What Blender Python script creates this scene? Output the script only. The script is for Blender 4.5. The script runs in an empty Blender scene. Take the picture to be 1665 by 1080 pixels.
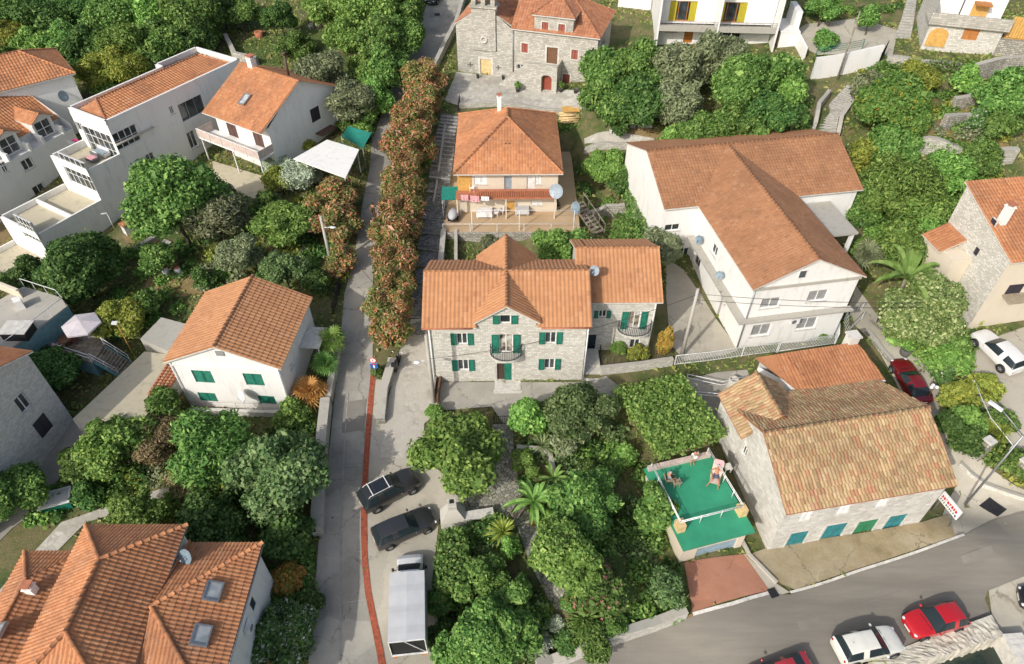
import bpy, bmesh, math, random
import numpy as np
from mathutils import Vector, Matrix
rnd = random.Random(7)
SC = bpy.context.scene
COL = SC.collection
R = math.radians
# ------------------------------------------------------------------ camera geometry (photo pixel -> world point)
CAMH = 45.0; PITCH = R(44); FPX = 1115.0
cp, sp = math.cos(PITCH), math.sin(PITCH)
def ray(px, py):
    a = (px-832.5)/FPX; b = -(py-540)/FPX
    return (a, cp+b*sp, -sp+b*cp)
def P(px, py, z):
    d = ray(px, py); t = (z-CAMH)/d[2]
    return Vector((d[0]*t, d[1]*t, z))
def depth_of(p): return p[1]*cp-(p[2]-CAMH)*sp
# ------------------------------------------------------------------ terrain
CTRL = [(1000,1060,.6),(1200,1020,.6),(1300,1000,.6),(1450,940,.6),(1600,880,.7),(1664,850,.8),(1400,1075,.6),(1640,960,.6),
(1050,960,1.3),(960,1010,1.2),(880,1060,1.1),(760,1000,1.0),(800,900,1.4),(800,1070,.8),(1180,960,.9),(1130,950,1.0),
(560,1080,.5),(580,960,.8),(570,860,1.2),(570,750,2.0),(575,650,2.8),(580,560,3.5),(590,450,4.5),(615,330,5.8),(620,250,6.8),(640,170,8.0),(690,80,9.6),(720,10,11),
(800,640,2.9),(950,640,3.0),(700,660,2.7),(660,740,2.0),(660,850,1.2),(670,960,.8),(690,1070,.5),(760,780,1.7),(870,770,1.9),(950,800,1.7),(1050,760,2.0),(1080,680,2.6),
(1196,568,3.2),(1110,560,3.2),(1130,470,3.6),(1350,560,3.0),(1090,400,4.4),(1055,590,3.2),(1140,620,2.8),
(1250,893,.9),(1400,880,.9),(1497,855,.9),(1180,700,1.8),(1215,640,2.4),(1300,800,1.4),(1480,640,2.3),(1480,600,2.6),(1570,800,.9),(1560,740,1.4),(1420,530,3.2),(1400,490,3.5),(1620,600,3.0),(1600,700,2.3),(1660,680,2.4),(1660,780,1.4),
(830,420,3.9),(925,325,5.1),(922,292,5.1),(918,262,5.2),(730,400,4.6),(760,360,5.2),(830,365,5.3),(930,365,5.3),(740,300,5.8),(725,200,7.9),(950,330,5.6),(970,220,7.9),(830,200,8.0),(830,165,8.5),(780,140,8.6),(900,150,8.6),(1000,390,4.4),
(1010,230,8.2),(1100,230,8.6),(1200,240,8.6),(1060,90,11.2),(1230,90,11.5),(1340,150,11.0),(1340,220,9.6),(1380,260,8.0),(1290,30,13.5),(1400,60,13.2),(1450,95,13.0),(1520,90,13.2),(1640,100,13.4),(1600,150,12.3),(1550,190,11.4),(1520,235,10.2),(1550,270,9.0),(1450,330,6.6),(1500,390,5.2),(1440,450,4.4),(1600,400,5.2),(1500,500,3.8),(1600,540,3.6),(1664,480,4.4),(1640,240,10.0),
(450,400,4.4),(300,430,3.8),(200,560,2.4),(130,610,2.0),(100,700,1.4),(100,860,.5),(20,950,.3),(300,740,1.5),(400,820,1.1),(450,1000,.5),(460,600,3.0),(330,665,2.4),(480,660,2.6),(200,390,3.6),(400,290,5.4),(270,330,4.4),(500,260,6.2),(540,200,7.0),(0,350,3.2),(60,420,2.8),(0,480,2.6),(60,520,2.4),
(500,60,9.8),(350,90,9.0),(200,60,8.6),(0,60,7.6),(0,200,5.6),(180,150,7.4),(400,20,10.4),(600,40,10.4)]
_cx = [];_cz = []
for a, b, c in CTRL:
    p = P(a, b, c); _cx.append((p.x, p.y)); _cz.append(c)
for x, y, z in [(-110,0,-.2),(-60,0,-.1),(0,5,.3),(60,8,.6),(130,10,1),(-130,60,5),(140,60,10),(-120,150,16),(-40,150,20),(40,150,22),(140,150,26),(-60,115,12.5),(0,115,13.5),(60,115,17.5),(110,90,17)]:
    _cx.append((x, y)); _cz.append(z)
_cx = np.array(_cx); _cz = np.array(_cz)
def _ker(d): return np.sqrt(d*d+7.0)
def _solve():
    n = len(_cx)
    D = np.linalg.norm(_cx[:,None]-_cx[None], axis=2)
    A = np.zeros((n+3, n+3)); A[:n,:n] = -_ker(D)-np.eye(n)*.35
    A[:n,n] = 1; A[:n,n+1:] = _cx; A[n,:n] = 1; A[n+1:,:n] = _cx.T
    b = np.zeros(n+3); b[:n] = _cz
    return np.linalg.solve(A, b)
_w = _solve()
def Tn(xy):
    xy = np.asarray(xy, float); n = len(_cx); out = np.empty(len(xy))
    for i in range(0, len(xy), 4000):
        q = xy[i:i+4000]
        D = np.sqrt(((q[:,None]-_cx[None])**2).sum(2))
        out[i:i+4000] = -_ker(D)@_w[:n]+_w[n]+q@_w[n+1:]
    return out
def T(x, y): return float(Tn([(x, y)])[0])
def G(px, py, dz=0.0):
    z = 4.0
    for _ in range(14):
        p = P(px, py, z); z += .75*(T(p.x, p.y)+dz-z)
    p = P(px, py, z); return Vector((p.x, p.y, T(p.x, p.y)+dz))
# ------------------------------------------------------------------ materials
MATS = {}
class NT:
    def __init__(s, name):
        s.m = bpy.data.materials.new(name); s.m.use_nodes = True; s.t = s.m.node_tree; s.n = s.t.nodes; s.bs = s.n['Principled BSDF']
        MATS[name] = s.m
    def nd(s, typ, ins=None, **kw):
        x = s.n.new(typ)
        for k, v in kw.items(): setattr(x, k, v)
        for k, v in (ins or {}).items(): s.put(x.inputs[k], v)
        return x
    def put(s, sock, v):
        if hasattr(v, 'is_output'): s.t.links.new(v, sock)
        elif isinstance(v, bpy.types.Node): s.t.links.new(v.outputs[0], sock)
        else:
            if sock.type == 'RGBA' and len(v) == 3: v = (*v, 1)
            sock.default_value = v
    def mix(s, f, a, b, bt='MIX'):
        x = s.n.new('ShaderNodeMix'); x.data_type = 'RGBA'; x.blend_type = bt
        s.put(x.inputs[0], f); s.put(x.inputs[6], a); s.put(x.inputs[7], b); return x.outputs[2]
    def math(s, op, a, b=0.0, clamp=False):
        x = s.n.new('ShaderNodeMath'); x.operation = op; x.use_clamp = clamp; s.put(x.inputs[0], a); s.put(x.inputs[1], b); return x.outputs[0]
    def noise(s, vec, scale, detail=4, rough=.6, out=0):
        x = s.nd('ShaderNodeTexNoise', {'Vector': vec, 'Scale': scale, 'Detail': detail, 'Roughness': rough}); return x.outputs[out]
    def ramp(s, f, stops, interp='LINEAR'):
        x = s.n.new('ShaderNodeValToRGB'); s.put(x.inputs[0], f); r = x.color_ramp; r.interpolation = interp
        while len(r.elements) < len(stops): r.elements.new(.5)
        for e, (p, c) in zip(r.elements, stops):
            e.position = p; e.color = (*c, 1) if not isinstance(c, (int, float)) else (c, c, c, 1)
        return x.outputs[0]
    def obj(s): return s.n.new('ShaderNodeTexCoord').outputs['Object']
    def wpos(s): return s.n.new('ShaderNodeNewGeometry').outputs['Position']
    def uv(s): return s.n.new('ShaderNodeTexCoord').outputs['UV']
    def bump(s, h, dist=.02, st=1.0):
        b = s.nd('ShaderNodeBump', {'Height': h, 'Distance': dist, 'Strength': st}); s.put(s.bs.inputs['Normal'], b)
    def out(s, col, rough=.8, metal=0.0, spec=None):
        s.put(s.bs.inputs['Base Color'], col); s.put(s.bs.inputs['Roughness'], rough); s.put(s.bs.inputs['Metallic'], metal)
        if spec is not None: s.bs.inputs['Specular IOR Level'].default_value = spec
        return s.m
def flat(name, c, rough=.7, metal=0.0, var=.12, scale=3.0, spec=None):
    """paint, cloth, metal: a little broad and fine variation so nothing is perfectly even"""
    if name in MATS: return MATS[name]
    t = NT(name); w = t.wpos()
    n = t.noise(w, scale, 5); d = tuple(x*(1-var*2) for x in c); l = tuple(min(1, x*(1+var)) for x in c)
    return t.out(t.ramp(n, [(.3, d), (.7, l)]), rough, metal, spec)
def tiles_mat(name, cols, dark, moss=.25, per=.8):
    t = NT(name); uv = t.uv(); w = t.wpos()
    fl = t.nd('ShaderNodeVectorMath', {0: uv}, operation='FLOOR')
    wn = t.nd('ShaderNodeTexWhiteNoise', {'Vector': fl.outputs[0]}, noise_dimensions='3D')
    base = t.ramp(wn.outputs[0], [(i/(len(cols)-1), c) for i, c in enumerate(cols)])
    avg = tuple(sum(c[k] for c in cols)/len(cols) for k in range(3))
    base = t.mix(per, avg, base)
    big = t.noise(w, .35, 5, .65)
    base = t.mix(t.math('MULTIPLY', t.ramp(big, [(.42, 0.0), (.72, 1.0)]), moss), base, dark)
    w2 = t.nd('ShaderNodeTexWhiteNoise', {'Vector': fl.outputs[0], 'W': 3.7}, noise_dimensions='4D'); base = t.mix(t.math('MULTIPLY', t.math('GREATER_THAN', w2.outputs[0], .94), .3), base, dark); base = t.mix(t.math('MULTIPLY', t.math('LESS_THAN', w2.outputs[0], .05), .12), base, (.7,.5,.36))
    fine = t.noise(w, 9, 4, .7)
    base = t.mix(t.math('MULTIPLY', t.ramp(fine, [(.5, 0.0), (.75, 1.0)]), moss*1.3), base, dark)
    return t.out(base, .85)
def stone_mat(name, c1, c2, mortar, bw=.42, rh=.2, stain=.35, dark=(.16,.15,.13), msize=.018):
    t = NT(name); uv = t.uv(); w = t.wpos()
    dn = t.noise(uv, 1.7, 3, .6, out=1)
    dis = t.nd('ShaderNodeVectorMath', {0: dn, 1: (.5,.5,.5)}, operation='SUBTRACT')
    sc = t.nd('ShaderNodeVectorMath', {0: dis.outputs[0]}, operation='SCALE'); sc.inputs['Scale'].default_value = .09
    v = t.nd('ShaderNodeVectorMath', {0: uv, 1: sc.outputs[0]}, operation='ADD')
    b = t.nd('ShaderNodeTexBrick', {'Vector': v.outputs[0], 'Color1': (0,0,0), 'Color2': (1,1,1), 'Mortar': (.5,.5,.5), 'Scale': 1.0, 'Mortar Size': msize, 'Mortar Smooth': .3, 'Bias': 0.0, 'Brick Width': bw, 'Row Height': rh}, offset=.47, squash=.8, squash_frequency=3)
    f = b.outputs['Color']
    n = t.noise(w, 6, 5, .7)
    col = t.ramp(f, [(0, tuple(x*.88 for x in c1)), (.3, c1), (.7, c2), (1, tuple(min(.9, x*1.05) for x in c2))])
    col = t.mix(t.ramp(n, [(.35, .3), (.7, 0.0)]), col, tuple(x*.6 for x in c1))
    col = t.mix(b.outputs['Fac'], col, mortar)
    big = t.noise(w, .55, 5, .7)
    col = t.mix(t.math('MULTIPLY', t.ramp(big, [(.48, 0.0), (.75, 1.0)]), stain), col, dark)
    h = t.math('ADD', t.math('MULTIPLY', b.outputs['Fac'], -1.0), t.math('MULTIPLY', n, .8))
    t.bump(h, .03, .8)
    return t.out(col, .9)
def plaster_mat(name, c, stain=.48, sc=(.33,.32,.29)):
    t = NT(name); w = t.wpos()
    mp = t.nd('ShaderNodeMapping', {'Vector': w, 'Scale': (1.4, 1.4, .35)})
    n = t.noise(mp.outputs[0], 1.3, 6, .7)
    col = t.mix(t.math('MULTIPLY', t.ramp(n, [(.52, 0.0), (.8, 1.0)]), stain), c, sc)
    n2 = t.noise(w, .5, 3); col = t.mix(t.ramp(n2, [(.35, .1), (.6, 0.0)]), col, tuple(x*.7 for x in c))
    t.bump(t.noise(w, 14, 4, .7), .01, .4)
    return t.out(col, .85)
def ground_mat(name, stops, scale=.6, fine=8, bumpd=.04, rough=.95, mul=.45, crack=0):
    t = NT(name); w = t.wpos()
    n = t.noise(w, scale, 7, .68)
    col = t.ramp(n, stops)
    f = t.noise(w, fine, 5, .75)
    col = t.mix(mul, col, t.ramp(f, [(.3, .35), (.7, 1.0)]), 'MULTIPLY')
    if crack:
        d = t.nd('ShaderNodeVectorMath', {0: w, 1: t.nd('ShaderNodeVectorMath', {0: t.noise(w, .9, 5, .7, out=1), 1: (1.6,1.6,0)}, operation='MULTIPLY').outputs[0]}, operation='ADD')
        v = t.nd('ShaderNodeTexVoronoi', {'Vector': d.outputs[0], 'Scale': .23}, feature='DISTANCE_TO_EDGE'); k = t.math('MULTIPLY', t.ramp(v.outputs[0], [(.003, 1.0), (.009, 0.0)]), t.ramp(t.noise(w, .5, 3), [(.42, 0.0), (.55, .75)])); col = t.mix(k, col, tuple(x*.4 for x in stops[0][1]))
        st = t.nd('ShaderNodeTexVoronoi', {'Vector': d.outputs[0], 'Scale': .3}); col = t.mix(crack, col, t.mix(1.0, col, t.ramp(t.nd('ShaderNodeSeparateColor', {0: st.outputs['Color']}).outputs[0], [(0, .72), (1, 1.0)]), 'MULTIPLY'))
        o_ = t.noise(w, 1.1, 3, .6); col = t.mix(t.ramp(o_, [(.66, 0.0), (.76, .4)]), col, tuple(x*.5 for x in stops[0][1]))
    t.bump(f, bumpd, .8)
    return t.out(col, rough)
def leaf_mat(name, a, b, c=None, trans=.25, flower=None, fr=.1):
    """colour differs leaf by leaf (random per island) and a little tree by tree"""
    t = NT(name); g = t.n.new('ShaderNodeNewGeometry'); oi = t.n.new('ShaderNodeObjectInfo')
    r = g.outputs['Random Per Island']
    g_ = 1.75; a, b = [tuple(x*g_ for x in q) for q in (a, b)]; c = c and tuple(x*g_ for x in c)
    stops = [(0, a), (.6, b)] + ([(1, c)] if c else [])
    col = t.ramp(r, stops)
    hs = t.nd('ShaderNodeHueSaturation', {'Color': col, 'Hue': t.math('ADD', .48, t.math('MULTIPLY', oi.outputs['Random'], .03)), 'Value': t.math('ADD', .8, t.math('MULTIPLY', oi.outputs['Random'], .45)), 'Saturation': .92})
    col = hs.outputs[0]
    if flower:
        r2 = t.nd('ShaderNodeTexWhiteNoise', {'W': r}, noise_dimensions='1D')
        sel = t.math('LESS_THAN', r2.outputs[0], t.math('MULTIPLY', t.ramp(t.noise(t.wpos(), .55, 4, .7), [(.38, .15), (.62, 1.0)]), fr*1.6))
        col = t.mix(sel, col, t.ramp(t.math('FRACT', t.math('MULTIPLY', r, 37.0)), [(i/max(1, len(flower)-1), f) for i, f in enumerate(flower)]))
    t.put(t.bs.inputs['Base Color'], col); t.bs.inputs['Roughness'].default_value = .6; t.bs.inputs['Specular IOR Level'].default_value = .3
    tr = t.nd('ShaderNodeBsdfTranslucent', {'Color': col}); mx = t.nd('ShaderNodeMixShader', {0: trans, 1: t.bs.outputs[0], 2: tr.outputs[0]})
    t.t.links.new(mx.outputs[0], t.n['Material Output'].inputs[0])
    return t.m
# ------------------------------------------------------------------ mesh builder
class MB:
    def __init__(s): s.v = []; s.f = []; s.m = []; s.uv = []; s.sm = []
    def face(s, pts, mi=0, uv=None, smooth=False):
        i = len(s.v); s.v += [tuple(p) for p in pts]; s.f.append(tuple(range(i, i+len(pts)))); s.m.append(mi); s.uv.append(uv); s.sm.append(smooth)
    def idx(s, ids, mi=0, uv=None, smooth=True): s.f.append(tuple(ids)); s.m.append(mi); s.uv.append(uv); s.sm.append(smooth)
    def box(s, x0, x1, y0, y1, z0, z1, mi=0):
        c = [(x, y, z) for z in (z0, z1) for y in (y0, y1) for x in (x0, x1)]
        for q in ((0,2,3,1),(4,5,7,6),(0,1,5,4),(2,6,7,3),(0,4,6,2),(1,3,7,5)):
            p = [c[k] for k in q]
            a = Vector(p[1])-Vector(p[0]); b = Vector(p[2])-Vector(p[1])
            uv = [(0,0),(a.length,0),(a.length,b.length),(0,b.length)]
            s.face(p, mi, uv)
    def obox(s, o, ux, uy, uz, mi=0):
        """box from corner o with edge vectors"""
        o = Vector(o); ux = Vector(ux); uy = Vector(uy); uz = Vector(uz)
        c = [o+ux*i+uy*j+uz*k for k in (0,1) for j in (0,1) for i in (0,1)]
        for q in ((0,2,3,1),(4,5,7,6),(0,1,5,4),(2,6,7,3),(0,4,6,2),(1,3,7,5)):
            p = [c[k] for k in q]; la = (p[1]-p[0]).length; lb = (p[2]-p[1]).length
            s.face(p, mi, [(0,0),(la,0),(la,lb),(0,lb)])
    def beam(s, a, b, w, h, mi=0, up=(0,0,1)):
        a = Vector(a); b = Vector(b); d = b-a
        x = d.cross(Vector(up))
        if x.length < 1e-6: x = d.cross(Vector((1,0,0)))
        x.normalize(); y = x.cross(d).normalized()
        s.obox(a-x*w/2-y*h/2, x*w, d, y*h, mi)
    def prism(s, poly, z0, z1, mi=0, mtop=None, bottom=False):
        """vertical prism over xy polygon (counter-clockwise); z may be number or list per vertex"""
        n = len(poly); zz0 = z0 if isinstance(z0, (list, tuple)) else [z0]*n; zz1 = z1 if isinstance(z1, (list, tuple)) else [z1]*n
        s.face([(p[0], p[1], z) for p, z in zip(poly, zz1)], mi if mtop is None else mtop, [(p[0], p[1]) for p in poly])
        if bottom: s.face([(p[0], p[1], z) for p, z in reversed(list(zip(poly, zz0)))], mi, [(p[0], p[1]) for p in reversed(poly)])
        acc = 0
        for i in range(n):
            j = (i+1) % n; a = poly[i]; b = poly[j]; L = math.hypot(b[0]-a[0], b[1]-a[1])
            s.face([(a[0],a[1],zz0[i]),(b[0],b[1],zz0[j]),(b[0],b[1],zz1[j]),(a[0],a[1],zz1[i])], mi, [(acc,zz0[i]),(acc+L,zz0[j]),(acc+L,zz1[j]),(acc,zz1[i])]); acc += L
    def tube(s, pts, r, n=6, mi=0, cap=True):
        pts = [Vector(p) for p in pts]; rr = r if isinstance(r, (list, tuple)) else [r]*len(pts)
        base = len(s.v); prev = None
        for i, p in enumerate(pts):
            d = (pts[min(i+1, len(pts)-1)]-pts[max(i-1, 0)]).normalized()
            x = d.cross(Vector((0,0,1))) if prev is None else prev-d*prev.dot(d)
            if x.length < 1e-4: x = d.cross(Vector((1,0,0)))
            x.normalize(); prev = x; y = d.cross(x)
            for k in range(n):
                a = 2*math.pi*k/n; s.v.append(tuple(p+(x*math.cos(a)+y*math.sin(a))*rr[i]))
        for i in range(len(pts)-1):
            for k in range(n):
                k2 = (k+1) % n; s.idx((base+i*n+k, base+i*n+k2, base+(i+1)*n+k2, base+(i+1)*n+k), mi)
        if cap:
            s.idx(tuple(base+k for k in reversed(range(n))), mi, None, False); s.idx(tuple(base+(len(pts)-1)*n+k for k in range(n)), mi, None, False)
    def lathe(s, c, prof, n=16, mi=0):
        """prof: list of (r, z) about vertical axis through c"""
        base = len(s.v); c = Vector(c)
        for r, z in prof:
            for k in range(n):
                a = 2*math.pi*k/n; s.v.append((c.x+r*math.cos(a), c.y+r*math.sin(a), c.z+z))
        for i in range(len(prof)-1):
            for k in range(n):
                k2 = (k+1) % n; s.idx((base+i*n+k, base+i*n+k2, base+(i+1)*n+k2, base+(i+1)*n+k), mi)
    def xform(s, M):
        s.v = [tuple(M@Vector(p)) for p in s.v]; return s
    def mesh(s, name, mats):
        me = bpy.data.meshes.new(name); me.from_pydata(s.v, [], s.f)
        for m in (mats if isinstance(mats, (list, tuple)) else [mats]): me.materials.append(m)
        me.polygons.foreach_set('material_index', s.m); me.polygons.foreach_set('use_smooth', s.sm)
        if any(u is not None for u in s.uv):
            l = me.uv_layers.new(name='UVMap'); buf = []
            for f, u in zip(s.f, s.uv):
                for k in range(len(f)): buf += (u[k] if u else (0, 0))
            l.data.foreach_set('uv', buf)
        me.update(); return me
    def build(s, name, mats, parent=None):
        o = bpy.data.objects.new(name, s.mesh(name, mats)); COL.objects.link(o)
        if parent: o.parent = parent
        return o
def tag(o, label, cat, group=None, kind=None):
    if kind: o['kind'] = kind
    if label: o['label'] = label
    if cat: o['category'] = cat
    if group: o['group'] = group
    return o
def empty(name, loc, rz=0, label=None, cat=None, group=None):
    o = bpy.data.objects.new(name, None); COL.objects.link(o); o.location = loc; o.rotation_euler = (0, 0, rz); o.empty_display_size = .3
    return tag(o, label, cat, group)
def copy_tree(o, parent=None):
    c = o.copy(); COL.objects.link(c)
    if parent: c.parent = parent
    for ch in KIDS.get(o.name, [k for k in bpy.data.objects if k.parent == o]): copy_tree(ch, c)
    return c
KIDS = {}
def structure(o): o['kind'] = 'structure'; return o
# ------------------------------------------------------------------ tiled roofs
def roof_plane(mb, pts, tw=.3, rh=.4, amp=.05, mi=0, slab=.12, ms=1, step=.03, jit=0):
    """pts: 3-D polygon, pts[0]->pts[1] is the level eave; real corrugated tile courses are laid over it"""
    pts = [Vector(p) for p in pts]
    e = (pts[1]-pts[0]).normalized()
    n = Vector((0,0,0))
    for i in range(len(pts)): a, b = pts[i], pts[(i+1) % len(pts)]; n += a.cross(b)
    n = sum(((pts[i]-pts[0]).cross(pts[(i+1) % len(pts)]-pts[0]) for i in range(1, len(pts)-1)), Vector((0,0,0))).normalized()
    if n.z < 0: n = -n
    t = n.cross(e)
    if t.z < 0: t = -t
    o = pts[0]
    q = [((p-o).dot(e), (p-o).dot(t)) for p in pts]
    s0 = min(a for a, b in q); s1 = max(a for a, b in q)
    def rng(s):
        ts = []
        for i in range(len(q)):
            (a, b), (c, d) = q[i], q[(i+1) % len(q)]
            if abs(c-a) < 1e-6:
                if abs(s-a) < 1e-5: ts += [b, d]
            elif min(a, c)-1e-6 <= s <= max(a, c)+1e-6: ts.append(b+(d-b)*(s-a)/(c-a))
        return (min(ts), max(ts)) if ts else None
    ns = max(2, int((s1-s0)/(tw/4)))
    S = [s0+(s1-s0)*i/ns for i in range(ns+1)]
    S = sorted(set([round(x, 4) for x in S+[min(max(a, s0), s1) for a, b in q]]))
    RG = [rng(s) for s in S]
    tmin = min(b for a, b in q); tmax = max(b for a, b in q)
    r_ = random.Random(len(mb.v)+7)
    for k in range(int(math.floor(tmin/rh)), int(math.ceil(tmax/rh))):
        a0, a1 = k*rh, (k+1)*rh; ph = r_.uniform(-jit, jit)*tw; rl = r_.uniform(0, jit)*.05
        H = [amp*(.5-.5*math.cos(2*math.pi*(s+ph)/tw))+rl for s in S]
        ids = []
        for s, g, h in zip(S, RG, H):
            if g is None: ids.append(None); continue
            lo = min(max(a0, g[0]), g[1]); hi = min(max(a1, g[0]), g[1])
            i = len(mb.v)
            mb.v.append(tuple(o+e*s+t*lo+n*(h+step))); mb.v.append(tuple(o+e*s+t*hi+n*(h+step*(1-(hi-a0)/rh)*.9)))
            ids.append((i, lo, hi, s))
        for A, B in zip(ids, ids[1:]):
            if A is None or B is None or (A[2]-A[1] < 1e-5 and B[2]-B[1] < 1e-5): continue
            sm = (A[3]+B[3])/2; u = math.floor((sm+ph)/tw)+.5; vv = k+.5
            mb.idx((A[0], B[0], B[0]+1, A[0]+1), mi, [(u, vv)]*4, True)
    if slab:
        top = [p-n*.004 for p in pts]; bot = [p-Vector((0,0,slab)) for p in pts]
        nn = sum(((pts[i]-pts[0]).cross(pts[(i+1) % len(pts)]-pts[0]) for i in range(1, len(pts)-1)), Vector((0,0,0)))
        if nn.z < 0: top.reverse(); bot.reverse()
        mb.face(top, mi, [(.5,.5)]*len(top)); mb.face(list(reversed(bot)), ms)
        for i in range(len(top)):
            j = (i+1) % len(top); mb.face([top[i], bot[i], bot[j], top[j]], ms)
def ridge_caps(mb, p, q, r=.13, mi=0, L=.42):
    p = Vector(p); q = Vector(q); d = q-p; n = max(1, int(d.length/L)); dn = d.normalized()
    x = dn.cross(Vector((0,0,1))).normalized(); y = x.cross(dn)
    if y.z < 0: y = -y
    for k in range(n):
        a = p+d*(k/n); b = p+d*((k+1.12)/n); base = len(mb.v)
        for c, rr, lift in ((a, r, .05), (b, r*.84, .03)):
            for j in range(6):
                an = math.pi*j/5; mb.v.append(tuple(c+x*math.cos(an)*rr+y*(math.sin(an)*rr*.8+lift)))
        for j in range(5): mb.idx((base+j, base+j+1, base+7+j, base+6+j), mi, [(k*3.1+.5, 77.5)]*4, True)
        mb.idx(tuple(base+j for j in range(6)), mi, [(k*3.1+.5, 77.5)]*6, False)
# ------------------------------------------------------------------ houses
class Wall:
    def __init__(s, h, A, B):
        s.h = h; s.A = Vector((A[0], A[1])); s.B = Vector((B[0], B[1])); d = s.B-s.A; s.L = d.length; s.d = d/s.L; s.n = Vector((s.d.y, -s.d.x))
        s.holes = []
    def pt(s, a, z, out=0.0):
        p = s.A+s.d*a+s.n*out; return Vector((p.x, p.y, z-s.h.z))
    def px(s, x, y):
        """photo pixel -> (distance along the wall, height) on this wall's plane"""
        h = s.h; a = h.l2w(s.A); d = Vector((h.c*s.d.x-h.s*s.d.y, h.s*s.d.x+h.c*s.d.y)); n = Vector((d.y, -d.x))
        r = ray(x, y); den = r[0]*n.x+r[1]*n.y
        t = (a.x*n.x+a.y*n.y)/den
        w = Vector((r[0]*t, r[1]*t)); return ((w-a).dot(d), CAMH+r[2]*t)
    def rect(s, x0, y0, x1, y1):
        cx, cy = (x0+x1)/2, (y0+y1)/2
        a0 = s.px(x0, cy)[0]; a1 = s.px(x1, cy)[0]; z1 = s.px(cx, y0)[1]; z0 = s.px(cx, y1)[1]
        if a0 > a1: a0, a1 = a1, a0
        return (max(.05, a0), z0, min(s.L-.05, a1), z1)
class House:
    def __init__(s, name, label, cat, xy, base, ang):
        s.x, s.y = xy; s.z = base; s.ang = R(ang); s.c, s.s = math.cos(s.ang), math.sin(s.ang)
        s.root = empty(name, (xy[0], xy[1], base), s.ang, label, cat); s.W = MB(); s.RF = MB(); s.roof_ob = None
    def l2w(s, p): return Vector((s.x+s.c*p[0]-s.s*p[1], s.y+s.s*p[0]+s.c*p[1]))
    def w2l(s, p): dx, dy = p[0]-s.x, p[1]-s.y; return Vector((s.c*dx+s.s*dy, -s.s*dx+s.c*dy))
    def L(s, px, py, z): p = P(px, py, z); q = s.w2l(p); return Vector((q.x, q.y, z-s.z))
    def wall(s, A, B): return Wall(s, A, B)
    def put(s, w, z0, z1, mi=0, gable=None, thick=.2, z1b=None):
        """lay wall w from z0 to z1 with its holes cut out; gable = (position, height) of the peak; z1b: top height at end B"""
        mb = s.W
        xs = sorted(set([0, w.L]+[v for h in w.holes for v in (h[0], h[2])])); zs = sorted(set([z0, z1]+[v for h in w.holes for v in (h[1], h[3]) if z0 < v < z1]))
        for i in range(len(xs)-1):
            for j in range(len(zs)-1):
                cx, cz = (xs[i]+xs[i+1])/2, (zs[j]+zs[j+1])/2
                if any(h[0] < cx < h[2] and h[1] < cz < h[3] for h in w.holes): continue
                q = [(xs[i],zs[j]),(xs[i+1],zs[j]),(xs[i+1],zs[j+1]),(xs[i],zs[j+1])]
                mb.face([w.pt(a, z) for a, z in q], mi, q)
        for h in w.holes:
            a0, b0, a1, b1 = h[:4]
            for p, q in (((a0,b0),(a0,b1)),((a0,b1),(a1,b1)),((a1,b1),(a1,b0)),((a1,b0),(a0,b0))):
                mb.face([w.pt(*p), w.pt(*q), w.pt(*q, -thick), w.pt(*p, -thick)], mi, [(p[0],p[1]),(q[0],q[1]),(q[0]+thick,q[1]),(p[0]+thick,p[1])])
        if gable:
            pts = [(0, z1), (w.L, z1), gable] if not isinstance(gable, list) else [(0, z1), (w.L, z1)]+gable
            mb.face([w.pt(*p) for p in pts], mi, pts)
        if z1b is not None:
            pts = [(0, z1), (w.L, z1), (w.L, z1b)] if z1b > z1 else [(0, z1), (w.L, z1), (0, z1b)]
            mb.face([w.pt(*p) for p in pts], mi, pts)
    def finish(s, wmat, rmat=None, caps=None):
        wo = s.W.build('wall', wmat, s.root)
        if s.RF.f: s.roof_ob = s.RF.build('roof', rmat, s.root)
        return s
    # --- openings (children of the house)
    def frame(s, w, r, style='w', name='window', fm='white_paint', pane='glass', rec=.12, mull=1, trans=0, fw=.07):
        a0, b0, a1, b1 = r; mb = MB()
        def bar(x0, z0, x1, z1, d0=-rec-.05, d1=-rec):
            mb.obox(w.pt(x0, z0, d0), w.pt(x1, z0, d0)-w.pt(x0, z0, d0), w.pt(x0, z0, d1)-w.pt(x0, z0, d0), (0, 0, z1-z0))
        bar(a0, b0, a0+fw, b1); bar(a1-fw, b0, a1, b1); bar(a0+fw, b0, a1-fw, b0+fw); bar(a0+fw, b1-fw, a1-fw, b1)
        for k in range(mull): x = a0+(a1-a0)*(k+1)/(mull+1); bar(x-.04, b0+fw, x+.04, b1-fw, -rec-.05, -rec+.01)
        for k in range(trans): z = b0+(b1-b0)*(k+1)/(trans+1); bar(a0+fw, z-.03, a1-fw, z+.03, -rec-.045, -rec-.005)
        o = mb.build(name, MATS[fm], s.root)
        g = MB(); g.face([w.pt(a0+.02, b0+.02, -rec-.03), w.pt(a1-.02, b0+.02, -rec-.03), w.pt(a1-.02, b1-.02, -rec-.03), w.pt(a0+.02, b1-.02, -rec-.03)], 0, [(0,0),(a1-a0,0),(a1-a0,b1-b0),(0,b1-b0)])
        g.face([w.pt(a0+.02, b0+.02, -rec-.06), w.pt(a0+.02, b1-.02, -rec-.06), w.pt(a1-.02, b1-.02, -rec-.06), w.pt(a1-.02, b0+.02, -rec-.06)], 0, [(0,0)]*4)
        g.build('pane', MATS[pane], o)
        return o
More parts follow.
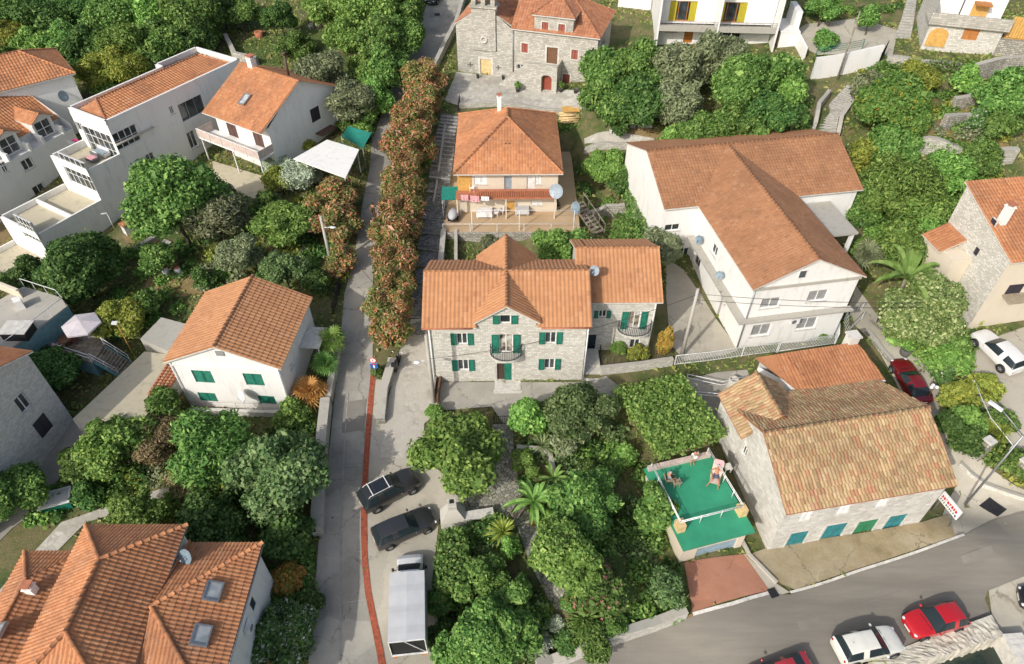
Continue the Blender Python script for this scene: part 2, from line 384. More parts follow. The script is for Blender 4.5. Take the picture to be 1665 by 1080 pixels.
    def leaf(s, w, r, mat, d0=-.1, d1=-.05, name='shutter', slats=True, parent=None):
        """a shutter or door leaf with raised frame and slats, filling r between depths d0..d1"""
        a0, b0, a1, b1 = r; mb = MB(); f = min(.07, (a1-a0)*.18)
        def bar(x0, z0, x1, z1, e0, e1): mb.obox(w.pt(x0, z0, e0), w.pt(x1, z0, e0)-w.pt(x0, z0, e0), w.pt(x0, z0, e1)-w.pt(x0, z0, e0), (0, 0, z1-z0))
        bar(a0, b0, a0+f, b1, d0, d1); bar(a1-f, b0, a1, b1, d0, d1); bar(a0+f, b0, a1-f, b0+f, d0, d1); bar(a0+f, b1-f, a1-f, b1, d0, d1)
        if slats:
            n = max(3, int((b1-b0)/.11))
            for k in range(n):
                z = b0+f+(b1-b0-2*f)*k/n; hh = (b1-b0-2*f)/n
                p = [w.pt(a0+f, z, d1-.005), w.pt(a1-f, z, d1-.005), w.pt(a1-f, z+hh*1.0, d0+.01), w.pt(a0+f, z+hh*1.0, d0+.01)]; mb.face(p, 0)
        else:
            bar(a0+f, b0+f, a1-f, b1-f, d0, d1-.02)
        return mb.build(name, MATS[mat], parent or s.root)
    def sill(s, w, r, mat='stone_trim', parent=None, surround=0):
        a0, b0, a1, b1 = r; mb = MB()
        def bar(x0, z0, x1, z1, e0, e1): mb.obox(w.pt(x0, z0, e0), w.pt(x1, z0, e0)-w.pt(x0, z0, e0), w.pt(x0, z0, e1)-w.pt(x0, z0, e0), (0, 0, z1-z0))
        bar(a0-.1, b0-.1, a1+.1, b0-.002, -.02, .07)
        if surround:
            q = surround; bar(a0-q, b0, a0-.003, b1, -.02, .03); bar(a1+.003, b0, a1+q, b1, -.02, .03); bar(a0-q, b1+.002, a1+q, b1+q, -.02, .03)
        return mb.build('sill', MATS[mat], parent or s.root)
    def win(s, w, px, shut=None, closed=False, fm='white_paint', pane='glass', mull=1, trans=0, sill='stone_trim', surround=0, rec=.12, tilt=None, lab=None):
        r = w.rect(*px) if len(px) == 4 else px[1]
        w.holes.append(r)
        if closed:
            m = (r[0]+r[2])/2
            o = s.leaf(w, (r[0]+.01, r[1]+.01, m-.005, r[3]-.01), shut); s.leaf(w, (m+.005, r[1]+.01, r[2]-.01, r[3]-.01), shut)
            if sill: s.sill(w, r, sill, None, surround)
            return r
        o = s.frame(w, r, fm=fm, pane=pane, mull=mull, trans=trans, rec=rec)
        if sill: s.sill(w, r, sill, o, surround)
        if shut:
            ww = (r[2]-r[0])*.52
            for side in (0, 1):
                q = (r[0]-ww-.02, r[1], r[0]-.02, r[3]) if side == 0 else (r[2]+.02, r[1], r[2]+ww+.02, r[3])
                s.leaf(w, q, shut, .035, .085)
        return r
    def door(s, w, px, mat='dark_wood', rec=.1, glazed=False):
        r = w.rect(*px); w.holes.append(r)
        o = s.leaf(w, r, mat, -rec-.05, -rec, 'door', slats=False)
        hb = MB(); hb.obox(w.pt(r[2]-.16, r[1]+.95, -rec), w.d.to_3d()*.1, w.n.to_3d()*.05, (0,0,.04)); hb.build('handle', MATS['grey_metal'], o)
        return r
# ------------------------------------------------------------------ materials of the place
flat('white_paint', (.78,.78,.76), .5); flat('grey_metal', (.32,.33,.34), .45, .6); flat('dark_metal', (.03,.03,.035), .5, .3)
flat('white_metal', (.75,.76,.76), .4); flat('green_shutter', (.01,.16,.105), .5, var=.2); flat('teal_shutter', (.03,.2,.22), .55, var=.2); flat('leaf_green_shutter', (.03,.2,.09), .55)
flat('brown_shutter', (.1,.055,.045), .6); flat('red_shutter', (.27,.06,.035), .6); flat('orange_wood', (.42,.16,.03), .6); flat('ochre_wood', (.62,.36,.1), .6); flat('dark_wood', (.07,.045,.03), .6)
flat('pale_wood', (.7,.52,.26), .6); flat('old_wood', (.28,.24,.19), .8, var=.3); flat('brown_wood', (.16,.08,.04), .7)
flat('navy_door', (.012,.03,.05), .5); flat('blue_door', (.3,.42,.5), .6); flat('dark_shutter', (.035,.03,.04), .6); flat('grey_shutter', (.3,.3,.3), .6)
flat('cable_black', (.03,.03,.03), .6); flat('plastic_white', (.8,.8,.8), .4); flat('plastic_red', (.5,.03,.03), .5); flat('terracotta', (.45,.17,.09), .8)
flat('dish_grey', (.3,.36,.41), .45); flat('dish_dark', (.2,.27,.32), .45); flat('pink_cloth', (.75,.38,.4), .9); flat('white_cloth', (.8,.8,.8), .9); flat('bark', (.09,.07,.05), .95, var=.35, scale=6); flat('pale_bark', (.25,.21,.16), .95, var=.35, scale=6)
flat('grey_tarp', (.5,.51,.52), .7, var=.05, scale=1.2); flat('umbrella_cloth', (.6,.55,.57), .85, var=.06); flat('blue_paint', (.12,.33,.38), .7); flat('blue_wall', (.2,.36,.4), .85); flat('skin', (.5,.25,.15), .55, var=.06); flat('tan_skin', (.42,.18,.09), .5, var=.06); flat('dark_hair', (.02,.015,.012), .7); flat('grey_hair', (.4,.4,.39), .8)
flat('white_shirt', (.78,.8,.84), .9); flat('khaki_cloth', (.12,.1,.06), .9); flat('blue_cloth', (.1,.12,.2), .9); flat('purple_cloth', (.2,.18,.36), .9); flat('chair_canvas', (.62,.5,.45), .85); flat('rattan', (.34,.28,.2), .85)
flat('green_net', (.01,.2,.15), .8, var=.25, scale=8); flat('green_floor', (.035,.3,.165), .6, var=.1, scale=.8); flat('concrete_trim', (.4,.39,.36), .9, var=.2)
flat('stone_trim', (.6,.58,.53), .85); flat('eave', (.62,.6,.55), .85); flat('eave_clay', (.38,.17,.08), .9); flat('red_paint_strip', (.36,.09,.045), .85, var=.25, scale=5)
flat('curtain_yellow', (.5,.42,.03), .85, var=.25, scale=14); flat('rust', (.2,.07,.03), .9); flat('sofa_grey', (.14,.15,.16), .9); flat('fuchsia', (.6,.05,.18), .8)
t = NT('glass'); w = t.wpos(); t.out(t.ramp(t.noise(w, .9, 3), [(.35, (.015,.02,.022)), (.65, (.07,.085,.09))]), .08, 0, .6)
t = NT('glass_pale'); w = t.wpos(); t.out(t.ramp(t.noise(w, 1.2, 3), [(.35, (.25,.28,.3)), (.65, (.5,.52,.52))]), .15, 0, .6)
t = NT('curtain_pane'); w = t.wpos(); t.out(t.ramp(t.noise(w, 2.0, 2), [(.35, (.03,.03,.03)), (.5, (.3,.25,.18)), (.65, (.55,.55,.52))]), .4)  # random mottle from near black through tan to pale
t = NT('car_glass'); t.out((.02,.03,.034), .18, 0, .4)
t = NT('sunroof'); t.out((.015,.02,.025), .08, 0, .8)
OR1, OR2, OR3 = (.52,.22,.095), (.58,.27,.125), (.46,.18,.075)
tiles_mat('tiles_salmon', [(.49,.235,.108), (.54,.27,.13), (.45,.21,.09), (.52,.255,.125)], (.26,.11,.06), .25, .7)
tiles_mat('tiles_orange', [OR3, OR1, OR2, (.5,.2,.08)], (.16,.08,.05), .5)
tiles_mat('tiles_brown', [(.4,.19,.09), (.44,.215,.105), (.36,.165,.08), (.42,.21,.105)], (.2,.1,.05), .55, .9)
tiles_mat('tiles_bright', [(.43,.18,.08), (.5,.225,.1), (.37,.145,.065)], (.19,.08,.04), .5)
tiles_mat('tiles_old', [(.42,.28,.14), (.5,.36,.19), (.37,.22,.11), (.54,.41,.23), (.44,.2,.11), (.3,.21,.11), (.48,.33,.165)], (.16,.115,.06), .55, .95)
tiles_mat('tiles_church', [(.47,.19,.09), (.53,.24,.12), (.38,.14,.07), (.5,.25,.14)], (.2,.1,.06), .5, .9)
stone_mat('stone_white', (.6,.58,.51), (.74,.72,.66), (.5,.475,.42), .38, .17, .18, (.36,.34,.29), .022)
stone_mat('stone_grey', (.47,.45,.39), (.6,.58,.52), (.38,.36,.31), .42, .2, .4, (.2,.19,.16), .022)
stone_mat('stone_plastered', (.58,.56,.51), (.72,.7,.65), (.6,.585,.54), .5, .26, .5, (.27,.25,.21), .05)
stone_mat('stone_pale', (.62,.61,.58), (.76,.75,.72), (.54,.53,.5), .32, .13, .2, (.4,.39,.36), .02)
stone_mat('stone_rough', (.36,.34,.29), (.55,.52,.45), (.2,.19,.16), .4, .2, .45, (.11,.1,.085), .03)
stone_mat('stone_dark', (.2,.195,.18), (.36,.35,.32), (.1,.1,.09), .5, .3, .6, (.06,.06,.055), .03)
plaster_mat('plaster_white', (.8,.79,.76)); plaster_mat('plaster_grey', (.68,.68,.66), .3); plaster_mat('plaster_cream', (.68,.6,.48), .2); plaster_mat('plaster_dirty', (.62,.6,.55), .7, (.2,.19,.17)); plaster_mat('concrete', (.42,.4,.35), .6, (.18,.17,.14))
plaster_mat('concrete_roof', (.5,.45,.33), .7, (.2,.18,.14))
ground_mat('soil', [(.3, (.05,.09,.02)), (.45, (.1,.13,.035)), (.58, (.2,.17,.08)), (.72, (.1,.13,.035))], .45, 7, .08)
ground_mat('lawn', [(.3, (.055,.1,.02)), (.55, (.1,.14,.03)), (.75, (.2,.18,.07))], .5, 14, .06)
ground_mat('dry_grass', [(.3, (.22,.17,.07)), (.55, (.3,.21,.1)), (.75, (.16,.15,.05))], .6, 12, .06)
ground_mat('lane_concrete', [(.3, (.31,.29,.25)), (.5, (.41,.39,.34)), (.7, (.5,.465,.395))], .35, 10, .01, .9, .25, .8)
ground_mat('pale_concrete', [(.3, (.41,.375,.3)), (.55, (.5,.465,.385)), (.75, (.44,.4,.33))], .3, 10, .01, .9, .22, .5)
ground_mat('lane_patch_dark', [(.3, (.2,.19,.165)), (.7, (.27,.25,.215))], .6, 14, .01, .9, .3)
ground_mat('ochre_concrete', [(.25, (.24,.19,.1)), (.45, (.36,.29,.17)), (.6, (.42,.36,.24)), (.75, (.3,.24,.14))], .5, 9, .02, .9, .35, .6)
ground_mat('tan_tiles', [(.3, (.46,.33,.19)), (.7, (.54,.4,.25))], .5, 12, .005, .8, .15)
ground_mat('red_ground', [(.3, (.36,.16,.1)), (.7, (.47,.23,.15))], .35, 10, .01, .9, .2, .6)
t = NT('asphalt'); w = t.wpos(); mp = t.nd('ShaderNodeMapping', {'Vector': w, 'Rotation': (0,0,R(-19)), 'Scale': (.16, 1.3, 1)})
c = t.ramp(t.noise(mp.outputs[0], .8, 6, .65), [(.3, (.19,.175,.148)), (.5, (.23,.212,.178)), (.7, (.275,.252,.21))]); f = t.noise(w, 40, 3, .7); c = t.mix(.35, c, t.ramp(f, [(.3, .4), (.7, 1.0)]), 'MULTIPLY'); t.bump(f, .006, .5); t.out(c, .85)
t = NT('cobble'); w = t.wpos(); v = t.nd('ShaderNodeTexVoronoi', {'Vector': w, 'Scale': 3.1}, feature='DISTANCE_TO_EDGE'); v2 = t.nd('ShaderNodeTexVoronoi', {'Vector': w, 'Scale': 3.1})
c = t.ramp(t.nd('ShaderNodeSeparateColor', {0: v2.outputs['Color']}).outputs[0], [(0, (.3,.28,.24)), (1, (.5,.47,.41))]); c = t.mix(t.ramp(v.outputs[0], [(.02, .55), (.08, 0.0)]), c, (.26,.245,.2)); n = t.noise(w, .5, 5, .7); c = t.mix(t.ramp(n, [(.35, 0.0), (.55, .85)]), c, (.45,.42,.36)); t.bump(v.outputs[0], .05, .5); t.out(c, .9)
t = NT('paving'); w = t.wpos(); v = t.nd('ShaderNodeTexVoronoi', {'Vector': w, 'Scale': 2.0}, feature='DISTANCE_TO_EDGE'); v2 = t.nd('ShaderNodeTexVoronoi', {'Vector': w, 'Scale': 2.0})
c = t.ramp(t.nd('ShaderNodeSeparateColor', {0: v2.outputs['Color']}).outputs[0], [(0, (.4,.38,.33)), (1, (.56,.54,.48))]); c = t.mix(t.ramp(v.outputs[0], [(.015, .6), (.05, 0.0)]), c, (.3,.28,.24)); n = t.noise(w, .3, 5, .7); c = t.mix(t.ramp(n, [(.45, 0.0), (.65, .6)]), c, (.28,.26,.22)); t.bump(v.outputs[0], .03, .4); t.out(c, .9)
t = NT('pebble_path'); w = t.wpos(); v = t.nd('ShaderNodeTexVoronoi', {'Vector': w, 'Scale': 3.4}, feature='DISTANCE_TO_EDGE'); v2 = t.nd('ShaderNodeTexVoronoi', {'Vector': w, 'Scale': 3.4})
c = t.ramp(t.nd('ShaderNodeSeparateColor', {0: v2.outputs['Color']}).outputs[0], [(0, (.2,.19,.16)), (1, (.42,.4,.34))]); c = t.mix(t.ramp(v.outputs[0], [(.03, 1.0), (.1, 0.0)]), c, (.09,.1,.05)); t.bump(v.outputs[0], .05, .5); t.out(c, .95)
t = NT('pebble_step'); w = t.wpos(); v = t.nd('ShaderNodeTexVoronoi', {'Vector': w, 'Scale': 4.2}, feature='DISTANCE_TO_EDGE'); v2 = t.nd('ShaderNodeTexVoronoi', {'Vector': w, 'Scale': 4.2})
c = t.ramp(t.nd('ShaderNodeSeparateColor', {0: v2.outputs['Color']}).outputs[0], [(0, (.13,.13,.125)), (1, (.34,.335,.32))]); c = t.mix(t.ramp(v.outputs[0], [(.02, 1.0), (.1, 0.0)]), c, (.06,.06,.05)); n = t.noise(w, .9, 5, .7); c = t.mix(t.ramp(n, [(.5, 0.0), (.65, .6)]), c, (.16,.16,.14)); t.bump(v.outputs[0], .06, .6); t.out(c, .95)
t = NT('quay_rock'); w = t.wpos(); v = t.nd('ShaderNodeTexVoronoi', {'Vector': w, 'Scale': 1.0}, feature='DISTANCE_TO_EDGE'); n = t.noise(w, 1.4, 7, .75)
c = t.ramp(n, [(.3, (.24,.22,.17)), (.5, (.48,.45,.38)), (.7, (.62,.59,.5))]); c = t.mix(t.ramp(v.outputs[0], [(.005, .45), (.03, 0.0)]), c, (.25,.22,.17)); t.bump(n, .035, .7); t.out(c, .95)
t = NT('sea_water'); w = t.wpos(); n = t.noise(w, .5, 5, .6); t.bump(t.noise(w, 2.2, 4, .6), .05, .35); t.out(t.ramp(n, [(.35, (.012,.022,.02)), (.6, (.035,.05,.035)), (.75, (.06,.07,.04))]), .12)
# ------------------------------------------------------------------ ground
PAVED = []      # world polygons where no weeds grow
def inside(poly, x, y):
    c = False; n = len(poly)
    for i in range(n):
        a, b = poly[i], poly[i-1]
        if (a[1] > y) != (b[1] > y) and x < (b[0]-a[0])*(y-a[1])/(b[1]-a[1])+a[0]: c = not c
    return c
SEA = [(P(a, b, .5).x, P(a, b, .5).y) for a, b in ((1360,1130),(1491,1079),(1560,1057),(1631,1035),(1660,1082),(1700,1150))]+[(70, -20), (-10, -20)]
def make_terrain():
    xs = np.arange(-112, 134, .8); ys = np.arange(2, 162, .8)
    X, Y = np.meshgrid(xs, ys); Z = Tn(np.stack([X.ravel(), Y.ravel()], 1))
    rr = np.random.RandomState(3); Z = Z+rr.normal(0, .012, len(Z)); fl = (X.ravel() > -7.0)&(X.ravel() < 7.0)&(Y.ravel() > 55)&(Y.ravel() < 71); Z[fl] = np.minimum(Z[fl], 5.1)
    v = np.stack([X.ravel(), Y.ravel(), Z], 1); nx, ny = len(xs), len(ys); f = []
    for j in range(ny-1):
        for i in range(nx-1):
            x, y = xs[i]+.4, ys[j]+.4
            if y < 26 and x > 0 and any(inside(SEA, x+dx, y+dy) for dx in (-1,0,1) for dy in (-1,0,1)): continue
            a = j*nx+i; f.append((a, a+1, a+nx+1, a+nx))
    me = bpy.data.meshes.new('terrain'); me.from_pydata(v.tolist(), [], f); me.materials.append(MATS['soil'])
    me.polygons.foreach_set('use_smooth', [True]*len(f)); me.update()
    o = bpy.data.objects.new('terrain', me); COL.objects.link(o); return structure(o)
make_terrain()
def drape(name, poly, mat, dz=.03, cell=1.2, zfun=None):
    """a paved sheet laid over the terrain; poly in world xy"""
    bm = bmesh.new(); bm.faces.new([bm.verts.new((p[0], p[1], 0)) for p in poly])
    bmesh.ops.triangulate(bm, faces=bm.faces[:])
    x0, x1 = min(p[0] for p in poly), max(p[0] for p in poly); y0, y1 = min(p[1] for p in poly), max(p[1] for p in poly)
    k = x0+cell
    while k < x1: bmesh.ops.bisect_plane(bm, geom=bm.verts[:]+bm.edges[:]+bm.faces[:], plane_co=(k,0,0), plane_no=(1,0,0)); k += cell
    k = y0+cell
    while k < y1: bmesh.ops.bisect_plane(bm, geom=bm.verts[:]+bm.edges[:]+bm.faces[:], plane_co=(0,k,0), plane_no=(0,1,0)); k += cell
    bm.verts.ensure_lookup_table()
    zz = Tn([(v.co.x, v.co.y) for v in bm.verts])
    for v, z in zip(bm.verts, zz): v.co.z = z+dz
    bmesh.ops.recalc_face_normals(bm, faces=bm.faces[:])
    me = bpy.data.meshes.new(name); bm.to_mesh(me)
    if me.polygons and me.polygons[0].normal.z < 0: me.flip_normals()
    bm.free(); me.materials.append(MATS[mat]); me.polygons.foreach_set('use_smooth', [True]*len(me.polygons)); o = bpy.data.objects.new(name, me); COL.objects.link(o); return structure(o)
def sheet(name, px, mat, dz=.03, cell=1.2, paved=True):
    poly = [(p.x, p.y) for p in (G(a, b) for a, b in px)]
    if paved: PAVED.append(poly)
    return drape(name, poly, mat, dz, cell)
def strip_poly(px, wd):
    pts = [G(a, b) for a, b in px]; l = []; r = []
    for i, p in enumerate(pts):
        d = pts[min(i+1, len(pts)-1)]-pts[max(0, i-1)]; d.z = 0; d.normalize(); n = Vector((-d.y, d.x, 0))
        l.append((p.x+n.x*wd/2, p.y+n.y*wd/2)); r.append((p.x-n.x*wd/2, p.y-n.y*wd/2))
    return l+r[::-1]
sheet('lane', [(500,1090),(512,960),(520,860),(535,740),(545,640),(553,560),(560,480),(575,420),(590,330),(600,280),(605,230),(625,170),(655,100),(680,50),(690,20),(704,-40),(760,-40),(742,20),(727,60),(708,100),(690,125),(672,170),(650,220),(634,270),(618,330),(610,400),(606,470),(606,560),(607,610),(600,700),(593,800),(591,880),(597,960),(609,1020),(622,1090)], 'lane_concrete', .04)
sheet('parking_area', [(606,612),(600,700),(594,800),(592,880),(598,960),(610,1020),(623,1090),(712,1090),(706,1000),(702,950),(708,900),(714,845),(740,830),(770,800),(740,780),(705,760),(690,700),(660,700),(640,690),(628,650),(622,620)], 'pale_concrete', .045)
sheet('lane_patch', [(531,880),(552,878),(556,1010),(528,1020)], 'lane_concrete', .075)
structure(drape('drain_strip', strip_poly([(608,598),(603,650),(599,700),(595,760),(592,820),(592,870),(594,920),(599,965),(608,1010),(618,1060),(624,1095)], .42), 'red_paint_strip', .085, .6))
for i, px in enumerate([[(552,830),(584,833)],[(548,760),(598,757)],[(515,905),(590,897)],[(520,985),(598,975)],[(556,640),(604,636)]]):
    drape('lane_joint', strip_poly(px, .05), 'concrete_trim', .082, .6)
drape('lane_joint', strip_poly([(566,640),(560,730),(556,830),(554,930),(553,1080)], .05), 'concrete_trim', .0825, .6)
sheet('cobbled_yard', [(625,700),(632,650),(642,600),(655,555),(668,520),(700,520),(712,600),(712,640),(718,668),(690,690),(690,746),(616,746)], 'cobble', .09)
sheet('patio', [(706,622),(960,622),(985,612),(1020,640),(980,660),(820,692),(800,662),(720,668)], 'lane_concrete', .06)
sheet('garden_path', [(800,690),(832,690),(840,760),(845,800),(875,860),(900,900),(940,1000),(900,990),(865,925),(840,855),(800,830),(745,850),(745,800),(790,770),(815,740)], 'pebble_path', .05)
sheet('road', [(840,1098),(950,1064),(1126,1000),(1251,966),(1284,968),(1400,930),(1566,872),(1618,844),(1670,830),(1800,780),(1800,870),(1665,938),(1605,962),(1600,975),(1612,1004),(1540,1028),(1440,1062),(1380,1090),(1330,1120),(1200,1130),(840,1130)], 'asphalt', .1)
structure(drape('road_seam', strip_poly([(1400,985),(1470,958),(1545,935),(1600,912)], .035), 'lane_patch_dark', .118, .8))
sheet('road_patch', [(1295,1012),(1330,1004),(1336,1018),(1300,1027)], 'lane_patch_dark', .115)
sheet('road_patch', [(1560,905),(1610,888),(1616,902),(1566,918)], 'lane_patch_dark', .115)
sheet('lane_patch', [(560,655),(596,650),(592,700),(556,705)], 'lane_patch_dark', .078)
sheet('lane_patch', [(575,470),(603,470),(603,520),(570,522)], 'pale_concrete', .075)
sheet('road_weeds', [(868,1093),(960,1058),(1112,1004),(1132,996),(1126,1003),(1010,1048),(900,1088)], 'dry_grass', .12)
sheet('side_lane', [(1566,884),(1618,856),(1670,842),(1720,824),(1650,790),(1600,752),(1575,712),(1550,660),(1525,620),(1500,585),(1470,562),(1440,530),(1410,490),(1392,465),(1380,500),(1390,530),(1425,565),(1450,610),(1478,660),(1540,740),(1555,790),(1528,850),(1548,880)], 'pale_concrete', .045)
sheet('annexe_yard', [(1113,618),(1165,606),(1215,602),(1228,640),(1200,655),(1185,690),(1160,700),(1128,645)], 'lane_concrete', .05)
sheet('right_parking', [(1560,610),(1590,560),(1700,520),(1720,720),(1700,790),(1650,765),(1630,700),(1590,650)], 'pale_concrete', .045)
sheet('pavement', [(1212,905),(1251,890),(1400,868),(1499,850),(1540,838),(1552,873),(1400,924),(1292,960),(1272,952),(1235,925)], 'ochre_concrete', .12)
sheet('driveway', [(1112,915),(1209,902),(1251,961),(1126,997)], 'red_ground', .075)
sheet('driveway_edge', [(1209,902),(1216,902),(1262,950),(1284,964),(1262,970),(1251,961)], 'pale_concrete', .08)
drape('kerb', strip_poly([(1284,965),(1340,949),(1400,928),(1490,899),(1566,871)], .18), 'stone_trim', .16, .8)
drape('driveway_kerb', strip_poly([(1126,1000),(1190,983),(1251,965)], .22), 'stone_trim', .13, .8)
sheet('pier', [(1607,960),(1670,934),(1760,900),(1760,1120),(1690,1130),(1657,1078),(1630,1031),(1612,1002)], 'pale_concrete', .07)
sheet('house_yard', [(1083,420),(1112,440),(1140,480),(1165,520),(1200,570),(1180,578),(1112,588),(1090,560),(1083,480)], 'pale_concrete', .05)
sheet('church_square', [(722,165),(742,118),(840,126),(968,148),(975,168),(850,174),(745,172)], 'paving', .06)
sheet('upper_path', [(1000,250),(950,240),(950,228),(1000,215),(1062,222),(1066,236)], 'paving', .05)
sheet('alley', [(115,680),(30,790),(0,830),(-30,880),(-30,910),(20,860),(60,830),(110,760),(150,700)], 'lane_concrete', .05)
sheet('stone_alley', [(-30,1000),(0,960),(40,915),(100,850),(200,815),(280,790),(290,800),(190,835),(140,850),(90,900),(40,960),(0,1010),(-30,1040)], 'paving', .06)
sheet('terrace_ground', [(345,262),(440,290),(430,330),(350,300)], 'concrete_roof', .05)
sheet('garden_lawn', [(1000,880),(1040,870),(1060,960),(1105,985),(1000,1025),(985,980)], 'lawn', .05, paved=False)
sheet('inner_lawn', [(765,870),(820,865),(830,920),(780,930),(760,920)], 'lawn', .05, paved=False)
sheet('upper_meadow', [(1460,255),(1560,262),(1560,290),(1480,285),(1450,275)], 'dry_grass', .05, paved=False)
sheet('terrace_meadow', [(1540,165),(1640,150),(1640,240),(1470,240),(1520,200)], 'dry_grass', .05, paved=False)
sheet('dry_bed', [(1080,215),(1000,200),(1000,215),(1075,228)], 'dry_grass', .07, paved=False)
sheet('upper_garden', [(360,75),(500,45),(560,60),(545,90),(440,105),(370,110)], 'lawn', .05, paved=False)
sheet('vegetable_bed', [(495,15),(530,8),(600,50),(590,62),(545,48)], 'dry_grass', .06, paved=False)
sheet('left_meadow', [(-20,360),(30,350),(60,390),(20,415),(-20,420)], 'dry_grass', .05, paved=False)
sheet('side_bed', [(200,385),(240,370),(260,390),(220,420)], 'dry_grass', .05, paved=False)
sheet('yard_bed', [(240,450),(330,440),(330,480),(230,490)], 'dry_grass', .05, paved=False)
sheet('upper_road', [(1280,60),(1310,40),(1400,30),(1460,50),(1450,95),(1420,85),(1330,90),(1300,75)], 'pale_concrete', .05)
def stairs(name, left, right, n, mat, hz=.05):
    l = [G(*p) for p in left]; r = [G(*p) for p in right]
    def along(pts, t):
        L = [0]
        for a, b in zip(pts, pts[1:]): L.append(L[-1]+(b.xy-a.xy).length)
        d = t*L[-1]
        for i in range(len(pts)-1):
            if d <= L[i+1]+1e-6: return pts[i].lerp(pts[i+1], (d-L[i])/max(1e-6, L[i+1]-L[i]))
        return pts[-1]
    mb = MB()
    for k in range(n):
        a, b, c, d = along(l, k/n), along(r, k/n), along(r, (k+1)/n), along(l, (k+1)/n)
        z = T((c.x+d.x)/2, (c.y+d.y)/2)+hz
        mb.prism([(a.x,a.y),(b.x,b.y),(c.x,c.y),(d.x,d.y)], z-.9, z, 0)
        u = (b-a).normalized(); v = Vector((-u.y, u.x, 0))
        mb.obox(Vector((a.x,a.y,z-.1))-v*.03, (b-a)*1.0, v*.2, (0,0,.115), 1)
    PAVED.append([(p.x, p.y) for p in l]+[(p.x, p.y) for p in r[::-1]])
    return structure(mb.build(name, [MATS[mat], MATS['concrete_trim']]))
stairs('stairway', [(664,548),(672,470),(680,400),(688,340),(696,300),(700,270)], [(690,548),(698,470),(716,420),(722,385),(727,330),(735,275)], 11, 'pebble_step')
stairs('stairway', [(700,270),(708,225),(718,186)], [(735,275),(740,230),(746,188)], 14, 'pebble_step')
stairs('hill_stairs', [(1331,220),(1335,190),(1352,165),(1378,138)], [(1357,222),(1362,195),(1378,175),(1400,150)], 26, 'stone_grey')
stairs('hill_stairs', [(1454,62),(1466,30),(1474,0)], [(1480,64),(1486,32),(1490,0)], 14, 'stone_grey')
# sea and quay
mb = MB(); mb.face([(-60,-40,-.75),(140,-40,-.75),(140,27,-.75),(-60,27,-.75)], 0); structure(mb.build('sea', MATS['sea_water']))
mb = MB(); mb.face([(-60,-40,-3),(140,-40,-3),(140,27,-3),(-60,27,-3)], 0); structure(mb.build('seabed', MATS['soil']))
def quay():
    out = [P(a, b, .62) for a, b in ((1340,1138),(1491,1079.5),(1560,1057),(1632,1034))]; inn = [P(a, b, .62) for a, b in ((1330,1118),(1440,1064),(1540,1026),(1612,1000))]
    mb = MB(); N = 60; r_ = random.Random(5)
    def at(pts, t): x = t*(len(pts)-1); i = min(int(x), len(pts)-2); return pts[i].lerp(pts[i+1], x-i)
    rows = []
    for k in range(N+1):
        o, i = at(out, k/N), at(inn, k/N); o = o+Vector((r_.uniform(-.05,.05), r_.uniform(-.08,.08), 0)); row = []
        for j in range(7): p = i.lerp(o, j/6); row.append((p.x, p.y, .66+r_.uniform(-.05,.06)*(0 if j == 0 else 1)))
        row.append((o.x, o.y-.06, -.1)); row.append((o.x, o.y-.12, -3)); rows.append(row)
    for a, b in zip(rows, rows[1:]):
        for j in range(8): mb.face([a[j], a[j+1], b[j+1], b[j]], 0)
    structure(mb.build('quay_edge', MATS['quay_rock']))
    mb = MB(); a, b, c = P(1630,1031,.72), P(1657,1078,.72), P(1700,1150,.72)
    for p, q in ((a, b), (b, c)):
        d = (q-p).normalized(); n = Vector((d.y, -d.x, 0)); m = 5
        if n.x < 0: n = -n
        for k in range(m):
            s, e = p.lerp(q, k/m), p.lerp(q, (k+.98)/m); mb.obox(Vector((s.x, s.y, -3)), e-s, n*1.3, (0,0,3.74+rnd.uniform(-.01,.02)), 0)
    structure(mb.build('pier_edge', MATS['stone_trim']))
quay()
# ------------------------------------------------------------------ camera, sun, sky
cam = bpy.data.cameras.new('camera'); co = bpy.data.objects.new('camera', cam); COL.objects.link(co); SC.camera = co
cam.sensor_width = 36; cam.lens = FPX/1665*36; cam.clip_end = 1000; co.location = (0, 0, CAMH); co.rotation_euler = (R(90)-PITCH, 0, 0)
SUN_EL, SUN_AZ = R(35), R(220)      # azimuth clockwise from +Y: the sun stands behind the camera, to the left
sd = Vector((math.sin(SUN_AZ)*math.cos(SUN_EL), math.cos(SUN_AZ)*math.cos(SUN_EL), math.sin(SUN_EL)))
sl = bpy.data.lights.new('sun', 'SUN'); sl.energy = 3.0; sl.angle = R(.5); sl.color = (1, .95, .87)
so = bpy.data.objects.new('sun', sl); COL.objects.link(so); so.rotation_euler = sd.to_track_quat('Z', 'Y').to_euler(); so.location = (-40, -40, 80)
wd = bpy.data.worlds.new('World'); SC.world = wd; wd.use_nodes = True; nt = wd.node_tree
sky = nt.nodes.new('ShaderNodeTexSky'); sky.sky_type = 'NISHITA'; sky.sun_disc = False; sky.sun_elevation = SUN_EL; sky.sun_rotation = SUN_AZ
sky.dust_density = 3.5; hs = nt.nodes.new('ShaderNodeHueSaturation'); hs.inputs['Saturation'].default_value = .8
nt.links.new(sky.outputs[0], hs.inputs['Color']); nt.links.new(hs.outputs[0], nt.nodes['Background'].inputs[0]); nt.nodes['Background'].inputs[1].default_value = .15
SC.view_settings.view_transform = 'Standard'; SC.view_settings.look = 'None'; SC.view_settings.exposure = .1; SC.view_settings.gamma = 1
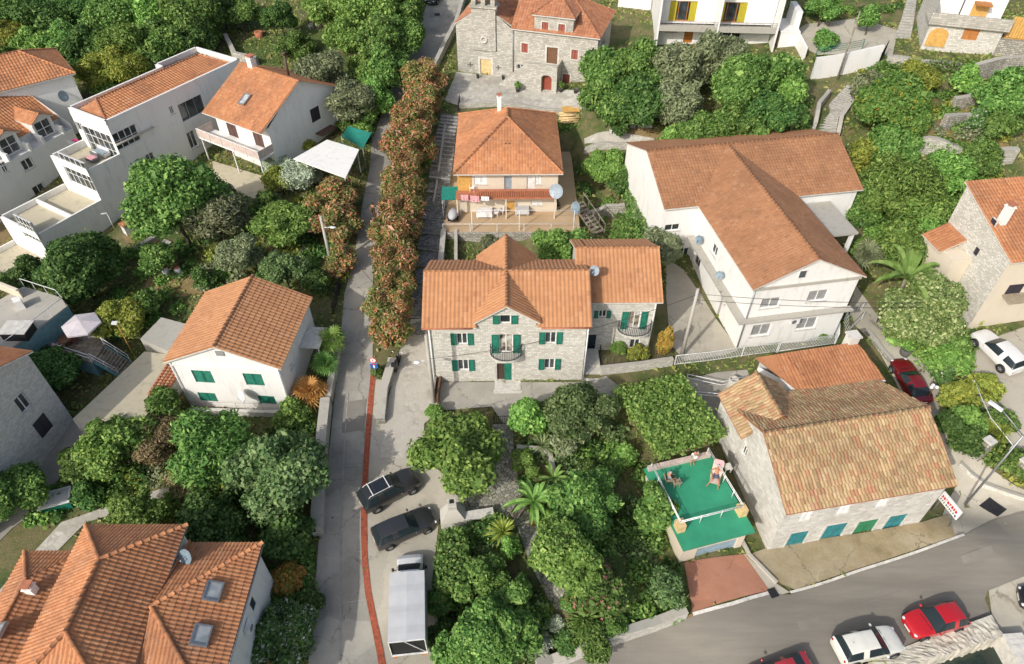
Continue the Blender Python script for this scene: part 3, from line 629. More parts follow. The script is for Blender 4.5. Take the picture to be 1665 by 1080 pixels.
# ------------------------------------------------------------------ roof shapes in house coordinates
def gable(h, u0, u1, v0, v1, ze, zr, axis='u', caps=True, um=None, **k):
    e, r = ze-h.z, zr-h.z
    if axis == 'u':
        vm = (v0+v1)/2 if um is None else um
        roof_plane(h.RF, [(u0,v0,e),(u1,v0,e),(u1,vm,r),(u0,vm,r)], **k); roof_plane(h.RF, [(u1,v1,e),(u0,v1,e),(u0,vm,r),(u1,vm,r)], **k)
        if caps: ridge_caps(h.RF, (u0,vm,r), (u1,vm,r))
    else:
        m = (u0+u1)/2 if um is None else um
        roof_plane(h.RF, [(u0,v1,e),(u0,v0,e),(m,v0,r),(m,v1,r)], **k); roof_plane(h.RF, [(u1,v0,e),(u1,v1,e),(m,v1,r),(m,v0,r)], **k)
        if caps: ridge_caps(h.RF, (m,v0,r), (m,v1,r))
def hip(h, u0, u1, v0, v1, ze, zr, run, axis='u', ends=(1,1), **k):
    e, r = ze-h.z, zr-h.z
    if axis == 'u':
        vm = (v0+v1)/2; a = u0+run*ends[0]; b = u1-run*ends[1]
        A, B = (a,vm,r), (b,vm,r); c = [(u0,v0,e),(u1,v0,e),(u1,v1,e),(u0,v1,e)]
        roof_plane(h.RF, [c[0],c[1],B,A], **k); roof_plane(h.RF, [c[2],c[3],A,B], **k)
        if ends[0]: roof_plane(h.RF, [c[3],c[0],A], **k); ridge_caps(h.RF, c[0], A); ridge_caps(h.RF, c[3], A)
        if ends[1]: roof_plane(h.RF, [c[1],c[2],B], **k); ridge_caps(h.RF, c[1], B); ridge_caps(h.RF, c[2], B)
    else:
        um = (u0+u1)/2; a = v0+run*ends[0]; b = v1-run*ends[1]
        A, B = (um,a,r), (um,b,r); c = [(u0,v0,e),(u1,v0,e),(u1,v1,e),(u0,v1,e)]
        roof_plane(h.RF, [c[1],c[2],B,A], **k); roof_plane(h.RF, [c[3],c[0],A,B], **k)
        if ends[0]: roof_plane(h.RF, [c[0],c[1],A], **k); ridge_caps(h.RF, c[0], A); ridge_caps(h.RF, c[1], A)
        if ends[1]: roof_plane(h.RF, [c[2],c[3],B], **k); ridge_caps(h.RF, c[2], B); ridge_caps(h.RF, c[3], B)
    if (Vector(A)-Vector(B)).length > .5: ridge_caps(h.RF, A, B)
def chimney(h, x, y, z0, z1, w=.5, mat='plaster_white', cap='terracotta'):
    """x, y, z in world height; child of the roof"""
    mb = MB(); mb.box(x-w/2, x+w/2, y-w/2, y+w/2, z0-h.z, z1-h.z, 0); mb.box(x-w/2-.06, x+w/2+.06, y-w/2-.06, y+w/2+.06, z1-h.z, z1-h.z+.08, 0)
    for dx in (-1, 1):
        for dy in (-1, 1): mb.box(x+dx*w*.38-.04, x+dx*w*.38+.04, y+dy*w*.38-.04, y+dy*w*.38+.04, z1-h.z+.08, z1-h.z+.28, 0)
    mb.box(x-w/2-.05, x+w/2+.05, y-w/2-.05, y+w/2+.05, z1-h.z+.28, z1-h.z+.35, 1)
    return mb.build('chimney', [MATS[mat], MATS[cap]], h.roof_ob or h.root)
def skylight(h, c, e, t, n, w=.8, l=1.1):
    """c centre on the roof plane; e, t, n plane axes"""
    c, e, t, n = map(Vector, (c, e, t, n)); mb = MB(); f = .1
    for a, b, x0, x1 in ((-w/2-f,-w/2,-l/2-f,l/2+f),(w/2,w/2+f,-l/2-f,l/2+f),(-w/2,w/2,-l/2-f,-l/2),(-w/2,w/2,l/2,l/2+f)):
        mb.obox(c+e*a+t*x0, e*(b-a), t*(x1-x0), n*.2)
    o = mb.build('skylight', MATS['grey_metal'], h.roof_ob)
    g = MB(); g.face([c+e*a*w/2+t*b*l/2+n*.13 for a, b in ((-1,-1),(1,-1),(1,1),(-1,1))]); g.build('pane', MATS['glass_pale'], o)
def pipe(h, pts, r=.06, mat='white_paint', name='downpipe'):
    mb = MB(); mb.tube(pts, r, 6); return mb.build(name, MATS[mat], h.root)
def railing(parent, pts, H=1.0, step=.13, mat='dark_metal', name='railing', rails=(1.0, .08), bar=.016, rr=.03, posts=None):
    """pts: 3-D polyline at floor level (in the parent's space)"""
    mb = MB(); pts = [Vector(p) for p in pts]; up = Vector((0,0,1))
    for f in rails: mb.tube([p+up*H*f for p in pts], rr, 5)
    for a, b in zip(pts, pts[1:]):
        n = max(1, int((b-a).length/step))
        for k in range(n+1):
            p = a.lerp(b, k/n); big = posts and (k % posts == 0 or k == n)
            w = rr*1.1 if big else bar
            mb.box(p.x-w, p.x+w, p.y-w, p.y+w, p.z, p.z+H*(1.0 if not big else 1.05))
    return mb.build(name, MATS[mat], parent)
def round_balcony(h, w, a, z, half, out):
    """semicircular stone slab with an iron railing, at distance a along wall w"""
    n = 14; rim = [(a-half*math.cos(math.pi*k/n), out*math.sin(math.pi*k/n)) for k in range(n+1)]
    mb = MB(); top = [w.pt(x, z, d+.005) for x, d in rim]; lo = [p-Vector((0,0,.14)) for p in top]
    mb.face(top[::-1] if (top[1]-top[0]).cross(top[2]-top[0]).z < 0 else top); mb.face(lo)
    for i in range(n): mb.face([top[i], lo[i], lo[i+1], top[i+1]])
    o = mb.build('balcony', MATS['stone_trim'], h.root)
    railing(o, [w.pt(a-(half-.06)*math.cos(math.pi*k/n), z, (out-.06)*math.sin(math.pi*k/n)+.01) for k in range(n+1)], 1.0, .13)
def dish(h, parent, c, r, aim, mat='dish_grey', name='satellite_dish', arm=None):
    """parabolic dish facing aim, on a short arm; parts of the house it is bolted to"""
    mb = MB(); prof = [(0.001, 0), (r*.4, .02*r), (r*.75, .09*r), (r, .18*r), (r, .2*r), (r*.74, .11*r), (r*.4, .045*r), (.001, .025*r)]
    mb.lathe((0,0,0), prof[:4], 20); mb.lathe((0,0,-.02), [(a, b) for a, b in reversed(prof[:4])], 20)
    mb.tube([(0,-r*.9,.16*r), (0,-r*.25,r*.75)], .018, 5); mb.box(-.05,.05,-r*.25-.05,-r*.25+.05,r*.7,r*.85)
    q = Vector(aim).to_track_quat('Z', 'Y').to_matrix().to_4x4(); mb.xform(Matrix.Translation(Vector(c))@q)
    if arm: mb.tube([Vector(c), Vector(arm)], .03, 5)
    return mb.build(name, MATS[mat], parent)
def acunit(h, w, px, name='air_conditioner'):
    a, z = w.px(*px); mb = MB(); o = w.pt(a-.4, z-.28, .06); mb.obox(o, w.d.to_3d()*.8, w.n.to_3d()*.3, (0,0,.56), 0)
    c = w.pt(a-.1, z, .365); mb.face([c+w.d.to_3d()*.22*math.cos(t*math.pi/6)+Vector((0,0,.22*math.sin(t*math.pi/6))) for t in range(12)], 1)
    return mb.build(name, [MATS['plastic_white'], MATS['grey_metal']], h.root)
SAL = dict(tw=.32, rh=.42, amp=.07)
# ------------------------------------------------------------------ 1 central stone house
h = House('stone_house', 'white stone house with green shutters and round balconies under salmon tiles', 'house', (-6.4, 37.62), 3.0, .5)
W_, D_ = 12.1, 7.6
w = h.wall((0,0), (W_,0))
for px in ((742.4,542,760,560.5), (886.3,540,904.5,559)): h.win(w, px, 'green_shutter', surround=.1)
for px in ((744.5,585,762,602.5), (885,583.5,902,600.5)): h.win(w, px, 'green_shutter', surround=.1)
bd = h.win(w, (811.6,543.9,834,573.5), 'green_shutter', pane='curtain_pane', sill=None)
dr = w.rect(808,590.5,832,613); dr = (dr[0], 3.12, dr[2], dr[3]); w.holes.append(dr); h.leaf(w, ((dr[0]+dr[2])/2, dr[1], dr[2], dr[3]), 'green_shutter', -.1, -.05, 'door'); h.leaf(w, (dr[0], dr[1], (dr[0]+dr[2])/2, dr[3]), 'dark_wood', -.2, -.15, 'door', slats=False)
h.sill(w, (dr[0]-.1, dr[1], dr[2]+.1, dr[3]), 'stone_trim', None, .14)
gw = w.rect(812.4,505,830.6,516.7); gc = (gw[0]+gw[2])/2
h.put(w, 1.5, 9.3)
# gable over the centre of the facade, flush with it
gu0, gu1, gz0, gz1 = 3.75, 8.25, 9.75, 11.45; gm = (gu0+gu1)/2
w2 = h.wall((gu0,0), (gu1,0)); gw = w2.rect(812.4,505,830.6,516.7); gw = (gw[0], 9.5, gw[2], 10.35); w2.holes.append(gw)
f = h.frame(w2, gw, mull=0)
for sgn in (0, 1):
    q = (gw[0]-.52, gw[1], gw[0]-.03, gw[3]) if sgn == 0 else (gw[2]+.03, gw[1], gw[2]+.52, gw[3]); h.leaf(w2, q, 'green_shutter', .035, .085)
zs = gw[3]
h.put(w2, 9.3, gz0+.0); 
mb = h.W; L = w2.L
# wall triangle around the window head
for tri in ([(0,gz0),(gw[0],gz0),(gw[0],gz0+(gz1-gz0)*gw[0]/(L/2))], [(gw[2],gz0),(L,gz0),(gw[2],gz0+(gz1-gz0)*(L-gw[2])/(L/2))], [(gw[0],max(gw[3],gz0)),(gw[2],max(gw[3],gz0)),(gw[2],gz0+(gz1-gz0)*(L-gw[2])/(L/2)),(L/2,gz1),(gw[0],gz0+(gz1-gz0)*gw[0]/(L/2))]):
    mb.face([w2.pt(*p) for p in tri], 0, tri)
h.put(h.wall((W_,0), (W_,D_)), 1.5, 9.3, gable=(D_/2, 11.4)); h.put(h.wall((W_,D_), (0,D_)), 1.5, 9.3); h.put(h.wall((0,D_), (0,0)), 1.5, 9.3, gable=(D_/2, 11.4))
eM, rM = 9.35-h.z, 11.55-h.z
roof_plane(h.RF, [(-.42,-.3,eM),(gm-2.3,-.3,eM),(gm-2.3,.55,eM+.456),(gm,3.8,rM),(-.42,3.8,rM)], **SAL); roof_plane(h.RF, [(gm+2.3,-.3,eM),(12.45,-.3,eM),(12.45,3.8,rM),(gm,3.8,rM),(gm+2.3,.55,eM+.456)], **SAL)
roof_plane(h.RF, [(12.45,7.9,eM),(-.42,7.9,eM),(-.42,3.8,rM),(12.45,3.8,rM)], **SAL); ridge_caps(h.RF, (-.42,3.8,rM), (12.45,3.8,rM))
e, r = 9.8-h.z, 11.5-h.z
roof_plane(h.RF, [(gm-2.5,2.2,e+.0),(gm-2.5,-.3,e),(gm,-.3,r),(gm,3.9,r),], **SAL)
roof_plane(h.RF, [(gm+2.5,-.3,e),(gm+2.5,2.2,e),(gm,3.9,r),(gm,-.3,r)], **SAL)
e2, r2 = 9.35-h.z, 11.5-h.z
roof_plane(h.RF, [(gm-2.5,8.6,e2),(gm-2.5,7.6,e2),(gm,3.6,r2),(gm,8.6,r2)], **SAL); roof_plane(h.RF, [(gm+2.5,7.6,e2),(gm+2.5,8.6,e2),(gm,8.6,r2),(gm,3.6,r2)], **SAL)
ridge_caps(h.RF, (gm,-.3,r), (gm,8.6,r2))
h.put(h.wall((gm+2.2,D_), (gm+2.2,8.3)), 3, 9.3); h.put(h.wall((gm+2.2,8.3), (gm-2.2,8.3)), 3, 9.3, gable=(2.2, 11.3)); h.put(h.wall((gm-2.2,8.3), (gm-2.2,D_)), 3, 9.3)
# lower wing, set back on the right
w3 = h.wall((W_,3.15), (18.0,3.15))
h.win(w3, (973.2,505,986.1,516.7), 'green_shutter')
b2 = h.win(w3, (1021,506.7,1041,534.5), 'green_shutter', pane='curtain_pane', sill=None)
h.door(w3, (953.5,544.4,968.3,574.4), 'navy_door'); h.win(w3, (1024,552,1040,567), None, pane='glass', sill=None)
h.put(w3, 1.5, 8.95); h.put(h.wall((18,3.15), (18,10.9)), 1.5, 8.95, gable=(3.87, 11.2)); h.put(h.wall((18,10.9), (11.9,10.9)), 1.5, 8.95); h.put(h.wall((11.9,10.9), (11.9,7.4)), 1.5, 8.95)
mb.face([(11.9,3.2,5.9),(11.9,7.02,8.25),(11.9,10.9,5.9)], 0, [(0,0),(4,2.2),(8,0)])
gable(h, 12.5, 18.4, 2.85, 11.2, 9.0, 11.3, um=7.02, **SAL)
roof_plane(h.RF, [(12.5,11.2,6.0),(11.55,11.2,6.0),(11.55,7.02,8.3),(12.5,7.02,8.3)], **SAL); roof_plane(h.RF, [(11.55,5.2,8.3-2.3*1.82/4.17),(12.5,5.2,8.3-2.3*1.82/4.17),(12.5,7.02,8.3),(11.55,7.02,8.3)], **SAL); ridge_caps(h.RF, (11.55,7.02,8.3), (12.5,7.02,8.3))
h.finish(MATS['stone_white'], [MATS['tiles_salmon'], MATS['eave']])
round_balcony(h, w, (bd[0]+bd[2])/2, bd[1]-.02, 1.3, 1.0); round_balcony(h, w3, (b2[0]+b2[2])/2+.1, b2[1]-.02, 1.4, 1.0)
pipe(h, [(W_+.1,-.08,6.2),(W_+.1,-.08,0)]); pipe(h, [(.1,-.1,6.2),(.1,-.1,0)]); pipe(h, [(17.9,3.05,5.9),(17.9,3.05,.6)])
pipe(h, [(-.4,-.36,6.33),(3.4,-.36,6.33)], .07, 'terracotta', 'gutter'); pipe(h, [(8.6,-.36,6.33),(12.4,-.36,6.33)], .07, 'terracotta', 'gutter')
mb = MB(); mb.box(5.0,7.1,-.95,-.03,-.4,.12); mb.box(4.9,7.2,-1.3,-.952,-.4,.02); mb.build('door_step', MATS['stone_trim'], h.root)
p = h.L(967,440,11.2); dish(h, h.root, p, .42, (-.5,-.8,.45), arm=(p.x+.1,p.y+.3,p.z-.7))
mb = MB(); mb.box(12.2,13.7,1.2,3.1,-.6,.62); mb.box(12.2,13.7,.5,1.198,-.6,.38); mb.box(12.2,13.7,-.2,.498,-.6,.18); mb.build('entrance_steps', MATS['stone_trim'], h.root)
# ------------------------------------------------------------------ 2 beige house on the terrace behind
TZ = 5.5
mb = MB(); pl = [(-6.9,54.9),(6.7,55.0),(6.7,70.5),(-6.3,70.5)]; mb.prism(pl, 1.5, TZ, 0, 1); PAVED.append(pl); mb.box(-6.9,6.7,54.72,54.898,1.4,TZ+.06,2)
o = mb.build('stone_terrace', [MATS['stone_rough'], MATS['tan_tiles'], MATS['stone_rough']]); tag(o, 'tan tiled terrace on a rough stone retaining wall in front of the beige house', 'terrace')
for x in (-2.9, 1.4):
    n_ = MB(); n_.face([(x+.55*math.cos(math.pi*k/10), 54.715, 3.6+.75*math.sin(math.pi*k/10)+.4) for k in range(11)]+[(x-.55,54.715,3.0),(x+.55,54.715,3.0)]); n_.build('wall_niche', MATS['plaster_cream'], o)
h = House('beige_house', 'beige house under a brown pyramid roof with laundry on its balcony', 'house', (-5.2, 58.4), TZ, .6)
W_, D_ = 9.7, 11.0; w = h.wall((0,0), (W_,0))
h.win(w, (771,286.5,792,300), 'white_paint', closed=True); h.win(w, (870.5,286.5,880,300), 'white_paint', closed=True)
h.door(w, (820,286.5,832,310), 'dish_grey'); h.door(w, (856.3,286.5,869,312), 'white_paint')
h.door(w, (822,327,837,348), 'ochre_wood'); h.win(w, (864.4,326,881.5,334), 'white_paint', closed=True)
h.put(w, 3, 10.25)
for a, b in (((W_,0),(W_,D_)), ((W_,D_),(0,D_)), ((0,D_),(0,0))): h.put(h.wall(a, b), 3, 10.25)
hip(h, -.45, 10.1, -.8, 11.6, 10.3, 13.5, 5.25, 'v', tw=.28, rh=.36, amp=.04)
h.finish(MATS['plaster_cream'], [MATS['tiles_orange'], MATS['eave']])
chimney(h, 4.0, 6.9, 12.9, 14.4, .4)
mb = MB()
for dx in (0, .35): mb.box(4.55+dx,4.68+dx,1.9,2.1,6.2-.0,6.55)
mb.build('roof_vent', MATS['dark_metal'], h.roof_ob)
# balcony: clay slab, balusters, rail, posts
mb = MB(); mb.box(-.3,9.5,-1.35,-.02,2.35,2.52); bo = mb.build('balcony', MATS['terracotta'], h.root)
mb = MB(); mb.box(1.3,9.5,-1.35,-1.2,3.32,3.42)
for k in range(46): x = 1.4+k*.178; mb.box(x-.035,x+.035,-1.31,-1.24,2.521,3.319)
mb.build('balustrade', MATS['terracotta'], bo)
mb = MB()
for x in (-.2, 4.6, 9.4): mb.box(x-.06,x+.06,-1.3,-1.18,0,2.349)
mb.build('post', MATS['plaster_cream'], bo)
mb = MB(); mb.box(-.12,-.05,-.02+.0,1.2,2.6,4.6); mb.box(-.1,1.2,-.07,-.03,2.55,4.5); mb.build('wall_panel', MATS['ochre_wood'], h.root)
p = h.L(905,311,8.9); dish(h, h.root, p, .72, (-.45,-.8,.4), arm=(9.6,-1.2,p.z-.6)); p = h.L(937,338,7.4); dish(h, h.root, p, .62, (-.7,-.5,.3), 'dish_dark', arm=(p.x,p.y+.2,p.z-1.3))
# ------------------------------------------------------------------ 3 big white L-shaped house on the right
h = House('white_house', 'big white L-shaped house with a wide brown tiled roof', 'house', (19.1, 41.2), 3.2, 9.7)
W_, D_ = 9.0, 11.9; BR = dict(tw=.3, rh=.36, amp=.025)
w = h.wall((0,0), (W_,0))
for px in ((1237.8,485,1267.6,500.6), (1314,472.6,1344.6,489.5), (1222.7,528,1252,546), (1297,517.5,1327,535)): h.win(w, px, pane='grey_shutter', trans=0)
h.put(w, 1.5, 10.05)
ga = w.rect(1303,427,1315.6,439)
mb = h.W; pts = [(0,10.05),(W_,10.05),(W_/2,12.45)]; mb.face([w.pt(*p) for p in pts], 0, pts)
ga = (ga[0], 10.55, ga[2], 11.35)
gp = MB(); gp.obox(w.pt(ga[0], ga[1], .004), w.d.to_3d()*(ga[2]-ga[0]), w.n.to_3d()*.05, (0,0,ga[3]-ga[1])); go = gp.build('attic_window', MATS['white_paint'], h.root)
gp = MB(); gp.obox(w.pt(ga[0]+.07, ga[1]+.07, .056), w.d.to_3d()*(ga[2]-ga[0]-.14), w.n.to_3d()*.01, (0,0,ga[3]-ga[1]-.14)); gp.build('pane', MATS['glass'], go)
wl = h.wall((0,D_), (0,0)); h.win(wl, (1156,395,1167,417)); h.win(wl, (1129,408,1140,436), fm='grey_shutter'); h.put(wl, 1.5, 10.05)
h.put(h.wall((W_,0), (W_,D_)), 1.5, 10.05)
u0, u1, v1, vr = -3.4, 15.6, 23.5, 17.8
w4 = h.wall((u0,D_), (0,D_)); h.win(w4, (1081,365,1105,375.4)); h.win(w4, (1103,404,1118.5,427)); h.put(w4, 1.5, 10.05)
h.put(h.wall((W_,D_), (u1,D_)), 1.5, 10.05); h.put(h.wall((u1,D_), (u1,v1)), 1.5, 10.05, gable=(vr-D_, 12.45)); h.put(h.wall((u1,v1), (u0,v1)), 1.5, 10.05)
h.put(h.wall((u0,v1), (u0,D_)), 1.5, 10.05, gable=(v1-vr, 12.5))
e, r = 10.1-h.z, 12.5-h.z; um = W_/2
VV = D_-.35+(vr-D_+.35)*1.0
roof_plane(h.RF, [(-.3,D_-.3,e),(-.3,-.3,e),(um,-.3,r),(um,vr,r)], **BR); roof_plane(h.RF, [(W_+.35,-.3,e),(W_+.35,D_-.3,e),(um,vr,r),(um,-.3,r)], **BR)
roof_plane(h.RF, [(u0-.1,D_-.35,e),(u1+.3,D_-.35,e),(u1+.3,vr,r),(u0-.1,vr,r)], **BR); roof_plane(h.RF, [(u1+.3,v1+.3,e),(u0-.1,v1+.3,e),(u0-.1,vr,r),(u1+.3,vr,r)], **BR)
ridge_caps(h.RF, (um,-.3,r), (um,vr,r)); ridge_caps(h.RF, (u0-.1,vr,r), (u1+.3,vr,r))
h.finish(MATS['plaster_white'], [MATS['tiles_brown'], MATS['eave']])
mb = MB(); mb.box(-.75,9.3,-.6,-.02,3.45,3.6); mb.box(-.75,-.02,-.019,11.6,3.45,3.6); mb.build('floor_ledge', MATS['concrete'], h.root)
mb = MB(); mb.box(-.1,9.1,-.12,-.02,6.55,6.8); mb.build('cornice', MATS['concrete'], h.root)
mb = MB(); mb.box(9.02,13.05,6.7,11.8,5.6,5.8); fo = mb.build('porch_roof', MATS['concrete'], h.root)
mb = MB(); mb.box(12.6,12.9,6.9,7.2,-1,5.598); mb.build('porch_column', MATS['plaster_white'], fo); mb = MB(); mb.box(12.6,12.9,11.2,11.5,-1,5.598); mb.build('porch_column', MATS['plaster_white'], fo)
acunit(h, w, (1290,519))
pipe(h, [(.05,-.1,6.8),(.05,-.1,0)], .05, 'grey_metal')
p = h.L(1172,447,6.6); dish(h, h.root, (-.55,4.6,4.5), .36, (-.6,-.6,.4), 'dish_dark'); dish(h, h.root, (-.5,9.6,4.6), .4, (-.8,-.4,.4), 'dish_dark')
# ------------------------------------------------------------------ 4 green-shuttered house left of the lane
ze = 7.8; a, b, c = P(264,590,ze), P(457,601,ze), P(330,474,ze)
ang = math.degrees(math.atan2(b.y-a.y, b.x-a.x)); Lw = (b.xy-a.xy).length
h = House('white_house', 'white house with closed green shutters and an orange gable roof beside the lane', 'house', (a.x, a.y), 2.6, ang)
Dp = h.w2l(c).y; o1 = .35
w = h.wall((o1,.3), (Lw-o1,.3))
for px in ((315,603,346,622.4), (397.8,608,427.6,626.8), (324,639,352,652.7), (421,644,447.6,657)): h.win(w, px, 'green_shutter', closed=True, sill=None)
m = w.L/2; h.put(w, .5, 7.75, gable=(m, 9.65))
r_ = w.rect(351,570.6,364.6,578)
gp = MB(); gp.obox(w.pt(r_[0], r_[1], .004), w.d.to_3d()*(r_[2]-r_[0]), w.n.to_3d()*.05, (0,0,r_[3]-r_[1])); gp.build('attic_vent', MATS['grey_shutter'], h.root)
wr = h.wall((Lw-o1,.3), (Lw-o1,Dp-.3)); h.win(wr, (470,590,477,600)); h.put(wr, .5, 7.75)
h.put(h.wall((Lw-o1,Dp-.3), (o1,Dp-.3)), .5, 7.75, gable=(m, 9.65)); h.put(h.wall((o1,Dp-.3), (o1,.3)), .5, 7.75)
gable(h, 0, Lw, 0, Dp, ze, 9.8, 'v', **SAL)
h.finish(MATS['plaster_white'], [MATS['tiles_salmon'], MATS['eave']])
mb = MB(); mb.box(o1,Lw-o1,.2,.298,4.72,4.85); mb.build('string_course', MATS['plaster_white'], h.root)
pipe(h, [(o1+.05,.2,5.0),(o1+.05,.2,0)], .05); pipe(h, [(Lw-o1-.05,.2,5.0),(Lw-o1-.05,.2,0)], .05)
q = w.px(399,634); p = w.pt(q[0], q[1], .6); dish(h, h.root, p, .5, (-.6,-.75,.35), 'plastic_white', arm=w.pt(q[0]+.1, q[1]-.2, 0))
mb = MB(); mb.box(Lw-.3,Lw+1.3,4.2,6.6,3.2,3.3); po = mb.build('porch_roof', MATS['eave'], h.root); mb = MB(); mb.box(Lw+1.1,Lw+1.2,4.3,4.4,-.5,3.199); mb.box(Lw+1.1,Lw+1.2,6.4,6.5,-.5,3.199); mb.build('post', MATS['white_metal'], po)
# ------------------------------------------------------------------ 5 old stone house by the road, lower right
h = House('old_stone_house', 'old stone house with a mottled tan tile roof and teal shutters', 'house', (17.75, 23.8), .9, 10.3)
W_, D_ = 11.6, 9.0; OLD = dict(tw=.25, rh=.42, amp=.075, jit=.45)
w = h.wall((0,0), (W_,0))
for i, px in enumerate(((1282,866,1309,887), (1339,853.5,1370,877.8), (1392,847,1421,867.4), (1442,838.5,1468,858))): h.win(w, px, 'leaf_green_shutter' if i == 2 else 'teal_shutter', closed=True, surround=.14)
zt = 5.6
for px in ((1300,834,1318,848), (1360,825,1380,838), (1426,813,1444,823)):
    a_ = w.px((px[0]+px[2])/2, (px[1]+px[3])/2)[0]; h.win(w, ('r', (a_-.4, 4.3, a_+.4, 5.4)), 'white_paint', closed=True, sill='stone_trim')
h.put(w, -.5, 6.05)
wl = h.wall((0,D_), (0,0)); h.win(wl, (1231,724,1241,744), mull=1, trans=2); h.win(wl, (1205,720,1216,746), surround=.1)
h.put(wl, -.5, 6.05, gable=(4.5, 8.4))
h.put(h.wall((W_,0), (W_,D_)), -.5, 6.05, gable=(4.5, 8.4)); h.put(h.wall((W_,D_), (0,D_)), -.5, 6.05)
gable(h, -.22, W_+.35, -.3, 9.3, 6.1, 8.5, **OLD)
gable(h, -.7, 4.3, 5.7, 9.9, 6.35, 8.3, 'v', **OLD)
h.put(h.wall((4.1,8.9), (4.1,9.6)), 4, 6.3); h.put(h.wall((4.1,9.6), (-.5,9.6)), -.5, 6.3, gable=(2.3, 8.1)); h.put(h.wall((-.5,9.6), (-.5,6.2)), 3.9, 6.3); h.put(h.wall((-.5,6.2), (0,6.2)), 3.9, 6.3)
h.finish(MATS['stone_plastered'], [MATS['tiles_old'], MATS['eave_clay']])
# small house with orange roof behind it
q = [P(1305,640,6.0), P(1438,618.5,6.0), P(1390,563,6.5), P(1227,586,6.5), P(1325,637,6.0), P(1271,581,6.5)]
a = q[0]; h = House('low_house', 'low white annexe under a rust-orange corrugated tile roof behind the old stone house', 'house', (a.x, a.y), 2.4, 11)
l = [h.w2l(p) for p in q]
def lz(i, z): return (l[i].x, l[i].y, z-h.z)
roof_plane(h.RF, [lz(4,6.15), lz(1,6.15), lz(2,6.95), lz(5,6.95)], tw=.26, rh=.5, amp=.05); roof_plane(h.RF, [lz(0,6.0), lz(4,6.15), lz(5,6.95), lz(3,6.8)], tw=.26, rh=.5, amp=.05)
ins = [(l[0].x+.25, l[0].y+.25), (l[1].x-.2, l[1].y+.2), (l[2].x-.2, l[2].y-.1), (l[3].x+.35, l[3].y-.2)]
tops = [5.95, 5.98, 6.75, 6.75]
for i in range(4):
    ww = h.wall(ins[i], ins[(i+1)%4]); h.put(ww, .8, min(tops[i], tops[(i+1)%4]), z1b=None)
h.finish(MATS['plaster_white'], [MATS['tiles_bright'], MATS['eave_clay']])
mb = MB(); c0 = h.w2l(P(1383,556,6.9)); mb.box(c0.x-.4,c0.x+.4,c0.y-.35,c0.y+.35,3.4,5.2); mb.box(c0.x-.5,c0.x+.5,c0.y-.45,c0.y+.45,5.2,5.32); mb.build('chimney', MATS['plaster_dirty'], h.roof_ob)
mb = MB(); mb.beam((l[0].x+.3,l[0].y-.05,3.52),(l[1].x,l[1].y-.05,3.6),.16,.14); mb.build('gutter', MATS['plastic_white'], h.root)
# ------------------------------------------------------------------ 6 garage with green roof terrace
gz = 3.6
pts = [P(1074,752,gz), P(1163,737,gz), P(1228,862,gz), P(1113,892,gz)]
ac = pts[3]; d_ = pts[2]-pts[3]; h = House('garage', 'garage with a bright green roof terrace, white railings and a pale blue door', 'garage', (ac.x, ac.y), .9, math.degrees(math.atan2(d_.y, d_.x)))
l = [h.w2l(p) for p in pts]; Wg = d_.length; Dg = l[1].y
w = h.wall((.15,.25), (Wg-.3,.25)); h.door(w, (1131,886,1189,917), 'blue_door'); h.put(w, 0, 3.4)
for a_, b_ in (((Wg-.3,.25),(Wg-.6,Dg)), ((Wg-.6,Dg),(.1,Dg)), ((.1,Dg),(.15,.25))): h.put(h.wall(a_, b_), 0, 3.4)
h.finish(MATS['plaster_cream'])
mb = MB(); mb.box(-.1,Wg-.05,-.1,Dg+.1,2.5,2.7); so_ = mb.build('roof_terrace', MATS['green_floor'], h.root)
rl = MB(); q0, q1, q2, q3 = (.25,1.45,2.7), (Wg-.3,1.45,2.7), (Wg-.4,Dg,2.7), (.25,Dg-.2,2.7)
for zz in (.74, .92):
    for a_, b_ in ((q0,q1),(q1,q2),(q3,q0)): rl.tube([(a_[0],a_[1],a_[2]+zz),(b_[0],b_[1],b_[2]+zz)], .03, 6)
for a_, b_, n_ in ((q0,q1,3),(q1,q2,4),(q3,q0,4)):
    for k in range(n_+1):
        p = Vector(a_).lerp(Vector(b_), k/n_); rl.tube([p, p+Vector((0,0,.92))], .03, 6)
rl.build('railing', MATS['white_metal'], h.root)
mb = MB(); mb.box(.0,.55,1.1,1.75,2.701,3.45); mb.build('pillar', MATS['pale_wood'], h.root); mb = MB(); mb.box(Wg-.6,Wg-.05,1.1,1.75,2.701,3.45); mb.build('pillar', MATS['pale_wood'], h.root)
mb = MB(); mb.box(.1,Wg-.2,Dg-.25,Dg+.1,2.701,3.0); mb.build('parapet', MATS['chair_canvas'], h.root)
GAR = h
# ------------------------------------------------------------------ 7 church and rectory, top
h = House('church', 'pale stone church with a bell gable and plain yellow door', 'church', (-6.7, 84.2), 8.6, -13)
W_, D_ = 6.95, 15; w = h.wall((0,0), (W_,0)); CH = dict(tw=.34, rh=.4, amp=.075)
h.door(w, (781,96.5,798.7,125.7), 'pale_wood'); dr = w.holes[-1]; h.sill(w, dr, 'stone_trim', None, .25)
h.put(w, 6.5, 14.6, gable=(W_/2, 17.2))
h.put(h.wall((W_,0), (W_,D_)), 6.5, 14.6); h.put(h.wall((0,D_), (0,0)), 6.5, 14.6)
gable(h, -.25, W_+.25, .3, D_, 14.6, 17.0, 'v', **CH)
h.finish(MATS['stone_grey'], [MATS['tiles_church'], MATS['stone_trim']])
mb = MB(); c = W_/2
mb.box(c-1.45,c+1.45,-.22,-.004,3.3,7.3); mb.box(c-1.45,c+1.45,-.22,1.0,7.3,8.2); mb.box(c-1.65,c+1.65,-.4,1.2,8.2,8.45)
for x in (-1.4, -.25, .9): mb.box(c+x,c+x+.5,-.2,.9,8.45,10.6)
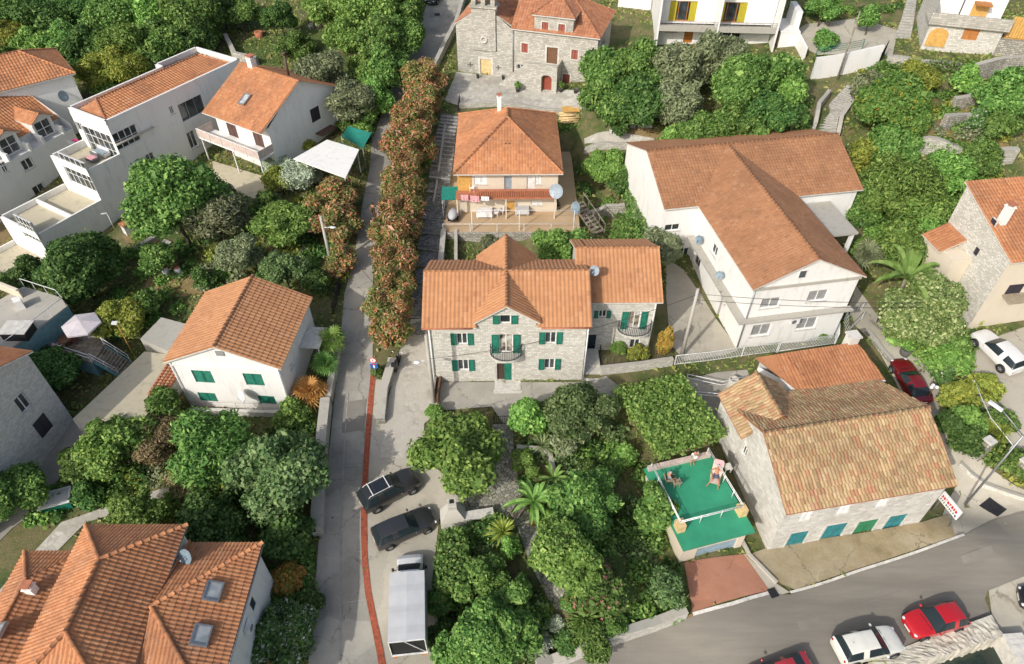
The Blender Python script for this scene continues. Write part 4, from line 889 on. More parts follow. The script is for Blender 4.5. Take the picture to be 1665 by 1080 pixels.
mb.box(c-1.6,c+1.6,-.35,1.1,10.6,10.9); mb.box(c-.9,c+.9,-.1,.8,10.9,11.8)
mb.build('bell_gable', MATS['stone_grey'], h.root)
mb = MB()
for x in (-.55, .6): mb.lathe((c+x,.3,9.0), [(.28,0),(.22,.15),(.16,.4),(.06,.5)], 10)
mb.build('bell', MATS['rust'], h.root)
mb = MB(); a_, z_ = w.px(788,79); mb.obox(w.pt(a_-1.25, z_-.2, .02), w.d.to_3d()*2.5, w.n.to_3d()*.1, (0,0,.32)); mb.build('inscription_slab', MATS['plaster_white'], h.root)
mb = MB(); a_, z_ = w.px(787.8,63.5); cpt = w.pt(a_, z_, .24); M_ = Matrix.Translation(cpt)@Vector((0,-1,0)).to_track_quat('Z','Y').to_matrix().to_4x4(); r1 = MB(); r1.lathe((0,0,0), [(.42,0),(.42,.1),(.27,.1),(.25,-.08),(.01,-.08)], 16); r1.xform(M_); r1.build('oculus', MATS['stone_trim'], h.root)
for px in ((765,105), (810,110)):
    a_, z_ = w.px(*px); mb = MB(); mb.obox(w.pt(a_-.35,z_-.05,.005), w.d.to_3d()*.7, w.n.to_3d()*.05, (0,0,.12)); mb.obox(w.pt(a_-.06,z_-.3,.01), w.d.to_3d()*.12, w.n.to_3d()*.05, (0,0,.6)); mb.build('cross_slit', MATS['stone_dark'], h.root)
h = House('rectory', 'stone rectory with red shutters and an arched stair porch, joined to the church', 'house', (.12, 82.75), 8.5, -17)
W_, D_ = 10.2, 8.5; w = h.wall((0,0), (W_,0))
for px in ((848,70.5,858.3,85.6), (929,81,939.5,96.7), (914.8,120.6,926.5,134.8)): h.win(w, px, 'red_shutter', closed=True, surround=.13)
h.door(w, (889,77.3,906.5,103.7), 'brown_wood'); h.sill(w, w.holes[-1], 'stone_trim', None, .2); h.win(w, (840,105,852,113), sill='stone_trim')
h.put(w, 6.5, 14.7)
wr = h.wall((W_,0), (W_,D_)); h.win(wr, (978,67,983,76)); h.put(wr, 6.5, 14.7); h.put(h.wall((W_,D_), (0,D_)), 6.5, 14.7)
hip(h, -.2, W_+.3, -.3, D_+.3, 14.75, 17.6, 4.4, 'u', (0,1), **CH)
u0, u1 = 2.6, 7.2; wd_ = h.wall((u0,-.02), (u1,-.02))
for px in ((881,36,891.5,52), (907.8,39.5,918.5,55)): h.win(wd_, px, 'red_shutter', closed=True, surround=.13)
h.put(wd_, 14.7, 16.6); h.put(h.wall((u1,-.02), (u1,4.2)), 14.7, 16.6); h.put(h.wall((u0,4.2), (u0,-.02)), 14.7, 16.6)
hip(h, u0-.25, u1+.25, -.3, 5.8, 16.6, 18.2, 2.6, 'v', (1,0), **CH)
mb = h.W; ax0, az0 = w.px(868,125); ax1, _ = w.px(910,125); ax0 -= .3
d1 = w.rect(889,77.3,906.5,103.7); tz = d1[1]-.05
# porch block with arched opening, stair ramp falling to the left
pw = h.wall((ax0,-2.3), (ax1+.2,-2.3)); ra = pw.rect(880,119,897,141); ra = (ra[0], 8.0, ra[2], ra[3]); 
n_ = 8; am, ar = (ra[0]+ra[2])/2, (ra[2]-ra[0])/2; zs_ = min(ra[3], tz-.5)-ar*.5
arch = [(am-ar*math.cos(math.pi*k/n_), zs_+ar*.6*math.sin(math.pi*k/n_)) for k in range(n_+1)]
mb.face([pw.pt(*p) for p in [(0,7.0),(ra[0],7.0)]+arch[:n_//2+1]+[(am,tz+.7),(0,tz+.7)]], 0, [(0,7.0),(ra[0],7.0)]+arch[:n_//2+1]+[(am,tz+.7),(0,tz+.7)])
q_ = [(ra[2],7.0),(pw.L,7.0),(pw.L,tz+.7),(am,tz+.7)]+arch[n_//2:]; mb.face([pw.pt(*p) for p in q_], 0, q_)
for i in range(n_): mb.face([pw.pt(*arch[i]), pw.pt(*arch[i+1]), pw.pt(*arch[i+1], -.6), pw.pt(*arch[i], -.6)], 0, [(0,0),(.2,0),(.2,.6),(0,.6)])
mb.face([pw.pt(ra[0],7.0), pw.pt(ra[0],zs_), pw.pt(ra[0],zs_,-.6), pw.pt(ra[0],7.0,-.6)], 0, [(0,0),(0,2),(.6,2),(.6,0)]); mb.face([pw.pt(ra[2],7.0), pw.pt(ra[2],zs_), pw.pt(ra[2],zs_,-.6), pw.pt(ra[2],7.0,-.6)], 0, [(0,0),(0,2),(.6,2),(.6,0)])
x0, x1 = ax0, ax1+.2
mb.face([(x0,-2.3,tz+.7-h.z),(x1,-2.3,tz+.7-h.z),(x1,-2.0,tz+.7-h.z),(x0,-2.0,tz+.7-h.z)], 0, [(0,0),(3,0),(3,.3),(0,.3)]); mb.face([(x0,-2.0,tz-h.z),(x1,-2.0,tz-h.z),(x1,0,tz-h.z),(x0,0,tz-h.z)], 0, [(0,0),(3,0),(3,2),(0,2)]); mb.face([(x0,-2,tz-h.z),(x0,-2,tz+.7-h.z),(x1,-2,tz+.7-h.z),(x1,-2,tz-h.z)], 0, [(0,0),(0,.7),(3,.7),(3,0)])
mb.face([(x1,-2.3,-1.5),(x1,0,-1.5),(x1,0,tz+.7-h.z),(x1,-2.3,tz+.7-h.z)], 0, [(0,0),(2.3,0),(2.3,3),(0,3)])
sx = x0-3.4; zt_ = tz+.7-h.z
mb.face([(sx,-2.3,-1.5),(x0,-2.3,-1.5),(x0,-2.3,zt_),(sx,-2.3,.3)], 0, [(0,0),(3.4,0),(3.4,3.5),(0,1)]); mb.face([(sx,-2.3,.3),(x0,-2.3,zt_),(x0,-2.0,zt_),(sx,-2.0,.3)], 0, [(0,0),(3.4,0),(3.4,.3),(0,.3)]); mb.face([(sx,-2.0,.3),(x0,-2.0,zt_),(x0,-2.0,zt_-.8),(sx,-2.0,-.5)], 0, [(0,0),(3.4,0),(3.4,.8),(0,.8)])
for k in range(10):
    a_, b_ = sx+3.4*k/10, sx+3.4*(k+1)/10; z_ = (tz-h.z)*(k+1)/10; mb.face([(a_,-2,z_),(b_,-2,z_),(b_,0,z_),(a_,0,z_)], 0, [(0,0),(.3,0),(.3,2),(0,2)]); mb.face([(a_,-2,z_-.4),(a_,0,z_-.4),(a_,0,z_),(a_,-2,z_)][::-1], 0, [(0,0),(2,0),(2,.4),(0,.4)])
h.finish(MATS['stone_grey'], [MATS['tiles_church'], MATS['stone_trim']])
dm = MB(); dm.obox((x0+ra[0]+.02,-1.7,-.5), (ra[2]-ra[0]-.04,0,0), (0,.08,0), (0,0,zs_+ar*.4-h.z+.5)); dm.build('door', MATS['red_shutter'], h.root)
pipe(h, [(.05,-.1,6.1),(.05,-.1,0)], .05, 'grey_metal')
# ------------------------------------------------------------------ 8 white holiday house at the top, wall block beside it
a, b = P(1066,74,11.4), P(1252,79,11.4)
h = House('white_house', 'white modern house with a long balcony and yellow-curtained doors at the top edge', 'house', (a.x, a.y), 11.4, math.degrees(math.atan2(b.y-a.y, b.x-a.x)))
W_ = (b-a).length-.4; D_ = 9; w = h.wall((0,0), (W_,0))
h.win(w, (1081,42.5,1102.5,53), 'orange_wood', closed=True, sill=None); h.door(w, (1112.4,44.5,1126.8,70), 'orange_wood'); h.win(w, (1160,48,1204,67), sill=None, mull=2)
h.put(w, 9, 13.9)
w2 = h.wall((0,.6), (W_,.6)); rr = []
for px in ((1090,-8,1134,25), (1167,-4,1215,30)):
    r_ = w2.rect(*px); r_ = (r_[0], 14.15, r_[2], 16.5); w2.holes.append(r_); rr.append(r_); h.frame(w2, r_, fm='orange_wood', pane='glass', mull=2, fw=.12)
    for f0, f1 in ((0,.26), (.74,1)):
        cm = MB(); x0, x1 = r_[0]+(r_[2]-r_[0])*f0, r_[0]+(r_[2]-r_[0])*f1; n_ = 12
        for k in range(n_): xa, xb = x0+(x1-x0)*k/n_, x0+(x1-x0)*(k+1)/n_; cm.face([w2.pt(xa, r_[1]+.05, -.06-.03*(k%2)), w2.pt(xb, r_[1]+.05, -.06-.03*((k+1)%2)), w2.pt(xb, r_[3]-.05, -.06-.03*((k+1)%2)), w2.pt(xa, r_[3]-.05, -.06-.03*(k%2))])
        cm.build('curtain', MATS['curtain_yellow'], h.root)
h.put(w2, 13.9, 21); 
for a_, b_ in (((W_,0),(W_,D_)), ((W_,D_),(0,D_)), ((0,D_),(0,0))): h.put(h.wall(a_, b_), 9, 21)
mb = h.W; mb.box(-.4,W_+.4,-1.4,D_+.3,9.6,9.8); 
h.finish(MATS['plaster_white'])
mb = MB(); mb.box(-.3,W_+.2,-1.9,-.01,2.45,2.62); mb.box(-.3,W_+.2,-1.9,-1.75,2.622,3.1); bo = mb.build('balcony', MATS['concrete'], h.root)
railing(bo, [(-.3,-1.85,3.1),(W_+.2,-1.85,3.1)], .5, .9, 'grey_metal', rails=(1,.6,.25))
for x in (-.32, W_/2-.1, W_+.05): mb = MB(); mb.box(x,x+.2,-1.95,-.0,-2,9.59); mb.build('fin_wall', MATS['plaster_white'], h.root)
mb = MB(); mb.box(W_+.9,W_+3.0,-1.2,3,-2,2.4); mb.box(W_+.8,W_+3.1,-1.3,3.1,2.4,2.55); mb.box(W_+2.3,W_+3.0,-.5,3.0,2.55,4.6); mb.build('annexe', MATS['plaster_white'], h.root)
mb = MB(); mb.box(W_+.25,W_+.9,-.6,-.5,-1,2.3); mb.build('door', MATS['brown_wood'], h.root)
a, b = P(1003,27,11.0), P(1056,36,11.0); d_ = b-a
h = House('blank_house', 'blank white rendered gable wall between the rectory and the balcony house', 'house', (a.x, a.y), 11.0, math.degrees(math.atan2(d_.y, d_.x)))
W_ = d_.length
for a_, b_ in (((0,0),(W_,0)), ((W_,0),(W_,9)), ((W_,9),(0,9)), ((0,9),(0,0))): h.put(h.wall(a_, b_), 8, 16)
gable(h, -.2, W_+.2, -.2, 9.2, 16, 18, **CH); h.finish(MATS['plaster_white'], [MATS['tiles_church'], MATS['eave']])
mb = MB(); mb.box(W_+.02,W_+.8,-.4,5,-3,4.5); tag(mb.build('stone_pier', MATS['stone_rough'], None), 'tall rough stone pier at the corner between blank white wall and balcony house', 'wall'); bpy.data.objects['stone_pier'].matrix_world = Matrix.Translation((a.x, a.y, 11.0))@Matrix.Rotation(h.ang, 4, 'Z')
# ------------------------------------------------------------------ 9 stone house with ochre arched door, top right
a, b = P(1496,80,13.3), P(1612,93,13.3); d_ = b-a
h = House('stone_house', 'pale stone house with an ochre arched door and parapet terrace', 'house', (a.x, a.y), 13.3, math.degrees(math.atan2(d_.y, d_.x)))
W_ = d_.length; w = h.wall((0,0), (W_,0))
h.win(w, (1565,47.5,1591,65.5), 'orange_wood', closed=True)
h.put(w, 10.5, 16.24); h.put(h.wall((W_,0), (W_,8)), 10.5, 16.24); h.put(h.wall((0,8), (0,0)), 10.5, 19)
h.finish(MATS['stone_white'])
r_ = w.rect(1508,45,1541,76); am = (r_[0]+r_[2])/2; ar = (r_[2]-r_[0])/2; zt = r_[1]+(r_[3]-r_[1])*.62
for nm, g, mt, d0 in (('door_surround', .22, 'stone_trim', .05), ('door', 0, 'ochre_wood', .1)):
    mb = MB(); prof = [(r_[0]-g, r_[1]), (r_[2]+g, r_[1])]+[(am+(ar+g)*math.cos(math.pi*k/10), zt+(r_[3]-zt+g)*math.sin(math.pi*k/10)) for k in range(11)]
    f = [w.pt(*p, d0) for p in prof]; bk = [w.pt(*p, .003) for p in prof]; mb.face(f)
    for i in range(len(f)): mb.face([f[i], bk[i], bk[(i+1)%len(f)], f[(i+1)%len(f)]])
    mb.build(nm, MATS[mt], h.root)
mb = MB(); mb.box(-.3,W_+.4,-.5,3.0,2.95,3.2); mb.box(-.3,W_+.4,-.5,-.25,3.202,4.2); mb.build('terrace', MATS['stone_grey'], h.root)
wu = h.wall((0,3.0), (W_,3.0)); q = MB()
h.W = MB(); h.win(wu, (1590+8,2,1603,10), None); h.put(wu, 15.9, 19.5); h.W.build('upper_wall', MATS['plaster_white'], h.root)
mb = MB(); mb.box(W_*.56,W_*.78,2.7,2.9,2.6,4.6); mb.build('door', MATS['ochre_wood'], h.root); mb = MB(); mb.box(W_*.56,W_*.78,1.6,2.99,4.7,4.82); mb.build('awning', MATS['orange_wood'], h.root)
mb = MB(); mb.box(W_+.5,W_+5,.5,6,2.0,2.2); 
for k in range(16): mb.box(W_+.5+k*.28,W_+.74+k*.28,.3,.36,2.2,4.4)
mb.build('board_screen', MATS['ochre_wood'], h.root)
mb = MB(); mb.box(W_+.02,W_+8,-.1,6,-3,2.0); mb.build('retaining_wall', MATS['stone_rough'], h.root)
pipe(h, [(W_*.42,2.9,2.6),(W_*.42,2.9,6)], .06, 'dark_metal')
# ------------------------------------------------------------------ 10 stone and render house at the right edge
h = House('stone_house', 'cream and stone house with dark shutters at the right edge, behind the white car', 'house', (39.7, 43.2), 4.4, 8)
W_, D_ = 11, 7.4; w = h.wall((0,0), (W_,0)); h.win(w, (1637,463,1662,480), 'dark_shutter', closed=True); h.put(w, 2.5, 11.2)
wl = h.wall((0,D_), (0,0)); h.win(wl, (1606,352,1618,378), 'dark_shutter', closed=True, sill=None); h.win(wl, (1582.5,400,1592,418), 'dark_shutter', closed=True); h.put(wl, 2.5, 11.2, 1, z1b=None); pts = [(0,11.2),(D_,11.2),(0,13.6)]; h.W.face([wl.pt(*p) for p in pts], 1, pts)
wb = h.wall((W_,0), (W_,D_)); h.put(wb, 2.5, 11.2); pts = [(0,11.2),(D_,11.2),(D_,13.6)]; h.W.face([wb.pt(*p) for p in pts], 0, pts); h.put(h.wall((W_,D_), (0,D_)), 2.5, 13.6)
roof_plane(h.RF, [(-.15,-.3,11.15-h.z),(W_+.3,-.3,11.15-h.z),(W_+.3,D_+.3,13.75-h.z),(-.15,D_+.3,13.75-h.z)], tw=.3, rh=.4, amp=.06)
h.finish([MATS['plaster_cream'], MATS['stone_white']], [MATS['tiles_orange'], MATS['eave']])
chimney(h, .9, 3.4, 12.2, 13.9, .55)
mb = MB(); mb.box(1.2,6,-1.2,-.02,3.0,3.1); mb.build('awning', MATS['rattan'], h.root)
mb = MB(); mb.box(-1.7,-.02,3.2,7.2,-2,4.4); mb.build('annexe', MATS['plaster_cream'], h.root)
h.RF = MB(); roof_plane(h.RF, [(-2.1,7.3,4.35),(-2.1,4.6,4.35),(-.02,4.6,5.4),(-.02,7.3,5.4)], tw=.3, rh=.4, amp=.05); h.RF.build('annexe_roof', [MATS['tiles_bright'], MATS['eave']], h.root)
# ------------------------------------------------------------------ 11 long white house with roof parapet, upper left
za = 13.5; a, b = P(171,197,za), P(386,97,za); d_ = b-a
h = House('white_house', 'long white modern house stepping down in terraces, orange tiles behind its parapet', 'house', (a.x, a.y), 4.0, math.degrees(math.atan2(d_.y, d_.x)))
W_ = 17.2; D_ = 5.9; w = h.wall((0,0), (W_,0))
for px in ((182,208,229,240),): h.win(w, px, mull=3, trans=1, sill=None)
h.win(w, (290,160,334,192), mull=2, sill=None, fm='grey_metal'); h.win(w, (276,172,283,186)); h.win(w, (306,212,320,242)); h.win(w, (328,203,342,230)); h.win(w, (238,248,253,268))
h.put(w, 2, 13.5)
wf = h.wall((0,D_), (0,0)); h.win(wf, (145,216,183,250), mull=4, trans=2, sill=None); h.win(wf, (123,200,134,212), sill=None); h.put(wf, 2, 13.5)
h.put(h.wall((W_,0), (W_,7.0)), 2, 13.5); h.put(h.wall((W_,7.0), (11.4,7.0)), 2, 13.5); h.put(h.wall((11.4,7.0), (11.4,D_)), 2, 13.5); h.put(h.wall((11.4,D_), (0,D_)), 2, 13.5)
# parapet inner faces
zc = 13.5-h.z; mb = h.W; t_ = .22
for a_, b_ in (((0,0),(W_,0)), ((W_,0),(W_,7.0)), ((W_,7),(11.4,7)), ((11.4,7),(11.4,D_)), ((11.4,D_),(0,D_)), ((0,D_),(0,0))):
    ww = h.wall(a_, b_); mb.obox(ww.pt(0 if a_ != (W_,7) else -.0, 13.0, -t_), ww.d.to_3d()*ww.L, ww.n.to_3d()*(t_-.003), (0,0,.503))
e, r = 12.75-h.z, 13.3-h.z
roof_plane(h.RF, [(t_,t_,e),(W_-t_,t_,e),(W_-2.0,4.2,r+.5),(2.2,4.2,r+.5)], **SAL); roof_plane(h.RF, [(t_,D_-t_,e),(t_,t_,e),(2.2,4.2,r+.5)], **SAL); roof_plane(h.RF, [(W_-t_,t_,e),(W_-t_,6.7,e),(W_-2,4.2,r+.5)], **SAL); roof_plane(h.RF, [(W_-t_,D_-.25,e+.2),(t_,D_-.25,e+.2),(2.2,4.2,r+.5),(W_-2,4.2,r+.5)], **SAL)
ridge_caps(h.RF, (t_,t_,e), (2.2,4.2,r+.5)); ridge_caps(h.RF, (2.2,4.2,r+.5), (W_-2,4.2,r+.5)); ridge_caps(h.RF, (W_-t_,t_,e), (W_-2,4.2,r+.5))
# terraces stepping down in front
def step_terrace(u0, u1, zf, ztop, v1, windows=None):
    for a_, b_ in (((u0,0),(u1,0)), ((u0,v1),(u0,0)), ((u1,v1),(u0,v1))):
        ww = h.wall(a_, b_)
        if windows and a_ == (u0, v1): h.win(ww, windows, mull=4, trans=2, sill=None)
        h.put(ww, 1, ztop); mb.obox(ww.pt(0, zf, -.2), ww.d.to_3d()*ww.L, ww.n.to_3d()*.197, (0,0,ztop-zf+.003))
    fl = MB(); fl.box(u0+.2,u1-.0,.2,v1-.2,zf-h.z-.15,zf-h.z,0); return fl.build('roof_terrace', MATS['concrete_roof'], h.root)
step_terrace(-3.7, -.02, 9.2, 9.95, D_, (108,262,143,300))
step_terrace(-10.6, -3.72, 6.0, 6.6, D_+.2, (38,366,72,392))
step_terrace(-14.8, -10.62, 3.2, 3.7, D_+.4)
mb.box(-7.0,-6.8,.25,D_,2.0,2.55)
h.finish(MATS['plaster_white'], [MATS['tiles_orange'], MATS['eave']])
mb = MB(); mb.box(.0,4.4,-.35,-.02,6.95,7.05); mb.build('ledge', MATS['concrete'], h.root)
WH = h
# ------------------------------------------------------------------ 12 white house with orange gable roof and balcony
ze = 11.0; a, b, c = P(328,183,ze), P(424,218,ze), P(558.5,142,ze); d_ = b-a
h = House('white_house', 'white house with an orange gable roof, skylight and beige balcony, beside the white canopy', 'house', (a.x, a.y), 5.8, math.degrees(math.atan2(d_.y, d_.x)))
Lw = d_.length; Dp = h.w2l(c).y; q = h.w2l(P(383.5,100,14.15)); vm = q.y; o1 = .3
w = h.wall((o1,1.2), (Lw-o1,1.2))
for px in ((371,203,385,222), (414,218,428,240)): h.win(w, px, 'brown_shutter', closed=True, sill=None)
h.win(w, (366,242,380,262), 'brown_shutter', closed=True, sill=None); h.win(w, (428,262,440,278), 'brown_shutter', closed=True, sill=None)
h.put(w, 4, 11.3)
wr = h.wall((Lw-o1,1.2), (Lw-o1,Dp-.3)); h.win(wr, (477,153,484,167), 'dark_shutter', closed=True, sill=None); h.win(wr, (505,174,521,198), 'dark_shutter', closed=True, sill=None)
h.put(wr, 4, 10.95); gm_ = vm-1.2; pts = [(0,10.95),(wr.L,10.95),(gm_,14.05)]; h.W.face([wr.pt(*p) for p in pts], 0, pts)
h.put(h.wall((Lw-o1,Dp-.3), (o1,Dp-.3)), 4, 10.95); wl = h.wall((o1,Dp-.3), (o1,1.2)); h.put(wl, 4, 10.95); pts = [(0,10.95),(wl.L,10.95),(wl.L-gm_,14.05)]; h.W.face([wl.pt(*p) for p in pts], 0, pts)
gable(h, 0, Lw, 0, Dp, ze, 14.15, um=vm, tw=.28, rh=.4, amp=.055)
h.finish(MATS['plaster_white'], [MATS['tiles_orange'], MATS['eave']])
bz = 2.6
mb = MB(); mb.box(-.6,Lw-.1,-.9,1.19,bz-.2,bz); bo = mb.build('balcony', MATS['plaster_white'], h.root)
mb = MB(); mb.box(-.6,Lw-.1,-.9,-.85,bz+.05,bz+.95); mb.box(-.6,-.55,-.849,1.1,bz+.05,bz+.95); mb.box(Lw-.15,Lw-.1,-.849,1.1,bz+.05,bz+.95); mb.build('balustrade_panel', MATS['chair_canvas'], bo)
mb = MB()
for k in range(6): x = -.6+(Lw+.5)*k/5; mb.box(x-.03,x+.03,-.96,-.905,bz-.1,bz+1.0)
mb.box(-.65,Lw-.05,-.95,-.84,bz+.951,bz+1.0); mb.build('balcony_post', MATS['plaster_white'], bo)
for x in (-.4, Lw*.5, Lw-.3): mb = MB(); mb.box(x-.06,x+.06,-.8,-.68,-2,bz-.201); mb.build('balcony_column', MATS['plaster_white'], bo)
e_ = Vector((1,0,0)); t_ = Vector((0,vm,3.15)).normalized(); n_ = e_.cross(t_); cpx = h.L(397,155,12.9); cpx = Vector((cpx.x, cpx.y, (ze-h.z)+3.15*cpx.y/vm)); skylight(h, cpx+n_*.06, e_, t_, n_, .7, 1.2)
p = h.w2l(P(407,105,14.4)); chimney(h, p.x, vm+.1, 13.6, 15.0, .7, 'plaster_white', 'terracotta'); p = h.w2l(P(492,115,13.2)); mb = MB(); mb.tube([(p.x,vm+1.6,7.2),(p.x,vm+1.6,9.8)], .13, 8); mb.tube([(p.x,vm+1.6,9.9),(p.x,vm+1.6,10.1)], .24, 8); mb.build('flue_pipe', MATS['brown_shutter'], h.roof_ob)
mb = MB(); q = wr.px(525,211); mb.obox(wr.pt(q[0]-1.2,q[1],.01), wr.d.to_3d()*2.4, wr.n.to_3d()*1.1, (0,0,.1)); mb.build('porch_roof', MATS['brown_shutter'], h.root)
# ------------------------------------------------------------------ 13 neighbours at the left edge
a, b = P(0,270,8.3), P(118,209,8.3); d_ = b-a; an = math.degrees(math.atan2(d_.y, d_.x))
h = House('grey_house', 'grey-white house with two arched white dormers and a roof balcony at the left edge', 'house', (a.x, a.y), 3.2, an)
Lw = d_.length; w = h.wall((-9,0), (Lw,0)); h.win(w, (35,257,55,277), surround=.08); h.win(w, (53,299,75,318), surround=.08); h.win(w, (2,262,12,282))
h.put(w, .5, 8.3); h.put(h.wall((Lw,0), (Lw,10)), .5, 8.9, gable=(6.2, 12.0)); h.put(h.wall((-9,10), (-9,0)), .5, 8.9); h.put(h.wall((Lw,10), (-9,10)), .5, 8.9)
mb = h.W; mb.box(-9,Lw-.01,.02,1.8,4.9,5.0); h.put(h.wall((-9,1.8), (Lw-.02,1.8)), 8.2, 9.3)
e, r = 9.2-h.z, 12.1-h.z
roof_plane(h.RF, [(-9.2,1.6,e),(Lw+.2,1.6,e),(Lw+.2,6.2,r),(-9.2,6.2,r)], **SAL); roof_plane(h.RF, [(Lw+.2,10.3,e-.1),(-9.2,10.3,e-.1),(-9.2,6.2,r),(Lw+.2,6.2,r)], **SAL); ridge_caps(h.RF, (-9.2,6.2,r), (Lw+.2,6.2,r))
for px in ((52,181,90,232), (0,206,36,255)):
    dw = h.wall((-9,.9), (Lw,.9)); q = dw.rect(*px); m_ = (q[0]+q[2])/2-9; hw = 1.15
    if px[0] == 0: m_ = m_-.3
    roof_plane(h.RF, [(m_-hw-.15,5.2,e+1.05),(m_-hw-.15,.5,e+1.05),(m_,.5,e+1.75),(m_,5.2,e+1.75)], **SAL); roof_plane(h.RF, [(m_+hw+.15,.5,e+1.05),(m_+hw+.15,5.2,e+1.05),(m_,5.2,e+1.75),(m_,.5,e+1.75)], **SAL); ridge_caps(h.RF, (m_,.5,e+1.75), (m_,5.2,e+1.75))
    d2 = h.wall((m_-hw,.9), (m_+hw,.9)); q = (.25, 8.35, 2*hw-.25, 10.1); d2.holes.append(q); h.frame(d2, q, mull=1, trans=1); h.put(d2, 8.25, 10.25, gable=(hw, 10.9)); h.put(h.wall((m_+hw,.9), (m_+hw,4.5)), 8.25, 10.25); h.put(h.wall((m_-hw,4.5), (m_-hw,.9)), 8.25, 10.25)
    for s_ in (-1, 1): mb.box(m_+s_*(hw+.1)-.12, m_+s_*(hw+.1)+.12, -.1, .9, 4.9, 5.9)
h.finish(MATS['plaster_grey'], [MATS['tiles_orange'], MATS['eave']])
za = 12.5; a, b, c = P(-10,152,za), P(123,119,za), P(88,80,za); d_ = b-a
h = House('white_house', 'white house under a broad orange hipped roof in the upper left corner, below the wood', 'house', (a.x, a.y), 6, math.degrees(math.atan2(d_.y, d_.x)))
Lw = d_.length; Dp = max(7.0, h.w2l(c).y); w = h.wall((-8,.4), (Lw-.4,.4)); h.put(w, 4, 12.45); wr = h.wall((Lw-.4,.4), (Lw-.4,Dp-.4)); h.put(wr, 4, 12.45); h.put(h.wall((Lw-.4,Dp-.4), (-8,Dp-.4)), 4, 12.45); h.put(h.wall((-8,Dp-.4), (-8,.4)), 4, 12.45)
hip(h, -8.4, Lw, 0, Dp, za, 14.6, 4.0, 'u', (0,1), **SAL); h.finish(MATS['plaster_white'], [MATS['tiles_orange'], MATS['eave']])
p = h.w2l(P(82,140,11)); dish(h, h.root, (Lw-2.2,.1,4.4), .6, (.5,-.8,.3), arm=(Lw-2.2,.4,4.2))
# stone house, gable to the east, lower left
h = House('grey_stone_house', 'tall grey stone house in shade at the left edge, its gable beside the alley', 'house', (-37.2, 24.56), 1.5, 80)
W_ = 10.5; w = h.wall((0,0), (W_,0))
r_ = w.rect(28,646,48,674); h.win(w, ('r', (r_[0], r_[1], r_[0]+.95, r_[1]+1.5)), surround=.06); r_ = w.rect(58,684,82,714); h.win(w, ('r', (r_[0], r_[1], r_[0]+1.3, r_[1]+1.7)), 'dark_shutter', closed=True, sill=None)
h.put(w, -.5, 9.1, gable=(W_/2, 11.3)); h.put(h.wall((W_,0), (W_,9)), -.5, 9.1); h.put(h.wall((W_,9), (0,9)), -.5, 9.1, gable=(W_/2, 11.3)); h.put(h.wall((0,9), (0,0)), -.5, 9.1)
gable(h, -.3, W_+.3, -.25, 9.3, 9.1, 11.4, 'v', tw=.28, rh=.4, amp=.055)
h.finish(MATS['stone_pale'], [MATS['tiles_bright'], MATS['white_paint']])
pipe(h, [(.08,-.1,7.5),(.08,-.1,.3)], .07); e_ = Vector((0,1,0)); t_ = Vector((W_/2+.3,0,2.3)).normalized(); skylight(h, Vector((.9,2.6,7.6+1.2*.42))+Vector((-t_.z,0,t_.x))*.05, e_, t_, Vector((-t_.z,0,t_.x)), .8, 1.0)
# ------------------------------------------------------------------ 14 big hipped roofs, lower left corner
h = House('villa', 'villa under three orange hipped roofs with skylights in the lower left corner', 'house', (-26.0, 11.5), .5, 0)
V = dict(tw=.23, rh=.4, amp=.06)
for a_, b_ in (((.3,.3),(5.9,.3)), ((5.9,.3),(5.9,10.1)), ((5.9,10.1),(.3,10.1)), ((.3,10.1),(.3,.3))): h.put(h.wall(a_, b_), -.5, 7.45)
hip(h, 0, 6.2, -.2, 10.4, 7.5, 9.5, 3.3, 'v', (1,1), **V)
wr = h.wall((10.3,-1), (10.3,9.6)); h.win(wr, (405,963,418,1001), 'navy_door', closed=True, sill=None); h.put(wr, -.5, 6.2)
h.put(h.wall((10.3,9.6), (5.9,9.6)), -.5, 6.2); h.put(h.wall((5.9,-1), (10.3,-1)), -.5, 6.2)
e, r = 6.25-h.z, 8.15-h.z; A = (6.25,5.05,r); c1, c2 = (10.6,9.9,e), (10.6,.2,e)
roof_plane(h.RF, [c2,c1,A], **V); roof_plane(h.RF, [c1,(6.2,9.9,e),A], **V); roof_plane(h.RF, [(6.2,.2,e),c2,A], **V); ridge_caps(h.RF, c1, A); ridge_caps(h.RF, c2, A)
e, r = 6.5-h.z, 7.5-h.z; B = (-1.9,7.0,r); B2 = (-1.9,-2,r)
roof_plane(h.RF, [(-3.6,9.2,e),(-3.6,-2,e),B2,B], **V); roof_plane(h.RF, [(.28,9.2,e),(-3.6,9.2,e),B], **V); roof_plane(h.RF, [(.28,-2,e),(.28,9.2,e),B,B2], **V); ridge_caps(h.RF, (-3.6,9.2,e), B); ridge_caps(h.RF, B, B2)
for a_, b_ in (((.3,8.9),(-3.3,8.9)), ((-3.3,8.9),(-3.3,-2))): h.put(h.wall(a_, b_), -.5, 6.4)
h.finish(MATS['plaster_white'], [MATS['tiles_orange'], MATS['concrete_trim']])
t_ = Vector((6.25-10.6,0,1.9)).normalized(); n_ = Vector((-t_.z,0,t_.x)); n_ = n_ if n_.z > 0 else -n_; t2 = Vector((-t_.x,0,-t_.z))
for px in ((345,962), (325,1033)):
    q = h.L(*px, 7.1); q = Vector((q.x, q.y, (6.25-h.z)+1.9*(10.6-q.x)/4.35)); skylight(h, q+n_*.05, Vector((0,1,0)), -t2, n_, .95, .75)
t_ = Vector((1.7,0,1.0)).normalized(); n_ = Vector((-t_.z,0,t_.x)); q = h.L(12,1038,7.0); q = Vector((q.x, q.y, (6.5-h.z)+1.0*(q.x+3.6)/1.7)); skylight(h, q+n_*.05, Vector((0,1,0)), t_, n_, .7, .8)
